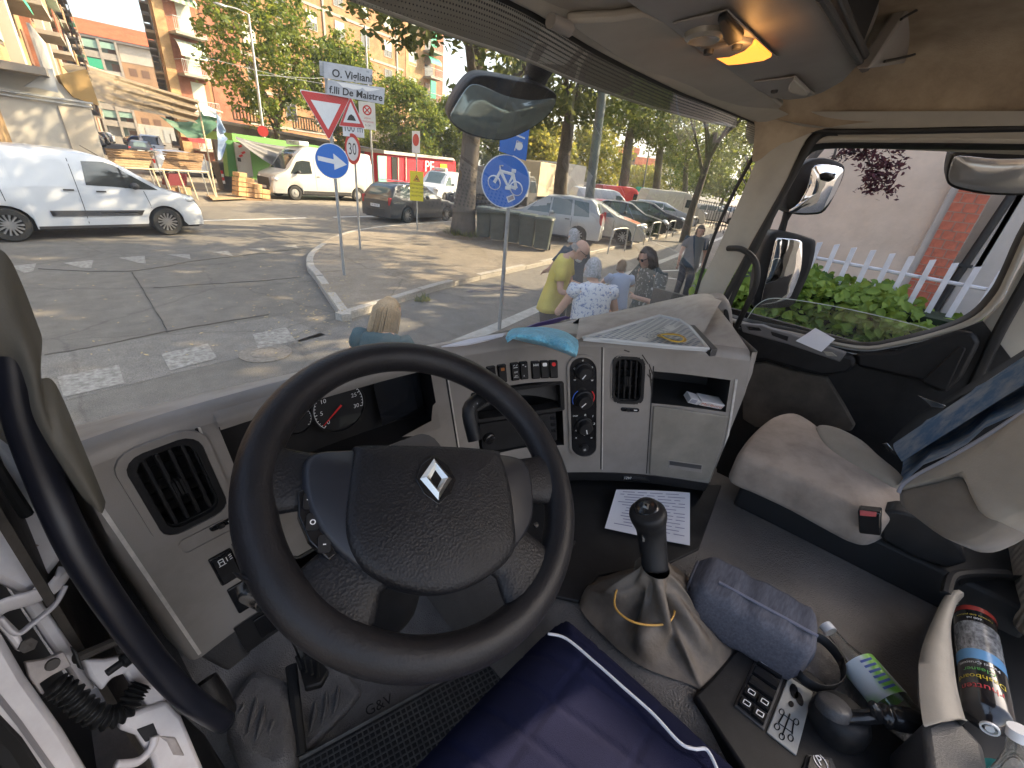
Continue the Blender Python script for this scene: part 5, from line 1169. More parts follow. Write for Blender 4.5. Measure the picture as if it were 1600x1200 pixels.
# ribbed cable gaiter
ga = spline([hpx(x,y,-.135) for x,y in ((85,1070),(110,1085),(135,1108),(165,1122),(195,1110),(210,1085),(222,1068))],9); n = len(ga)
k = MB(); k.tube([p for p in spline(ga,2)],[.0135+.0028*math.sin(i*1.05) for i in range(2*n-1)],14); o = obj('cable_gaiter',k,M_rub,None,smooth=60); tag(o,'black ribbed cable gaiter curving through the door hinge','cable gaiter')
# edge of the opened door, lower left corner
dd = thing('driver_door','white edge of the opened driver door in the lower left corner','vehicle door',V((-.3,.3,1.2)))
k = MB(); k.prism([hpx(x,y,-.13) for x,y in ((-80,935),(0,985),(40,1055),(100,1140),(145,1215),(100,1260),(-80,1110))],-HN*.03); obj('door_edge',k,M_white,dd,bevel=.008)
k = MB(); k.tube([hpx(-10,1080,-.129),hpx(30,1130,-.129),hpx(90,1215,-.129)],.003,6); obj('edge_seam',k,mat('seam shade',(.3,.28,.28),.6),dd)
k = MB(); k.tube([hpx(-30,1130,-.125),hpx(10,1170,-.125),hpx(50,1230,-.125)],.014,8); obj('door_seal',k,M_rub,dd)
k = MB(); k.prism([P(x,y,z=1.33) for x,y in ((265,1110),(285,1115),(318,1145),(350,1195),(375,1260),(345,1260))],(0,0,-.03)); obj('kick_plate',k,M_blk,cab,bevel=.006)
# ================================================================ GROUND, KERBS, MARKINGS
AV = V((.98,.196,0)).normalized(); AN = V((-AV.y,AV.x,0))
def asphalt(name,c1,c2,patch=.8):
 if name in MATS: return MATS[name]
 M = bpy.data.materials.new(name); M.use_nodes = True; t = M.node_tree; b = t.nodes['Principled BSDF']; N = t.nodes.new; L = t.links.new
 tc = N('ShaderNodeTexCoord')
 def noise(s,d,r=.6):
  n = N('ShaderNodeTexNoise'); n.inputs['Scale'].default_value = s; n.inputs['Detail'].default_value = d; n.inputs['Roughness'].default_value = r; L(tc.outputs['Object'],n.inputs['Vector']); return n.outputs[0]
 n1,n2,n3 = noise(.35,6),noise(90,3,.8),noise(3.5,8,.7)
 mx = N('ShaderNodeMix'); mx.data_type = 'RGBA'; mx.inputs[6].default_value = tuple(c1)+(1,); mx.inputs[7].default_value = tuple(c2)+(1,)
 r1 = N('ShaderNodeMapRange'); r1.inputs[1].default_value = .35; r1.inputs[2].default_value = .65; L(n1,r1.inputs[0]); L(r1.outputs[0],mx.inputs[0])
 m2 = N('ShaderNodeMix'); m2.data_type = 'RGBA'; m2.blend_type = 'MULTIPLY'; m2.inputs[0].default_value = 1
 r2 = N('ShaderNodeMapRange'); r2.inputs[1].default_value = .2; r2.inputs[2].default_value = .8; r2.inputs[3].default_value = .25; r2.inputs[4].default_value = 1.75; L(n2,r2.inputs[0])
 L(mx.outputs[2],m2.inputs[6]); L(r2.outputs[0],m2.inputs[7])
 m3 = N('ShaderNodeMix'); m3.data_type = 'RGBA'; m3.blend_type = 'MULTIPLY'; m3.inputs[0].default_value = 1
 r3 = N('ShaderNodeMapRange'); r3.inputs[1].default_value = .3; r3.inputs[2].default_value = .7; r3.inputs[3].default_value = .78; r3.inputs[4].default_value = 1.2; L(n3,r3.inputs[0])
 L(m2.outputs[2],m3.inputs[6]); L(r3.outputs[0],m3.inputs[7]); L(m3.outputs[2],b.inputs['Base Color'])
 # fine cracks
 vo = N('ShaderNodeTexVoronoi'); vo.feature = 'DISTANCE_TO_EDGE'; vo.inputs['Scale'].default_value = .55
 wn = N('ShaderNodeTexNoise'); wn.inputs['Scale'].default_value = 2.2; wn.inputs['Detail'].default_value = 6; L(tc.outputs['Object'],wn.inputs['Vector'])
 mv = N('ShaderNodeMix'); mv.data_type = 'RGBA'; mv.inputs[0].default_value = .25; L(tc.outputs['Object'],mv.inputs[6]); L(wn.outputs[1],mv.inputs[7]); L(mv.outputs[2],vo.inputs['Vector'])
 rc = N('ShaderNodeMapRange'); rc.inputs[1].default_value = .002; rc.inputs[2].default_value = .012; rc.inputs[3].default_value = patch; rc.inputs[4].default_value = 1; L(vo.outputs['Distance'],rc.inputs[0])
 m4 = N('ShaderNodeMix'); m4.data_type = 'RGBA'; m4.blend_type = 'MULTIPLY'; m4.inputs[0].default_value = 1; L(m3.outputs[2],m4.inputs[6]); L(rc.outputs[0],m4.inputs[7]); L(m4.outputs[2],b.inputs['Base Color'])
 u = N('ShaderNodeBump'); u.inputs['Strength'].default_value = .6; u.inputs['Distance'].default_value = .01; L(n2,u.inputs['Height']); L(u.outputs[0],b.inputs['Normal'])
 b.inputs['Roughness'].default_value = .85; b.inputs['Specular IOR Level'].default_value = .3
 MATS[name] = M; return M
M_asph = asphalt('worn grey asphalt',(.122,.112,.099),(.155,.143,.127))
M_walk = asphalt('pavement asphalt',(.17,.148,.12),(.22,.19,.155),.7)
M_lane = asphalt('smooth lane asphalt',(.135,.127,.117),(.16,.15,.138),.8)
M_paint = mat('worn road paint',(.29,.278,.255),.75,col2=(.15,.14,.123),vscale=16,thr=(.38,.60),detail=12)
M_paint2 = mat('road paint',(.60,.59,.57),.7,col2=(.3,.29,.28),vscale=18,thr=(.55,.75))
M_kerb = mat('granite kerb',(.33,.31,.28),.7,var=.25,vscale=30,bump=.3,bscale=120)
M_crack = mat('tar joint',(.085,.077,.068),.85)
k = MB(); k.add([(-4000,-4000,0),(4000,-4000,0),(4000,4000,0),(-4000,4000,0)],[(0,1,2,3)]); struct('ground',k,M_asph,0)
def G(px,py,z=0): return P(px,py,z=z)
def sheet_(pts,z,name,m,kind='structure',parent=None):
 k = MB(); k.add([V((p[0],p[1],z)) for p in pts],[tuple(range(len(pts)))]); o = struct(name,k,m,0,kind=kind); return o
# raised island between the road and the cycle lane, with its own kerb stones
isl_r = [V(p+(0,)) for p in ((2.85,6.16),(4.2,6.62),(5.69,7.1),(8.2,7.62),(10.81,8.12),(19.3,9.8),(60,18.0))]
isl_l = [V(p+(0,)) for p in ((2.85,6.16),(3.15,7.3),(3.5,8.6),(3.75,9.6),(4.25,10.7),(5.1,11.9),(6.34,13.3),(7.6,14.2),(9.49,15.0),(13,15.9),(19,17.1),(60,25.5))]
KH = .115
inner = [p+V((.13,.05,0)) for p in isl_r]+[p+V((.12,-.12,0)) for p in isl_l[:0:-1]]
sheet_([(p.x,p.y) for p in isl_r]+[(p.x,p.y) for p in isl_l[:0:-1]],KH,'pavement',M_walk)
kb = thing('kerb','grey granite kerb stones round the corner of the pavement island','kerb',(2.85,6.16,0))
def kerb_run(pts,inw,step,maxs=40):
 c = spline(pts,10); acc = 0; seg = [c[0]]; cnt = 0
 for i in range(1,len(c)):
  seg.append(c[i]); acc += (c[i]-c[i-1]).length
  if acc >= step or i == len(c)-1:
   k = MB(); a = [p for p in seg]; t = (a[-1]-a[0]).normalized(); g_ = .012
   a[0] = a[0]+t*g_; a[-1] = a[-1]-t*g_; nrm = V((-t.y,t.x,0))*inw
   jit = random.uniform(-.008,.008)
   k.loft([[p+nrm*.0+V((0,0,-.05)),p+nrm*jit+V((0,0,KH-.012+jit)),p+nrm*(.02+jit)+V((0,0,KH+.006+jit)),p+nrm*.15+V((0,0,KH+.006+jit)),p+nrm*.15+V((0,0,-.05))] for p in a])
   obj('kerb_stone',k,M_kerb,kb,smooth=30); cnt += 1
   seg = [c[i]]; acc = 0
   if cnt > maxs: break
kerb_run(isl_r,1,.95); kerb_run(isl_l,-1,.55,30)
# cycle lane beside the kerb, pale edge strip, far pavement south of it
lane = [(2.0,5.75),(2.9,6.05),(5.7,7.0),(10.8,8.02),(19.3,9.7),(60,17.9),(60,15.6),(20.4,7.9),(14.7,6.8),(7.2,5.42),(4.85,4.85),(1.9,4.25)]
sheet_(lane,.004,'cycle_lane',M_lane)
sheet_([(1.9,4.0),(4.85,4.6),(7.2,5.17),(14.7,6.55),(20.4,7.65),(60,15.4),(60,15.6),(20.4,7.9),(14.7,6.8),(7.2,5.42),(4.85,4.85),(1.9,4.25)],.008,'lane_edge',mat('pale edge strip',(.40,.39,.36),.8,var=.2,vscale=6))
for i,(a,b,wd) in enumerate((((1.32,5.1),(3.0,5.5),.0),)): pass
for pa,pb in (((14.89,5.56),(12.2,6.2)),((12.96,4.85),(12.2,5.7)),((17,5.9),(13.8,5.2))):
 a,b = V(pa+(0,)),V(pb+(0,)); t = (b-a).normalized(); n = V((-t.y,t.x,0))*.06
 sheet_([a-n,b-n,b+n,a+n],.012,'lane_marking',M_paint2)
# lighter repair patches in the lane
sheet_([(3.7,4.65),(5.1,5.0),(4.7,6.55),(3.2,6.15)],.008,'asphalt_patch',asphalt('dark repair asphalt',(.12,.115,.108),(.14,.134,.126),.8))
sheet_([(-3,5.0),(1.3,5.55),(2.4,5.75),(2.2,6.85),(.8,6.78),(-3,6.4)],.004,'asphalt_patch',asphalt('mid repair asphalt',(.15,.14,.127),(.18,.168,.152),.8))
# painted markings: cycle crossing blocks, give way teeth, centre line
for q in ([(90,590),(186,571),(195,600),(100,622)],[(252,554),(325,538),(340,561),(266,580)],[(395,523),(447,512),(462,533),(404,546)]):
 sheet_([(G(*p).x,G(*p).y) for p in q],.010,'crossing_block',M_paint)
for q in ([(16,416),(57,412),(52,424),(38,427)],[(98,411),(146,407),(143,419),(128,419)],[(186,403),(226,400),(228,412),(216,411)],[(261,398),(296,397),(298,405)],[(330,394),(356,392),(365,401)],[(387,389),(412,387),(416,393)],[(440,385),(462,383),(466,388)]):
 sheet_([(G(*p).x,G(*p).y) for p in q],.006,'give_way_tooth',M_paint)
for (a,b) in (((-20,12.1),(7.0,17.45)),((8.2,17.7),(24,20.8)),((26,21.2),(60,28))):
 a,b = V(a+(0,)),V(b+(0,)); t = (b-a).normalized(); n = V((-t.y,t.x,0))*.07
 sheet_([a-n,b-n,b+n,a+n],.006,'centre_line',M_paint2)
# sandy market edge beyond the road
sheet_([(-30,13.5),(60,31.5),(60,44),(-30,30)],.003,'market_ground',asphalt('pale market asphalt',(.16,.14,.115),(.20,.178,.145),.8))
k = MB(); jt = spline([G(207,426),G(232,468),G(263,520)],8); jt = [p+V((random.uniform(-.012,.012),0,.009)) for p in jt]; k.tube(jt,.013,5,flat=.3); struct('tar_joint',k,M_crack)
k = MB(); jt = spline([G(70,556),G(150,542),G(255,520),G(330,507),G(420,492)],8); k.tube([p+V((0,random.uniform(-.01,.01),.009)) for p in jt],.008,5,flat=.3); struct('tar_joint',k,M_crack)
k = MB(); jt = spline([G(240,450),G(320,445),G(400,440),G(470,433)],8); k.tube([p+V((0,random.uniform(-.03,.03),.008)) for p in jt],.006,5,flat=.3); struct('tar_joint',k,M_crack)
k = MB(); jt = spline([G(60,420),G(200,424),G(330,405),G(480,388)],8); k.tube([p+V((0,random.uniform(-.04,.04),.008)) for p in jt],.007,5,flat=.3); struct('tar_joint',k,M_crack)
mc = G(415,552); mh = thing('manhole_cover','round iron manhole cover in the cycle lane near the kerb corner','manhole cover',mc)
k = MB(); k.lathe([(.30,.003),(.30,.012),(.28,.012),(.275,.009),(0,.009)],32,mc); obj('cover',k,mat('rusty iron',(.17,.15,.125),.7,var=.3,vscale=20),mh,smooth=20)
k = MB(); k.lathe([(.17,.009),(.17,.013),(.155,.013),(.155,.0095)],28,mc,caps=False); obj('ring',k,mat('rusty iron',(.17,.15,.125),.7,var=.3,vscale=20),mh,smooth=20)
# fallen leaves and litter
k = MB(); rl = random.Random(5)
for i in range(420):
 if i % 3 == 0: px,py = rl.uniform(60,640),rl.uniform(395,560)
 else: px,py = rl.gauss(490,45),rl.gauss(455,40)
 p = G(px,min(max(py,372),590)); onis = inpoly(p.x,p.y,[(q.x,q.y) for q in isl_r]+[(q.x,q.y) for q in isl_l[:0:-1]]); z = (KH if onis else 0)+.012
 a = rl.uniform(0,6.3); s = rl.uniform(.012,.035); u = V((math.cos(a),math.sin(a),rl.uniform(-.2,.3)))*s; v_ = V((-math.sin(a),math.cos(a),0))*s*.5
 q = V((p.x,p.y,z)); k.add([q-u,q+v_,q+u,q-v_],[(0,1,2,3)])
o = obj('fallen_leaves',k,mat('dry leaf',(.34,.27,.14),.8,var=.4,vscale=3),None,smooth=0); tag(o,'dry leaves scattered on the road and the pavement corner','leaves',kind='stuff')
# ================================================================ BUILDINGS
def brickmat(name,c1,c2,mortar,scale=5.0,bw=.5,rh=.25):
 if name in MATS: return MATS[name]
 M = bpy.data.materials.new(name); M.use_nodes = True; t = M.node_tree; b = t.nodes['Principled BSDF']; N = t.nodes.new; L = t.links.new
 tc = N('ShaderNodeTexCoord'); mp = N('ShaderNodeMapping'); mp.inputs['Rotation'].default_value = (rad(90),0,0); L(tc.outputs['Object'],mp.inputs[0])
 bt = N('ShaderNodeTexBrick'); bt.inputs['Scale'].default_value = scale; bt.inputs['Color1'].default_value = tuple(c1)+(1,); bt.inputs['Color2'].default_value = tuple(c2)+(1,); bt.inputs['Mortar'].default_value = tuple(mortar)+(1,); bt.inputs['Mortar Size'].default_value = .015
 L(mp.outputs[0],bt.inputs['Vector'])
 n = N('ShaderNodeTexNoise'); n.inputs['Scale'].default_value = 1.5; n.inputs['Detail'].default_value = 8; L(tc.outputs['Object'],n.inputs['Vector'])
 r = N('ShaderNodeMapRange'); r.inputs[1].default_value = .3; r.inputs[2].default_value = .7; r.inputs[3].default_value = .7; r.inputs[4].default_value = 1.25; L(n.outputs[0],r.inputs[0])
 m_ = N('ShaderNodeMix'); m_.data_type = 'RGBA'; m_.blend_type = 'MULTIPLY'; m_.inputs[0].default_value = 1; L(bt.outputs[0],m_.inputs[6]); L(r.outputs[0],m_.inputs[7]); L(m_.outputs[2],b.inputs['Base Color'])
 b.inputs['Roughness'].default_value = .85; MATS[name] = M; return M
M_brick = brickmat('warm brick facing',(.235,.105,.045),(.30,.145,.06),(.28,.19,.11))
M_brickd = brickmat('red brick facing',(.20,.065,.036),(.25,.085,.045),(.24,.14,.09))
M_ybrick = brickmat('yellow brick facing',(.30,.19,.08),(.26,.155,.065),(.28,.20,.13))
M_ochre = mat('ochre render',(.28,.18,.085),.85,var=.25,vscale=.6)
M_peach = mat('peach render',(.27,.165,.095),.85,var=.12,vscale=.5)
M_whiter = mat('white render',(.36,.335,.30),.85,var=.1,vscale=.5)
M_conc = mat('pale concrete',(.28,.25,.215),.8,var=.15,vscale=1.2)
M_pane = mat('dark window',(.03,.035,.04),.12,spec=.8)
M_shut = mat('grey green shutter',(.34,.37,.32),.6,bump=.5,bscale=8,btype='wave',stretch=(.01,.01,6))
M_shutb = mat('brown shutter',(.13,.07,.045),.6)
M_green = mat('green awning',(.02,.30,.17),.7)
M_greens = mat('green awning stripe',(.30,.42,.33),.7)
M_rooft = mat('orange roof tiles',(.55,.16,.07),.8,var=.2,vscale=.6,bump=.6,bscale=6,btype='wave')
M_rail = mat('railing metal',(.45,.46,.46),.5)
class Facade:
 """frame on a vertical wall: s along the wall, z up, d outwards (towards the viewer)"""
 def __init__(f,a,b,root):
  f.a = V((a[0],a[1],0)); f.b = V((b[0],b[1],0)); f.t = (f.b-f.a).normalized(); f.L = (f.b-f.a).length
  f.n = V((f.t.y,-f.t.x,0)); f.root = root
 def pt(f,s,z,d=0): return f.a+f.t*s+f.n*d+V((0,0,z))
 def box(f,s0,s1,z0,z1,d0,d1,name,m,parent=None,share=None,bevel=0):
  k = MB(); k.add([f.pt(s,z,d) for s in (s0,s1) for z in (z0,z1) for d in (d0,d1)],[(0,1,3,2),(4,6,7,5),(0,4,5,1),(2,3,7,6),(0,2,6,4),(1,5,7,3)])
  return obj(name,k,m,parent or f.root,smooth=0,bevel=bevel)
 def px(f,x,y,d=0):
  p = PP(x,y,f.pt(0,0,d),f.n); return (p-f.a).dot(f.t),p.z
 def window(f,s0,s1,z0,z1,shut=None,frac=1.0,frame=True,fr=None):
  w_ = f.box(s0,s1,z0,z1,-.02,.015,'window',M_pane)
  if frame:
   k = MB(); e = .05; m_ = (s0+s1)/2
   for a,b,c,d in ((s0-e,s0+e*.3,z0,z1),(s1-e*.3,s1+e,z0,z1),(s0-e,s1+e,z1,z1+e),(s0-e,s1+e,z0-e*1.5,z0),(m_-.02,m_+.02,z0,z1)):
    k.add([f.pt(s,z,q) for s in (a,b) for z in (c,d) for q in (.016,.05)],[(0,1,3,2),(4,6,7,5),(0,4,5,1),(2,3,7,6),(0,2,6,4),(1,5,7,3)])
   obj('frame',k,fr or M_whiter,w_,smooth=0)
  if shut: f.box(s0+.01,s1-.01,z1-(z1-z0)*frac,z1,.017,.045,'shutter',shut,w_)
  return w_
 def balcony(f,s0,s1,z,dep=1.1,panel=None,rail=True):
  b = f.box(s0,s1,z-.18,z,0,dep,'balcony',M_conc)
  if panel: f.box(s0+.02,s1-.02,z,z+.95,dep-.08,dep-.02,'parapet',panel,b)
  elif rail:
   k = MB(); k.tube([f.pt(s0,z+1,.02),f.pt(s0,z+1,dep-.03),f.pt(s1,z+1,dep-.03),f.pt(s1,z+1,.02)],.025,4); k.tube([f.pt(s0,z+.1,dep-.03),f.pt(s1,z+.1,dep-.03)],.02,4)
   n = max(4,int((s1-s0)/.14))
   for i in range(n+1): k.tube([f.pt(s0+(s1-s0)*i/n,z,dep-.03),f.pt(s0+(s1-s0)*i/n,z+1,dep-.03)],.012,4)
   r_ = obj('railing',k,M_rail,b,smooth=0)
  return b
def awning(f,s0,s1,z,dep,drop,m1,m2,name='awning',stripes=0):
 a = None; n = stripes or 1
 for i in range(n):
  k = MB(); sa,sb = s0+(s1-s0)*i/n,s0+(s1-s0)*(i+1)/n
  rows = []
  for q in range(7):
   t = math.pi/2*q/6; rows.append([f.pt(sa,z-drop*(1-math.cos(t)),dep*math.sin(t)+.02),f.pt(sb,z-drop*(1-math.cos(t)),dep*math.sin(t)+.02)])
  k.grid(rows); o = obj(name if a is None else 'stripe',k,m1 if i % 2 == 0 else m2,f.root if a is None else a,smooth=180); a = a or o
 return a
# ---- left street front, seen almost edge on, sunlit
b1 = thing('apartment_building','long sunlit ochre apartment front with rows of balconies at the upper left','building',(.3,22,0))
F1 = Facade((-.2,18),(12.9,129),b1)
# outward normal must face the street on its right
F1.n = V((F1.t.y,-F1.t.x,0))
F1.box(0,F1.L,0,17.2,-11,0,'wall',M_ochre); F1.box(0,F1.L,17.2,17.6,-11,.6,'roof',M_conc)
bays = 13; bw = F1.L/bays
for i in range(bays):
 s = i*bw
 F1.box(s+bw-.9,s+bw-.1,0,17.1,0,.35,'pier',M_brickd if i % 3 == 1 else M_whiter)
 for fl in range(5):
  z = 3.6+fl*2.75
  F1.balcony(s+1.2,s+5.2,z,1.2,panel=(M_whiter,M_ochre,M_peach,M_brickd)[(i+fl) % 4])
  F1.window(s+1.8,s+3.0,z+.05,z+2.3,M_shut if (i*3+fl) % 3 else None,.5+.5*((i+fl) % 2),frame=False); F1.window(s+6.2,s+7.3,z+.8,z+2.2,M_shutb if (i+fl) % 2 else M_shut,.9,frame=False)
  if (i+fl) % 4 == 0: awning(F1,s+1.3,s+5.1,z+2.5,1.1,.9,(M_green,M_greens,M_brickd)[(i+fl) % 3],M_whiter)
# ---- block with the orange roof closing the side street
b2 = thing('apartment_building','far apartment block with orange tiled roof and green awning closing the side street','building',(14,139,0))
c0,c1 = ray(112,100),ray(262,100)
D2 = 140
pA = CAM+c0*(D2/math.hypot(c0.x,c0.y)); tdir = V((math.cos(rad(-8)),math.sin(rad(-8)),0))
F2 = Facade((pA.x-6,pA.y+6*math.tan(rad(8))),(pA.x+26,pA.y-26*math.tan(rad(8))),b2)
s_l,zt = F2.px(121,52); s_r,_z = F2.px(225,70)
def q2(x,y): return F2.px(x/6.667,y/6.667)
F2.box(0,F2.L,0,zt,-12,0,'wall',M_peach)
k = MB(); k.loft([[F2.pt(s,zt+a,d) for s in (-1,F2.L+1)] for a,d in ((0,.9),(.1,1.0),(3.4,-5.5),(3.3,-5.6),(0,.9))],False); obj('roof',k,M_rooft,b2,smooth=0)
F2.box(0,F2.L,zt-.35,zt,0,.8,'cornice',M_conc)
s0,_ = q2(835,400); s1,_ = q2(1010,400); s2,_ = q2(1190,420); fh = 3.05
F2.box(s0,s2,0,zt-.4,.0,.12,'loggia_back',mat('loggia shade green',(.12,.17,.15),.8))
for s in (s0,s1,s2): F2.box(s-.22,s+.22,0,zt-.4,0,1.3,'pillar',M_conc)
for fl in range(6):
 z = zt-.4-fh*(fl+1)
 F2.box(s0,s2,z-.25,z,.12,1.25,'balcony',M_conc); F2.box(s0,s2,z,z+.9,1.15,1.22,'parapet',M_conc if fl != 1 else M_whiter)
 F2.box(s1+1.2,s1+3.0,z+.2,z+2.3,.12,.2,'window',M_shutb)
 if fl in (0,4): F2.box(s0+.25,s1-.25,z+1.4,z+2.7,1.0,1.1,'curtain',mat('faded green curtain',(.22,.34,.28),.8)); F2.box(s1+.25,s2-.25,z+1.7,z+2.7,1.0,1.1,'curtain',mat('faded green curtain',(.22,.34,.28),.8))
 if fl == 1: F2.box(s0+.25,s1-.25,z+.95,z+2.6,1.3,1.38,'awning',M_green)
 for s in (s2+1.2,s2+3.3,s2+8.2,s2+10.3):
  wd = .7 if (s-s2) in (1.2,8.2) else 1.3
  F2.window(s,s+wd,z+.7,z+2.1,M_shutb,1.0,frame=False)
F2.box(s2+.3,s2+6.2,zt-.4-fh,zt-.42,0,.06,'white_panel',M_whiter)
F2.box(s2+.3,F2.L,0,3.4,0,.08,'ground_floor',M_whiter)
for i in range(5): F2.box(s0+.4+i*3.2,s0+2.9+i*3.2,.1,2.8,.09,.14,'garage_door',mat('grey roller door',(.30,.31,.31),.6))
# ---- brick corner block behind the trees
b3 = thing('apartment_building','tall brick apartment block with striped balcony awning behind the trees','building',(11,54,0))
r0,r1 = ray(245,60),ray(692,120); t0 = 52/(r0.y-.2*r0.x); t1 = 52/(r1.y-.2*r1.x)
A3,B3 = CAM+r0*t0,CAM+r1*t1
F3 = Facade((A3.x,A3.y),(B3.x,B3.y),b3); H3 = 22
def q3(x,y): return F3.px(220+x/6.667,y/6.667)
bkv = V((7.1,37.3,0)); k = MB(); k.prism([F3.pt(0,0),F3.pt(F3.L,0),F3.pt(F3.L,0)+V((-3,14,0)),F3.pt(0,0)+bkv],(0,0,H3)); obj('wall',k,M_brick,b3,smooth=0)
sb0,sb1 = q3(300,250)[0],q3(590,400)[0]; s_br = q3(750,500)[0]
F3.box(sb0-1.1,sb1+.2,0,H3,.0,.03,'bay_panel',M_brickd)
F3.box(0.1,.9,0,H3,0,.25,'corner_strip',M_ybrick); F3.box(sb1+.5,s_br+2.4,0,H3,0,.05,'wall_panel',M_brickd)
zf = [q3(480,372)[1],q3(540,790)[1]]; fh3 = zf[0]-zf[1]
for i in range(-4,3):
 z = zf[1]+fh3*i
 if z < 1: continue
 F3.balcony(sb0-.2,sb1+.2,z,1.3)
 F3.window(sb0+.7,sb1-.2,z+.1,z+2.5,M_shut,1.0,frame=False)
 if i == 0: awning(F3,sb0-.1,sb1+.15,z+2.55,1.2,1.3,M_whiter,M_greens,stripes=11)
 if i == 1: awning(F3,sb0-.1,sb1+.1,z+2.75,.9,.7,M_whiter,mat('green stripe',(.10,.20,.13),.7),stripes=9)
# the rest of the front: window columns, concrete bands, balconies at the right end
col = 0; s = s_br+3.0
while s < F3.L-8.5:
 for i in range(-5,5):
  z = zf[1]+fh3*i
  if z < 1 or z > H3-2.5: continue
  F3.window(s,s+1.2,z+.75,z+2.35,M_shut if (col+i) % 3 else None,.6+.4*(i % 2),fr=M_conc)
 if col % 3 == 2: F3.box(s+2.0,s+2.25,0,H3,0,.12,'pier',M_conc)
 s += 3.6; col += 1
for i in range(-5,5):
 z = zf[1]+fh3*i
 if 1 < z < H3-2: F3.box(s_br+2.4,F3.L-8,z-.25,z,0,.06,'floor_band',M_conc)
se = F3.L
F3.box(se-7.6,se-4.2,0,H3,0,.04,'wall_panel',M_ybrick); F3.box(se-1.6,se-.02,0,H3,0,.05,'wall_panel',M_brickd)
for i in range(-5,5):
 z = zf[1]+fh3*i
 if z < 1 or z > H3-2: continue
 F3.balcony(se-4.2,se-1.7,z,1.5); F3.window(se-3.9,se-2.2,z+.1,z+2.3,M_shutb,.4,frame=False)
 if i % 2: F3.box(se-4.1,se-3.0,z+.4,z+2.5,1.3,1.4,'curtain',M_green)
 else: awning(F3,se-4.1,se-1.8,z+2.5,1.4,1.0,M_green,M_greens)
 F3.window(se-7.0,se-5.6,z+.8,z+2.3,M_shut,.8)
# receding left side with stacked balconies
F3b = Facade((A3.x+bkv.x,A3.y+bkv.y),(A3.x,A3.y),b3)
for i in range(-4,5):
 z = zf[1]+fh3*i
 if z < 1 or z > H3-2: continue
 for s in range(2,36,6): F3b.balcony(s,s+4,z,.7,panel=(M_conc,M_brickd,M_ochre)[(s+i) % 3]); F3b.window(s+.6,s+2.2,z+.1,z+2.3,M_shut,.7,frame=False)
F3b.box(0,F3b.L,0,H3,0,.02,'wall_panel',M_ybrick)
# garden wall and railing before the brick block
gw = thing('garden_wall','long dark garden wall below the brick block behind the market','wall',(14,36,0))
y0 = 33.0
def yl(px,py,y0_): 
 d = ray(px,py); t = y0_/(d.y-.2*d.x); return CAM+d*t
ga,gb = yl(330,200,y0),yl(730,280,y0); W4 = Facade((ga.x,ga.y),(gb.x,gb.y),gw)
zt_ = [yl(380,197,y0).z,yl(700,258,y0).z]
k = MB(); k.add([W4.pt(s,z,d) for s,zz_ in ((0,zt_[0]),(W4.L,zt_[1])) for z in (0,zz_) for d in (-.3,0)],[(0,1,3,2),(4,6,7,5),(0,4,5,1),(2,3,7,6),(0,2,6,4),(1,5,7,3)])
obj('wall_body',k,mat('dark stained wall',(.11,.095,.08),.9,var=.35,vscale=1.2),gw,smooth=0)
k = MB(); k.tube([W4.pt(0,zt_[0]+.03,-.15),W4.pt(W4.L,zt_[1]+.03,-.15)],.16,6); obj('coping',k,M_conc,gw)
for s,l in ((6.2,3.2),(2.0,2.0),(13.5,3.0)):
 k = MB(); z = zt_[0]+.25; k.box(W4.pt(s+l/2,z+.9,-1.0),(l,.08,.10),Rz(math.atan2(W4.t.y,W4.t.x))); k.box(W4.pt(s+l/2,z+.1,-1.0),(l,.08,.10),Rz(math.atan2(W4.t.y,W4.t.x)))
 for i in range(int(l/.22)+1): k.box(W4.pt(s+i*.22,z+.5,-1.0),(.07,.07,.8),Rz(math.atan2(W4.t.y,W4.t.x)))
 obj('balustrade',k,M_conc,gw,smooth=0)
# small far houses and the hill under the haze at the right
for (x0,x1,yt,yb,D,lab,m_) in ((962,992,238,262,170,'far house with orange roof between two tree trunks',M_peach),(990,1022,256,275,150,'low far building with reddish roof left of the thin lamp post',M_brickd)):
 d0,d1 = ray(x0,yb),ray(x1,yb); a,b = CAM+d0*(D/math.hypot(d0.x,d0.y)),CAM+d1*(D/math.hypot(d1.x,d1.y)); rt = thing('house',lab,'house',(a.x,a.y,0)); f = Facade((a.x,a.y),(b.x,b.y),rt); _s,zt5 = f.px(x0,yt)
 f.box(0,f.L,0,zt5,-9,0,'wall',m_); k = MB(); k.loft([[f.pt(s,zt5+a_,d) for s in (-.5,f.L+.5)] for a_,d in ((0,.5),(2.2,-4),(2.1,-4.1),(-.1,.4),(0,.5))],False); obj('roof',k,M_rooft,rt,smooth=0)
 for i in range(3): f.window(.8+i*f.L/3.2,.8+i*f.L/3.2+1.1,zt5-2.2,zt5-.9,M_shutb,.5,frame=False)
k = MB(); rows = []
for j in range(9):
 f = j/8; rows.append([V((math.sin(rad(a)),math.cos(rad(a)),0))*(1900+900*f)+V((0,0,(max(0,175*math.exp(-((a-59)/7.5)**2)+100*math.exp(-((a-74)/9)**2)+60*math.exp(-((a-44)/6)**2)))*math.sin(f*math.pi/2)*(1+.05*math.sin(a*2.1+j)))) for a in range(24,100,2)])
k.grid(rows); struct('hills',k,mat('wooded hill',(.055,.085,.060),.95,var=.3,vscale=.01),180)
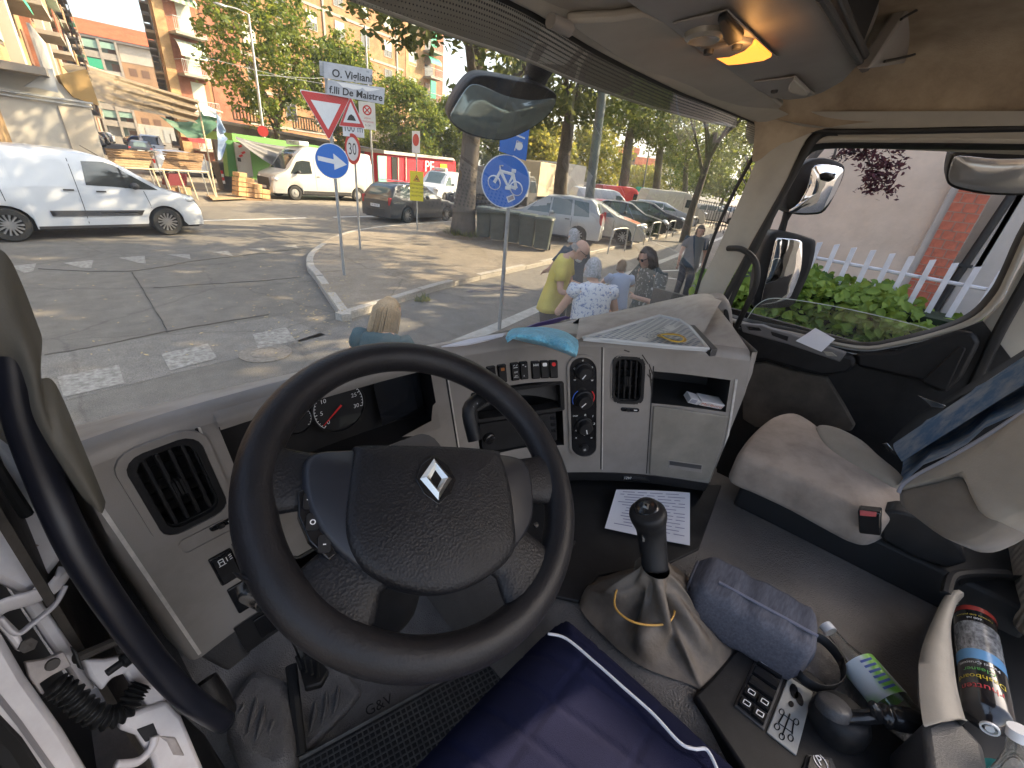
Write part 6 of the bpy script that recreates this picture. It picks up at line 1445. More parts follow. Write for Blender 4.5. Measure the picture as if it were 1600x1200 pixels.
# ================================================================ VEHICLES
M_tyre = mat('tyre rubber',(.018,.018,.018),.8)
M_alloy = mat('alloy wheel',(.42,.42,.43),.35,.9)
M_steelw = mat('steel wheel',(.30,.30,.30),.5,.5)
M_cglass = mat('car window glass',(.022,.030,.032),.06,spec=.9)
M_cglas2 = mat('pale car window',(.10,.14,.14),.06,spec=.9)
M_trim = mat('grey bumper plastic',(.035,.035,.037),.6)
M_lamp = mat('head lamp glass',(.62,.64,.66),.1,.4)
M_tail = mat('tail lamp',(.40,.02,.02),.2)
M_plate = mat('number plate',(.65,.66,.68),.5)
M_under = mat('vehicle underside',(.012,.012,.012),.9)
def paint(name,c,**kw): return mat(name,c,.28,coat=.6,var=.04,vscale=3,**kw)
def wheel_meshes(R,w_,spokes):
 a = MB(); a.lathe([(R*.62,-w_/2),(R*.90,-w_/2),(R,-w_*.30),(R,w_*.30),(R*.90,w_/2),(R*.62,w_/2)],26,(0,0,0),(0,1,0),False)
 b = MB(); b.lathe([(R*.66,w_*.42),(R*.63,w_*.46),(R*.60,w_*.30),(R*.15,w_*.22),(0,w_*.22)],26,(0,0,0),(0,1,0),False)
 c = MB()
 if spokes:
  for i in range(spokes):
   q = 2*math.pi*i/spokes; d = V((math.cos(q),0,math.sin(q))); p = V((-d.z,0,d.x))
   c.loft([[d*r+p*x+V((0,y,0)) for x,y in ((-ww,w_*.30),(ww,w_*.30),(ww*.7,hh),(-ww*.7,hh))] for r,ww,hh in ((R*.10,R*.07,w_*.44),(R*.40,R*.05,w_*.43),(R*.62,R*.075,w_*.45))])
  c.lathe([(R*.14,w_*.25),(R*.13,w_*.46),(0,w_*.47)],12,(0,0,0),(0,1,0),False)
 else: c.lathe([(R*.60,w_*.30),(R*.45,w_*.40),(R*.22,w_*.36),(R*.15,w_*.48),(0,w_*.48)],20,(0,0,0),(0,1,0),False)
 return mesh_of('tyre',a,M_tyre),mesh_of('rim_well',b,M_under),c
WCACHE = {}
def add_wheel(root,x,y,R,spokes,m_):
 key = (round(R,3),spokes,m_.name)
 if key not in WCACHE:
  a,b,c = wheel_meshes(R,.21,spokes); WCACHE[key] = (a,b,mesh_of('rim',c,m_,40))
 a,b,c = WCACHE[key]; s = 1 if y > 0 else -1
 w_ = inst('wheel',a,root,(x,y,R),(0,0,0 if s > 0 else math.pi)); inst('rim',c,w_); inst('rim_well',b,w_); return w_
def vehicle(name,label,cat,L,W,H,top,wb,axle_f,R=.32,sill=.22,belt=.95,body=None,group=None,tumble=.80,side_win=(),front_win=None,rear_win=None,spokes=10,wheelm=None,glassm=None,
   bumper=None,moulding=None,lower=None,nose_w=.86,tail_w=.94,head=None,tail=None,plate=True,mirror=None,lines_x=(),handles=(),round_top=.10,loc=(0,0),rz=0,z0=0.0,sliding=False):
 """car body built along +x (nose at x = L); top: list of (x, z) for the outline from tail to nose"""
 root = thing(name,label,cat,(loc[0],loc[1],z0),rz,group); ORG[root.name] = V((0,0,0))
 gm = glassm or M_cglass
 xf,xr = L-axle_f,L-axle_f-wb; ar = R*1.16
 def topz(x):
  for (x0,z0_),(x1,z1_) in zip(top,top[1:]):
   if x0 <= x <= x1: t = (x-x0)/(x1-x0) if x1 > x0 else 0; return z0_+(z1_-z0_)*t
  return top[-1][1]
 def topsm(x): return (topz(max(0,x-.06))+topz(x)*2+topz(min(L,x+.06)))/4
 def hw(x):
  u = x/L; f = 1.0
  if u > .80: f = 1-(1-nose_w)*((u-.80)/.20)**2
  if u < .12: f = 1-(1-tail_w)*((.12-u)/.12)**2
  return W/2*f
 def sec(x):
  w_ = hw(x); t = topsm(x); lo = sill
  for xa in (xf,xr):
   if abs(x-xa) < ar: lo = max(lo,R+math.sqrt(ar*ar-(x-xa)**2)*.98)
  b = min(belt,t-.03); b = max(b,lo+.06)
  t = max(t,b+.02); gh = t-b; hi = max(0,min(1,gh/(H-belt)))
  wt = w_*(1-(1-tumble)*hi)
  mid = lo+(b-lo)*.45
  return [(w_*.97,lo),(w_,lo+(b-lo)*.2),(w_*1.0,mid),(w_*.985,lo+(b-lo)*.8),(w_*.965,b),(w_*.955*(1-hi)+(wt+(w_*.955-wt)*.66)*hi,b+gh*.33),(w_*.94*(1-hi)+(wt+(w_*.94-wt)*.30)*hi,b+gh*.66),(wt*.985,t-gh*.14-.01*hi),(wt*(1-round_top*.55),t-.035*hi-.004),(wt*(1-round_top*1.6),t-.010*hi),(wt*.5,t+.004),(0,t+.010)]
 xs = sorted(set([0,.02,.06,L-.02,L-.06,L]+frange(0,L,34)+[xa+ar*math.cos(math.pi*i/10) for xa in (xf,xr) for i in range(11)]+[p[0] for p in top]))
 secs = [(x,sec(x)) for x in xs]
 k = MB(); rows = []
 for x,s in secs: rows.append([V((x,-y,z)) for y,z in s]+[V((x,y,z)) for y,z in s[::-1]][1:])
 k.grid(rows)
 for x,s in (secs[0],secs[-1]):
  pts = [V((x,-y,z)) for y,z in s]+[V((x,y,z)) for y,z in s[::-1]][1:]; k.add(pts,[tuple(range(len(pts)))])
 bodyo = obj('body',k,body,root,smooth=38)
 k = MB(); k.box((L/2,0,sill+.12),(L*.94,W*.86,.34)); obj('underside',k,M_under,root,smooth=0)
 def sidey(x,z):
  s = sec(x)
  for (y0_,za),(y1_,zb) in zip(s,s[1:]):
   if za <= z <= zb and zb > za: return y0_+(y1_-y0_)*(z-za)/(zb-za)
  return s[-3][0]
 def sidepatch(pts,name_,m_,off=.006,parent=None,both=True,n=5):
  """pts: polygon (x, z): bottom chain then top chain given as quads [(xb, zb, xt, zt)]"""
  for sg in ((-1,1) if both else (-1,)):
   k = MB(); rows = []
   for j in range(n+1):
    t = j/n; r_ = []
    for (xb,zb,xt,zt_) in pts:
     x,z = xb+(xt-xb)*t,zb+(zt_-zb)*t; r_.append(V((x,sg*(sidey(x,z)+off),z)))
    rows.append(r_)
   k.grid(rows); o = obj(name_,k,m_,parent or root,smooth=180)
  return o
 for q in side_win: sidepatch(q,'window',gm)
 def toppatch(xa,xb,fw,name_,m_,off=.008,n=6,za=None):
  k = MB(); rows = []
  for j in range(n+1):
   x = xa+(xb-xa)*j/n; z = topsm(x); dz = (topsm(x+.02)-topsm(x-.02))/.04; nn2 = V((-dz,0,1)).normalized()
   hwid = sec(x)[8][0]*fw
   rows.append([V((x,hwid*u,z+.004*(1-abs(u)) - .03*abs(u)**3))+nn2*off for u in (-1,-.8,-.5,0,.5,.8,1)])
  k.grid(rows); return obj(name_,k,m_,root,smooth=180)
 if front_win: toppatch(front_win[0],front_win[1],.97,'windscreen',glassm or M_cglass)
 if rear_win:
  if rear_win[0] == 'v':
   k = MB(); _,y_,za,zb = rear_win; k.grid([[V((topx_rear(top,z)-.012,y_*u,z)) for u in (-1,0,1)] for z in frange(za,zb,4)]); obj('rear_window',k,gm,root,smooth=180)
  else: toppatch(rear_win[0],rear_win[1],.93,'rear_window',gm)
 for xa,m_ in ((xf,1),(xr,1)):
  for sg in (-1,1): add_wheel(root,xa,sg*(W/2-.115),R,spokes,wheelm or M_alloy)
 bm_ = bumper or M_trim
 def endslab(x,z0_,z1_,th,fw,name_,m_):
  k = MB(); n = 8; f = 1 if x > L/2 else -1
  k.grid([[V((x+f*(d-.10*abs(u)**2.2),hw(x)*fw*u,z)) for u in frange(-1,1,n)] for d,z in ((0,z0_),(th,z0_+.02),(th,z1_-.02),(0,z1_))]); return obj(name_,k,m_,root,smooth=50)
 endslab(L-.02,sill-.02,sill+.30,.05,1.02,'bumper',bm_); endslab(.02,sill-.0,sill+.30,.06,1.0,'bumper',bm_)
 if lower: sidepatch([(xf-ar-.02,sill,xf-ar-.02,sill+lower),(xr+ar+.02,sill,xr+ar+.02,sill+lower)],'sill_trim',M_trim,.006)
 if moulding:
  x0,x1,z0_,z1_ = moulding; sidepatch([(x0-.04,z0_+.04,x0-.10,z1_-.02),(x0-.12,z0_,x0-.14,z1_),(x1+.08,z0_,x1+.16,z1_),(x1,z0_+.03,x1+.02,z1_-.03)],'side_moulding',M_trim,.022)
 for (xa,za,xb,zb) in lines_x: sidepatch([(xa-.006,za,xb-.006,zb),(xa+.006,za,xb+.006,zb)],'door_gap',M_under,.004,n=8)
 for (xa,za) in handles: sidepatch([(xa-.09,za,xa-.09,za+.035),(xa+.09,za,xa+.09,za+.035)],'door_handle',bm_,.030,n=1)
 for sg in (-1,1):
  hx,hz,hl,hh = head or (L-.10,belt-.22,.30,.16)
  k = MB(); k.blob((hx,sg*(hw(hx)*.80),hz),(hl*.55,W*.10,hh*.6),12,8); obj('headlight',k,M_lamp,root,smooth=180)
  tx,tz,tw,th = tail or (.03,belt-.10,.10,.34)
  k = MB(); k.box((tx,sg*hw(tx)*.90,tz),(.12,W*tw,th)); obj('tail_light',k,M_tail,root,bevel=.03,smooth=40)
  mx,mz = mirror or (top_cowl(top,belt)-.25,belt+.08)
  k = MB(); k.blob((mx,sg*(W/2+.09),mz),(.09,.11,.075),10,6); obj('wing_mirror',k,M_trim if cat == 'van' else body,root,smooth=180)
 if plate:
  k = MB(); k.box((-.045,0,sill+.42),(.02,.50,.11)); p_ = obj('number_plate',k,M_plate,root,smooth=0)
  k = MB(); k.box((L+.03,0,sill+.22),(.02,.50,.11)); obj('number_plate',k,M_plate,root,smooth=0)
 root['_L'] = L
 return root,sidepatch,toppatch,hw
def top_cowl(top,belt):
 for (x0,z0),(x1,z1) in zip(top[::-1],top[::-1][1:]):
  if z1 > belt+.1: return x1
 return top[-2][0]
def topx_rear(top,z):
 for (x0,z0),(x1,z1) in zip(top,top[1:]):
  if z0 <= z <= z1 and z1 > z0: return x0+(x1-x0)*(z-z0)/(z1-z0)
 return top[0][0]
def place(root,front,rear,L,axle_f,wb,W,near,z0=0.0):
 """stand a vehicle so that its near side wheels touch two ground points"""
 f,r = V(front),V(rear); d = (f-r); d.z = 0; u = d.normalized(); n = V((-u.y,u.x,0))*near   # towards the far side
 mid = (f+r)/2+n*(W/2-.115); o = mid-u*((L-axle_f)-wb/2)
 root.location = (o.x,o.y,z0); root.rotation_euler = (0,0,math.atan2(u.y,u.x))
M_wpaint = paint('white vehicle paint',(.50,.53,.575)); M_silver = paint('silver paint',(.42,.44,.47),metal=.0); M_dkpaint = paint('dark grey blue paint',(.030,.035,.045)); M_blkp = paint('black paint',(.018,.018,.020))
M_cream = paint('cream paint',(.55,.50,.40)); M_redp = paint('red paint',(.42,.03,.03)); M_orange = paint('orange reflection tint',(.60,.14,.04)); M_beigep = paint('pale beige silver paint',(.50,.48,.43))
# 1 small white panel van crossing in front
Lp = 4.40
van,sp_,tp_,hw_ = vehicle('panel_van','small white panel van with black side moulding driving past on the road','van',Lp,1.85,1.83,
 [(0,.85),(.03,1.35),(.10,1.74),(.35,1.82),(1.6,1.83),(2.35,1.80),(2.75,1.70),(3.55,1.16),(3.72,1.09),(4.15,.98),(4.34,.80),(4.40,.55)],2.75,.86,R=.335,sill=.24,belt=1.10,body=M_wpaint,tumble=.84,
 side_win=[[(2.18,1.14,2.24,1.62),(2.7,1.12,2.62,1.63),(3.15,1.08,2.78,1.58),(3.50,1.08,2.82,1.52)]],front_win=(3.52,2.80),spokes=14,moulding=(1.58,2.95,.50,.62),lower=.06,
 lines_x=((2.02,.34,2.02,1.66),(3.30,.55,3.20,1.05),(.86,.80,.82,1.66)),handles=((1.86,1.02),(2.40,1.00)),mirror=(3.02,1.16),head=(4.12,.86,.36,.18))
place(van,P(262,367,z=0),P(30,377,z=0),Lp,.86,2.75,1.85,1)
sp_([(.10,.99,.10,1.03),(.82,.99,.82,1.03)],'slide_rail',M_trim,.008); sp_([(1.05,1.10,1.05,1.56),(1.15,1.07,1.12,1.60),(1.86,1.10,1.90,1.62),(1.95,1.16,1.96,1.56)],'side_panel',paint('white van panel',(.47,.50,.55)),.003)
sp_([(2.86,1.10,2.84,1.54),(2.90,1.10,2.875,1.52)],'quarter_pillar',M_under,.009)
k = MB(); k.tube([V((2.62,-.6,1.74)),V((2.36,-.6,1.92))],.008,5); obj('aerial',k,M_under,van)
# 2 white high van parked nose left before the green stall
Lt = 5.6
tr_,s2_,t2_,_h = vehicle('high_roof_van','white high roof van with roof sign parked nose to the left before the green stall','van',Lt,2.0,2.45,
 [(0,1.0),(.04,2.2),(.12,2.42),(3.4,2.45),(3.9,2.38),(4.25,2.10),(4.85,1.36),(5.0,1.28),(5.42,1.12),(5.55,.80),(5.6,.5)],3.5,1.02,R=.34,sill=.30,belt=1.22,body=paint('dull white paint',(.50,.485,.46)),tumble=.86,
 side_win=[[(3.62,1.26,3.66,1.80),(4.05,1.22,4.05,1.82),(4.72,1.20,4.36,1.74)]],front_win=(4.86,4.10),spokes=0,wheelm=M_steelw,lower=.16,glassm=M_cglass,lines_x=((3.46,.5,3.46,2.0),(2.2,.5,2.2,2.2),(.5,.6,.5,2.2)),handles=((3.32,1.12),),mirror=(4.35,1.30),head=(5.36,.90,.36,.26))
place(tr_,P(467,313,z=0),P(555,315,z=0),Lt,1.02,3.5,2.0,-1)
k = MB(); k.box((3.72,0,2.56),(.5,1.3,.20)); rs_ = obj('roof_sign',k,M_wpaint,tr_,bevel=.03); obj('lettering',text_mb('MEDUSE 2',.15,(3.975,0,2.56),(0,1,0),(0,0,1)),M_under,rs_,smooth=0)
for z in (1.45,1.95): s2_([(.6,z,.6,z+.35),(2.0,z,2.0,z+.35)],'side_panel',paint('van panel',(.57,.55,.52)),.003)
k = MB(); k.grid([[V((5.62,y,z)) for y in (-.62,0,.62)] for z in (.55,.95)]); obj('grille',k,M_trim,tr_,smooth=0)
# 3 dark estate car turning at the junction
Le = 4.45
es,s3_,t3_,_h = vehicle('estate_car','dark grey estate car with roof rails behind the yellow sign','car',Le,1.72,1.50,
 [(0,.78),(.06,.95),(.38,1.38),(.60,1.46),(1.6,1.50),(2.3,1.46),(3.15,.98),(3.4,.95),(4.2,.80),(4.40,.62),(4.45,.5)],2.60,.90,R=.31,sill=.20,belt=.93,body=M_dkpaint,tumble=.76,
 side_win=[[(.55,.98,.72,1.36),(1.15,.96,1.20,1.40)],[(1.24,.96,1.28,1.40),(2.0,.96,1.98,1.40)],[(2.08,.96,2.06,1.40),(2.85,.96,2.45,1.36)]],front_win=(3.12,2.36),rear_win=(.10,.42),spokes=10,lines_x=((1.2,.3,1.2,.95),(2.04,.3,2.04,.95),(3.0,.35,2.96,.9)),handles=((1.34,.82),(2.2,.82)),glassm=M_cglas2,tail=(.05,.82,.07,.30))
place(es,P(694,345,z=0),P(637,348,z=0),Le,.90,2.60,1.72,1)
for sg in (-1,1):
 k = MB(); k.tube([V((.7,sg*.56,1.50)),V((.8,sg*.56,1.54)),V((2.1,sg*.56,1.53)),V((2.2,sg*.56,1.48))],.018,6); obj('roof_rail',k,M_alloy,es)
obj('lettering',text_mb('BN 384 KP',.085,(-.058,0,.62),(0,-1,0),(0,0,1)),M_under,es,smooth=0)
# 4 white van behind the tree, taxi style sign on its roof
va,*_r = vehicle('delivery_van','white van with roof sign parked nose left behind the big trunk','van',4.9,1.9,1.95,[(0,.95),(.03,1.7),(.10,1.92),(2.9,1.95),(3.3,1.85),(4.05,1.16),(4.2,1.10),(4.65,.98),(4.85,.75),(4.9,.5)],3.0,.9,R=.32,sill=.26,belt=1.08,body=M_wpaint,tumble=.84,
 side_win=[[(3.0,1.12,3.04,1.62),(3.4,1.10,3.36,1.62),(3.95,1.08,3.55,1.52)]],front_win=(4.04,3.30),lines_x=((2.85,.4,2.85,1.7),),glassm=M_cglas2)
va.location = (22.5,27.2,0); va.rotation_euler = (0,0,rad(205))
k = MB(); k.box((2.9,0,2.05),(.3,.9,.16)); obj('roof_sign',k,M_wpaint,va,bevel=.02)
# 5.. parked cars on the island, all of one hatchback outline with their own colour
def hatch(name,label,bodym,L=4.3,H=1.62,high=True,loc=None,rz=0,glassm=M_cglas2,lab_group='cars parked under the trees',z0=KH):
 top = [(0,.80),(.05,1.05),(.30,1.48),(.50,H-.03),(1.4,H),(2.2,H-.05),(3.15,1.05),(3.4,1.0),(4.05,.84),(4.25,.66),(4.3,.5)] if high else [(0,.75),(.10,.95),(.55,1.30),(.95,H-.04),(1.7,H),(2.3,H-.06),(3.15,.96),(3.4,.92),(4.1,.76),(4.25,.6),(4.3,.45)]
 r_ = vehicle(name,label,'car',4.3,1.76,H,top,2.6,.86,R=.32,sill=.21,belt=.98 if high else .92,body=bodym,tumble=.78,group=lab_group,
  side_win=[[(.50 if high else .75,1.03 if high else .97,.60 if high else .98,H-.16),(1.10,1.01 if high else .95,1.16,H-.13)],[(1.20,1.01 if high else .95,1.24,H-.12),(2.0,1.01 if high else .95,1.98,H-.12)],[(2.06,1.01 if high else .95,2.05,H-.12),(2.95,1.01 if high else .95,2.45,H-.17)]],front_win=(3.12,2.30),rear_win=(.07,.32) if high else (.12,.9),spokes=10,
  lines_x=((1.16,.35,1.16,.98),(2.03,.35,2.03,.98),(3.0,.35,2.98,.9)),handles=((1.32,.86),(2.2,.86)),glassm=glassm,tail=(.05,.98,.08,.42) if high else (.08,.78,.10,.22),lower=.05)
 r_[0].location = (loc[0],loc[1],z0); r_[0].rotation_euler = (0,0,rz); return r_
def by_rear(px,py,px2,py2,z=KH):
 """heading from two ground points under the near sills"""
 a,b = P(px,py,z=z),P(px2,py2,z=z); return a,math.atan2(b.y-a.y,b.x-a.x)
p = P(900,381,z=KH); ang = rad(118); u = V((math.cos(ang),math.sin(ang),0)); n = V((-u.y,u.x,0))
o = p-u*.84-n*.76; o = p-u*(4.3-.86-2.6)-n*.76
hatch('people_carrier','silver people carrier showing its tail beside the green bins',M_silver,H=1.68,loc=(o.x,o.y),rz=ang)
ang2 = rad(-62); u = V((math.cos(ang2),math.sin(ang2),0)); n = V((-u.y,u.x,0)); p = P(970,382,z=KH); o = p-u*(4.3-.86)+n*.76
h_ = hatch('hatchback','pale silver hatchback with an orange bonnet facing the cycle racks',M_beigep,H=1.58,loc=(o.x,o.y),rz=ang2)
h_[2](3.32,4.10,.95,'bonnet',M_orange,.016)  # orange reflection on the bonnet, put into the colour of a patch
p = P(1012,368,z=KH); o = p-u*(4.3-.86)+n*.76; hatch('hatchback','black car parked right of the orange bonnet car',M_blkp,H=1.5,high=False,loc=(o.x,o.y),rz=ang2)
p = P(1043,360,z=KH); o = p-u*(4.3-.86)+n*.76; hatch('hatchback','dark saloon with pale roof glare left of the cream van',M_dkpaint,H=1.48,high=False,loc=(o.x,o.y),rz=ang2)
for px_,py_,m_,lb in ((1062,356,M_silver,'silver car second last before the cream van'),(1140,352,M_beigep,'pale car right of the cream van at the windscreen edge')):
 p = P(px_,py_,z=KH); o = p-u*(4.3-.86)+n*.76; hatch('hatchback',lb,m_,H=1.5,loc=(o.x,o.y),rz=ang2)
cv,*_r = vehicle('delivery_van','cream panel van parked at the far end of the row of cars','van',5.0,2.0,2.25,[(0,1.0),(.04,2.0),(.12,2.22),(3.0,2.25),(3.4,2.12),(4.1,1.30),(4.3,1.22),(4.8,1.0),(4.95,.75),(5.0,.5)],3.2,.9,R=.33,sill=.28,belt=1.18,body=M_cream,tumble=.88,side_win=[[(3.05,1.24,3.1,1.76),(3.45,1.22,3.42,1.76),(4.0,1.20,3.6,1.68)]],front_win=(4.1,3.4),lines_x=((2.9,.4,2.9,1.9),),spokes=0,wheelm=M_steelw)
p = P(1082,354,z=KH); ang3 = rad(-40); u = V((math.cos(ang3),math.sin(ang3),0)); n = V((-u.y,u.x,0)); o = p-u*4.1+n*.9; cv.location = (o.x,o.y,KH); cv.rotation_euler = (0,0,ang3)
p = P(845,327,z=0); hatch('hatchback','dark blue grey hatchback left of the forked trunk',M_dkpaint,H=1.45,high=False,loc=(p.x-3.2,p.y+2.0),rz=rad(190),z0=0)
def at_depth(px,py,D,z=0):
 d = ray(px,py); return CAM+d*(D/math.hypot(d.x,d.y))
rv,*_r = vehicle('delivery_van','red panel van parked between the far tree trunks','van',5.0,2.0,2.25,[(0,1.0),(.04,2.0),(.12,2.22),(3.0,2.25),(3.4,2.12),(4.1,1.30),(4.3,1.22),(4.8,1.0),(4.95,.75),(5.0,.5)],3.2,.9,R=.33,sill=.28,belt=1.18,body=M_redp,tumble=.88,side_win=[[(3.05,1.24,3.1,1.76),(3.45,1.22,3.42,1.76),(4.0,1.20,3.6,1.68)]],front_win=(4.1,3.4),lines_x=((2.9,.4,2.9,1.9),),spokes=0,wheelm=M_steelw)
p = at_depth(930,310,40); rv.location = (p.x,p.y,0); rv.rotation_euler = (0,0,rad(-30))
wv,*_r = vehicle('delivery_van','white van half hidden by the lamp post before the red van','van',4.9,1.9,1.95,[(0,.95),(.03,1.7),(.10,1.92),(2.9,1.95),(3.3,1.85),(4.05,1.16),(4.2,1.10),(4.65,.98),(4.85,.75),(4.9,.5)],3.0,.9,R=.32,sill=.26,belt=1.08,body=M_wpaint,tumble=.84,side_win=[[(3.0,1.12,3.04,1.62),(3.4,1.10,3.36,1.62),(3.95,1.08,3.55,1.52)]],front_win=(4.04,3.30),glassm=M_cglas2)
p = at_depth(893,318,34); wv.location = (p.x,p.y,0); wv.rotation_euler = (0,0,rad(-35))
hatch('hatchback','red car parked behind the forked trunk',M_redp,H=1.45,high=False,loc=tuple(at_depth(905,322,29)[:2]),rz=rad(-40),z0=0)
for px,py,D,m_,lb in ((985,300,70,M_silver,'small far silver car under the green canopy'),(968,305,62,M_wpaint,'small far white car beside the third trunk'),(1000,304,80,M_blkp,'small far black car right of the green canopy'),(1112,322,55,M_silver,'far silver car behind the cream van')):
 p = at_depth(px,py,D); hatch('hatchback',lb,m_,H=1.48,high=False,loc=(p.x,p.y),rz=rad(-50),z0=0,lab_group='far cars down the avenue')
# lorries in the market: boxes with cabs
def lorry(name,label,cat,boxm,cabm,bx,loc,rz,tarp=False):
 t = thing(name,label,cat,(loc[0],loc[1],0),rz); ORG[t.name] = V((0,0,0)); L,W,z0,z1 = bx
 k = MB(); k.box((L/2,0,(z0+z1)/2),(L,W,z1-z0)); b_ = obj('cargo_box',k,boxm,t,bevel=.04)
 k = MB(); k.box((L/2,0,z0-.12),(L+1.6,.9,.2)); obj('chassis',k,M_under,t)
 k = MB(); k.loft([[V((x,y,z)) for y in (-W*.46,W*.46) for z in ((a,b) if y < 0 else (b,a))] for x,a,b in ((L+.12,.5,2.25),(L+.9,.5,2.25),(L+1.25,.5,2.05),(L+1.62,.5,1.35),(L+1.7,.5,1.2))]); c_ = obj('cab',k,cabm,t,bevel=.05,smooth=40)
 k = MB(); k.add([V((L+1.27,-W*.42,2.02)),V((L+1.27,W*.42,2.02)),V((L+1.635,W*.42,1.36)),V((L+1.635,-W*.42,1.36))],[(0,1,2,3)]); obj('windscreen',k,M_cglass,t,smooth=0)
 for sg in (-1,1):
  k = MB(); k.add([V((L+.35,sg*(W*.46+.01),1.3)),V((L+1.5,sg*(W*.46+.01),1.3)),V((L+1.15,sg*(W*.46+.01),2.0)),V((L+.35,sg*(W*.46+.01),2.0))],[(0,1,2,3)]); obj('window',k,M_cglass,t,smooth=0)
  for x in (.9,L+.8): add_wheel(t,x,sg*(W/2-.15),.42,0,M_steelw)
 if tarp:
  for i in range(6): k = MB(); k.box((L*(i+.5)/6,0,z1+.03),(.06,W,.06)); obj('hoop',k,boxm,t)
 return t
M_tarp = mat('cream tarpaulin',(.50,.42,.28),.8,var=.12,vscale=2,bump=.4,bscale=3)
lorry('tarpaulin_lorry','cream tarpaulin covered lorry behind the bicycle sign','lorry',M_tarp,M_whiter,(4.2,2.2,1.0,3.2),tuple(at_depth(818,300,33)[:2]),rad(15),True)
lorry('box_lorry','white box lorry left of the forked trunk','lorry',mat('off white panel',(.60,.57,.51),.6,var=.08,vscale=2),M_whiter,(4.6,2.3,1.0,3.5),tuple(at_depth(858,300,40)[:2]),rad(12))
lorry('flatbed_lorry','grey box lorry with dark chassis right of the big trunk','lorry',mat('dusty grey panel',(.19,.19,.19),.7,var=.12,vscale=2),M_trim,(4.0,2.3,1.05,2.5),tuple(at_depth(752,300,26)[:2]),rad(18))
for k_,(px,py,D,m_,lb) in enumerate(((157,206,75,M_silver,'far silver car at the left of the side street'),(165,203,85,M_blkp,'far dark car second in the row in the side street'),(175,205,95,M_silver,'far grey car third in the row in the side street'),(205,205,90,paint('blue paint',(.04,.07,.22)),'far dark blue car across the side street'),(238,220,55,M_dkpaint,'dark green car in the side street below the white van'))):
 p = at_depth(px,py,D); hatch('hatchback',lb,m_,H=1.45,high=False,loc=(p.x-1,p.y),rz=rad(80 if k_ != 3 else 10),z0=0,lab_group='cars parked in the side street')
p = at_depth(232,212,62); wv2,*_r = vehicle('delivery_van','far white van standing in the side street','van',4.9,1.9,1.95,[(0,.95),(.03,1.7),(.10,1.92),(2.9,1.95),(3.3,1.85),(4.05,1.16),(4.2,1.10),(4.65,.98),(4.85,.75),(4.9,.5)],3.0,.9,R=.32,sill=.26,belt=1.08,body=M_wpaint,tumble=.84,side_win=[[(3.0,1.12,3.04,1.62),(3.4,1.10,3.36,1.62),(3.95,1.08,3.55,1.52)]],front_win=(4.04,3.30))
wv2.location = (p.x,p.y,0); wv2.rotation_euler = (0,0,rad(-98))
p = at_depth(272,238,36); hatch('hatchback','white car behind the market crates',M_wpaint,H=1.45,high=False,loc=(p.x-1.5,p.y),rz=rad(15),z0=0,lab_group='cars parked in the side street')
# ================================================================ TREES AND OTHER PLANTS
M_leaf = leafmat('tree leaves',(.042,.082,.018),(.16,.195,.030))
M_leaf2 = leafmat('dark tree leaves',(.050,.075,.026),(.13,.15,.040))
M_leafy = leafmat('sunlit yellow green leaves',(.10,.13,.022),(.28,.26,.045))  # yellow sunlight on the far avenue trees is put into this leaf colour
M_bark = mat('grey brown bark',(.115,.098,.080),.95,col2=(.055,.046,.038),vscale=9,bump=1.0,bscale=22,stretch=(1,1,.25))
def leaf(mb,c,s,rn,asp=.55):
 a = V((rn.gauss(0,1),rn.gauss(0,1),rn.gauss(0,.7))).normalized(); b = a.orthogonal().normalized(); b = (b*math.cos(rn.uniform(0,6.3))+a.cross(b)*math.sin(rn.uniform(0,6.3)))
 mb.add([c-a*s,c+b*s*asp,c+a*s,c-b*s*asp],[(0,1,2,3)])
def crown_mb(rx,ry,rz,ncl,nl,ls,seed,cz=0,hollow=.35,holes=5):
 rn = random.Random(seed); mb = MB(); hs = [V((rn.gauss(0,1),rn.gauss(0,1),rn.gauss(0,.8))).normalized() for _ in range(holes)]
 lob = [(V((rn.gauss(0,1),rn.gauss(0,1),rn.gauss(0,.6))).normalized(),rn.uniform(.08,.30)) for _ in range(14)]
 for i in range(ncl):
  d = V((rn.gauss(0,1),rn.gauss(0,1),rn.gauss(0,1))).normalized()
  if any(d.dot(h) > .93 for h in hs) and rn.random() < .75: continue
  r = hollow+(1-hollow)*rn.random()**.5
  r *= .82+sum(w_*max(0,d.dot(l))**6 for l,w_ in lob)
  c = V((d.x*rx*r,d.y*ry*r,d.z*rz*r+cz)); cs_ = rn.uniform(.5,1.2)*ls*3.2
  for j in range(nl):
   p = c+V((rn.gauss(0,.55),rn.gauss(0,.55),rn.gauss(0,.38)))*cs_; leaf(mb,p,ls*rn.uniform(.6,1.25),rn)
 return mb
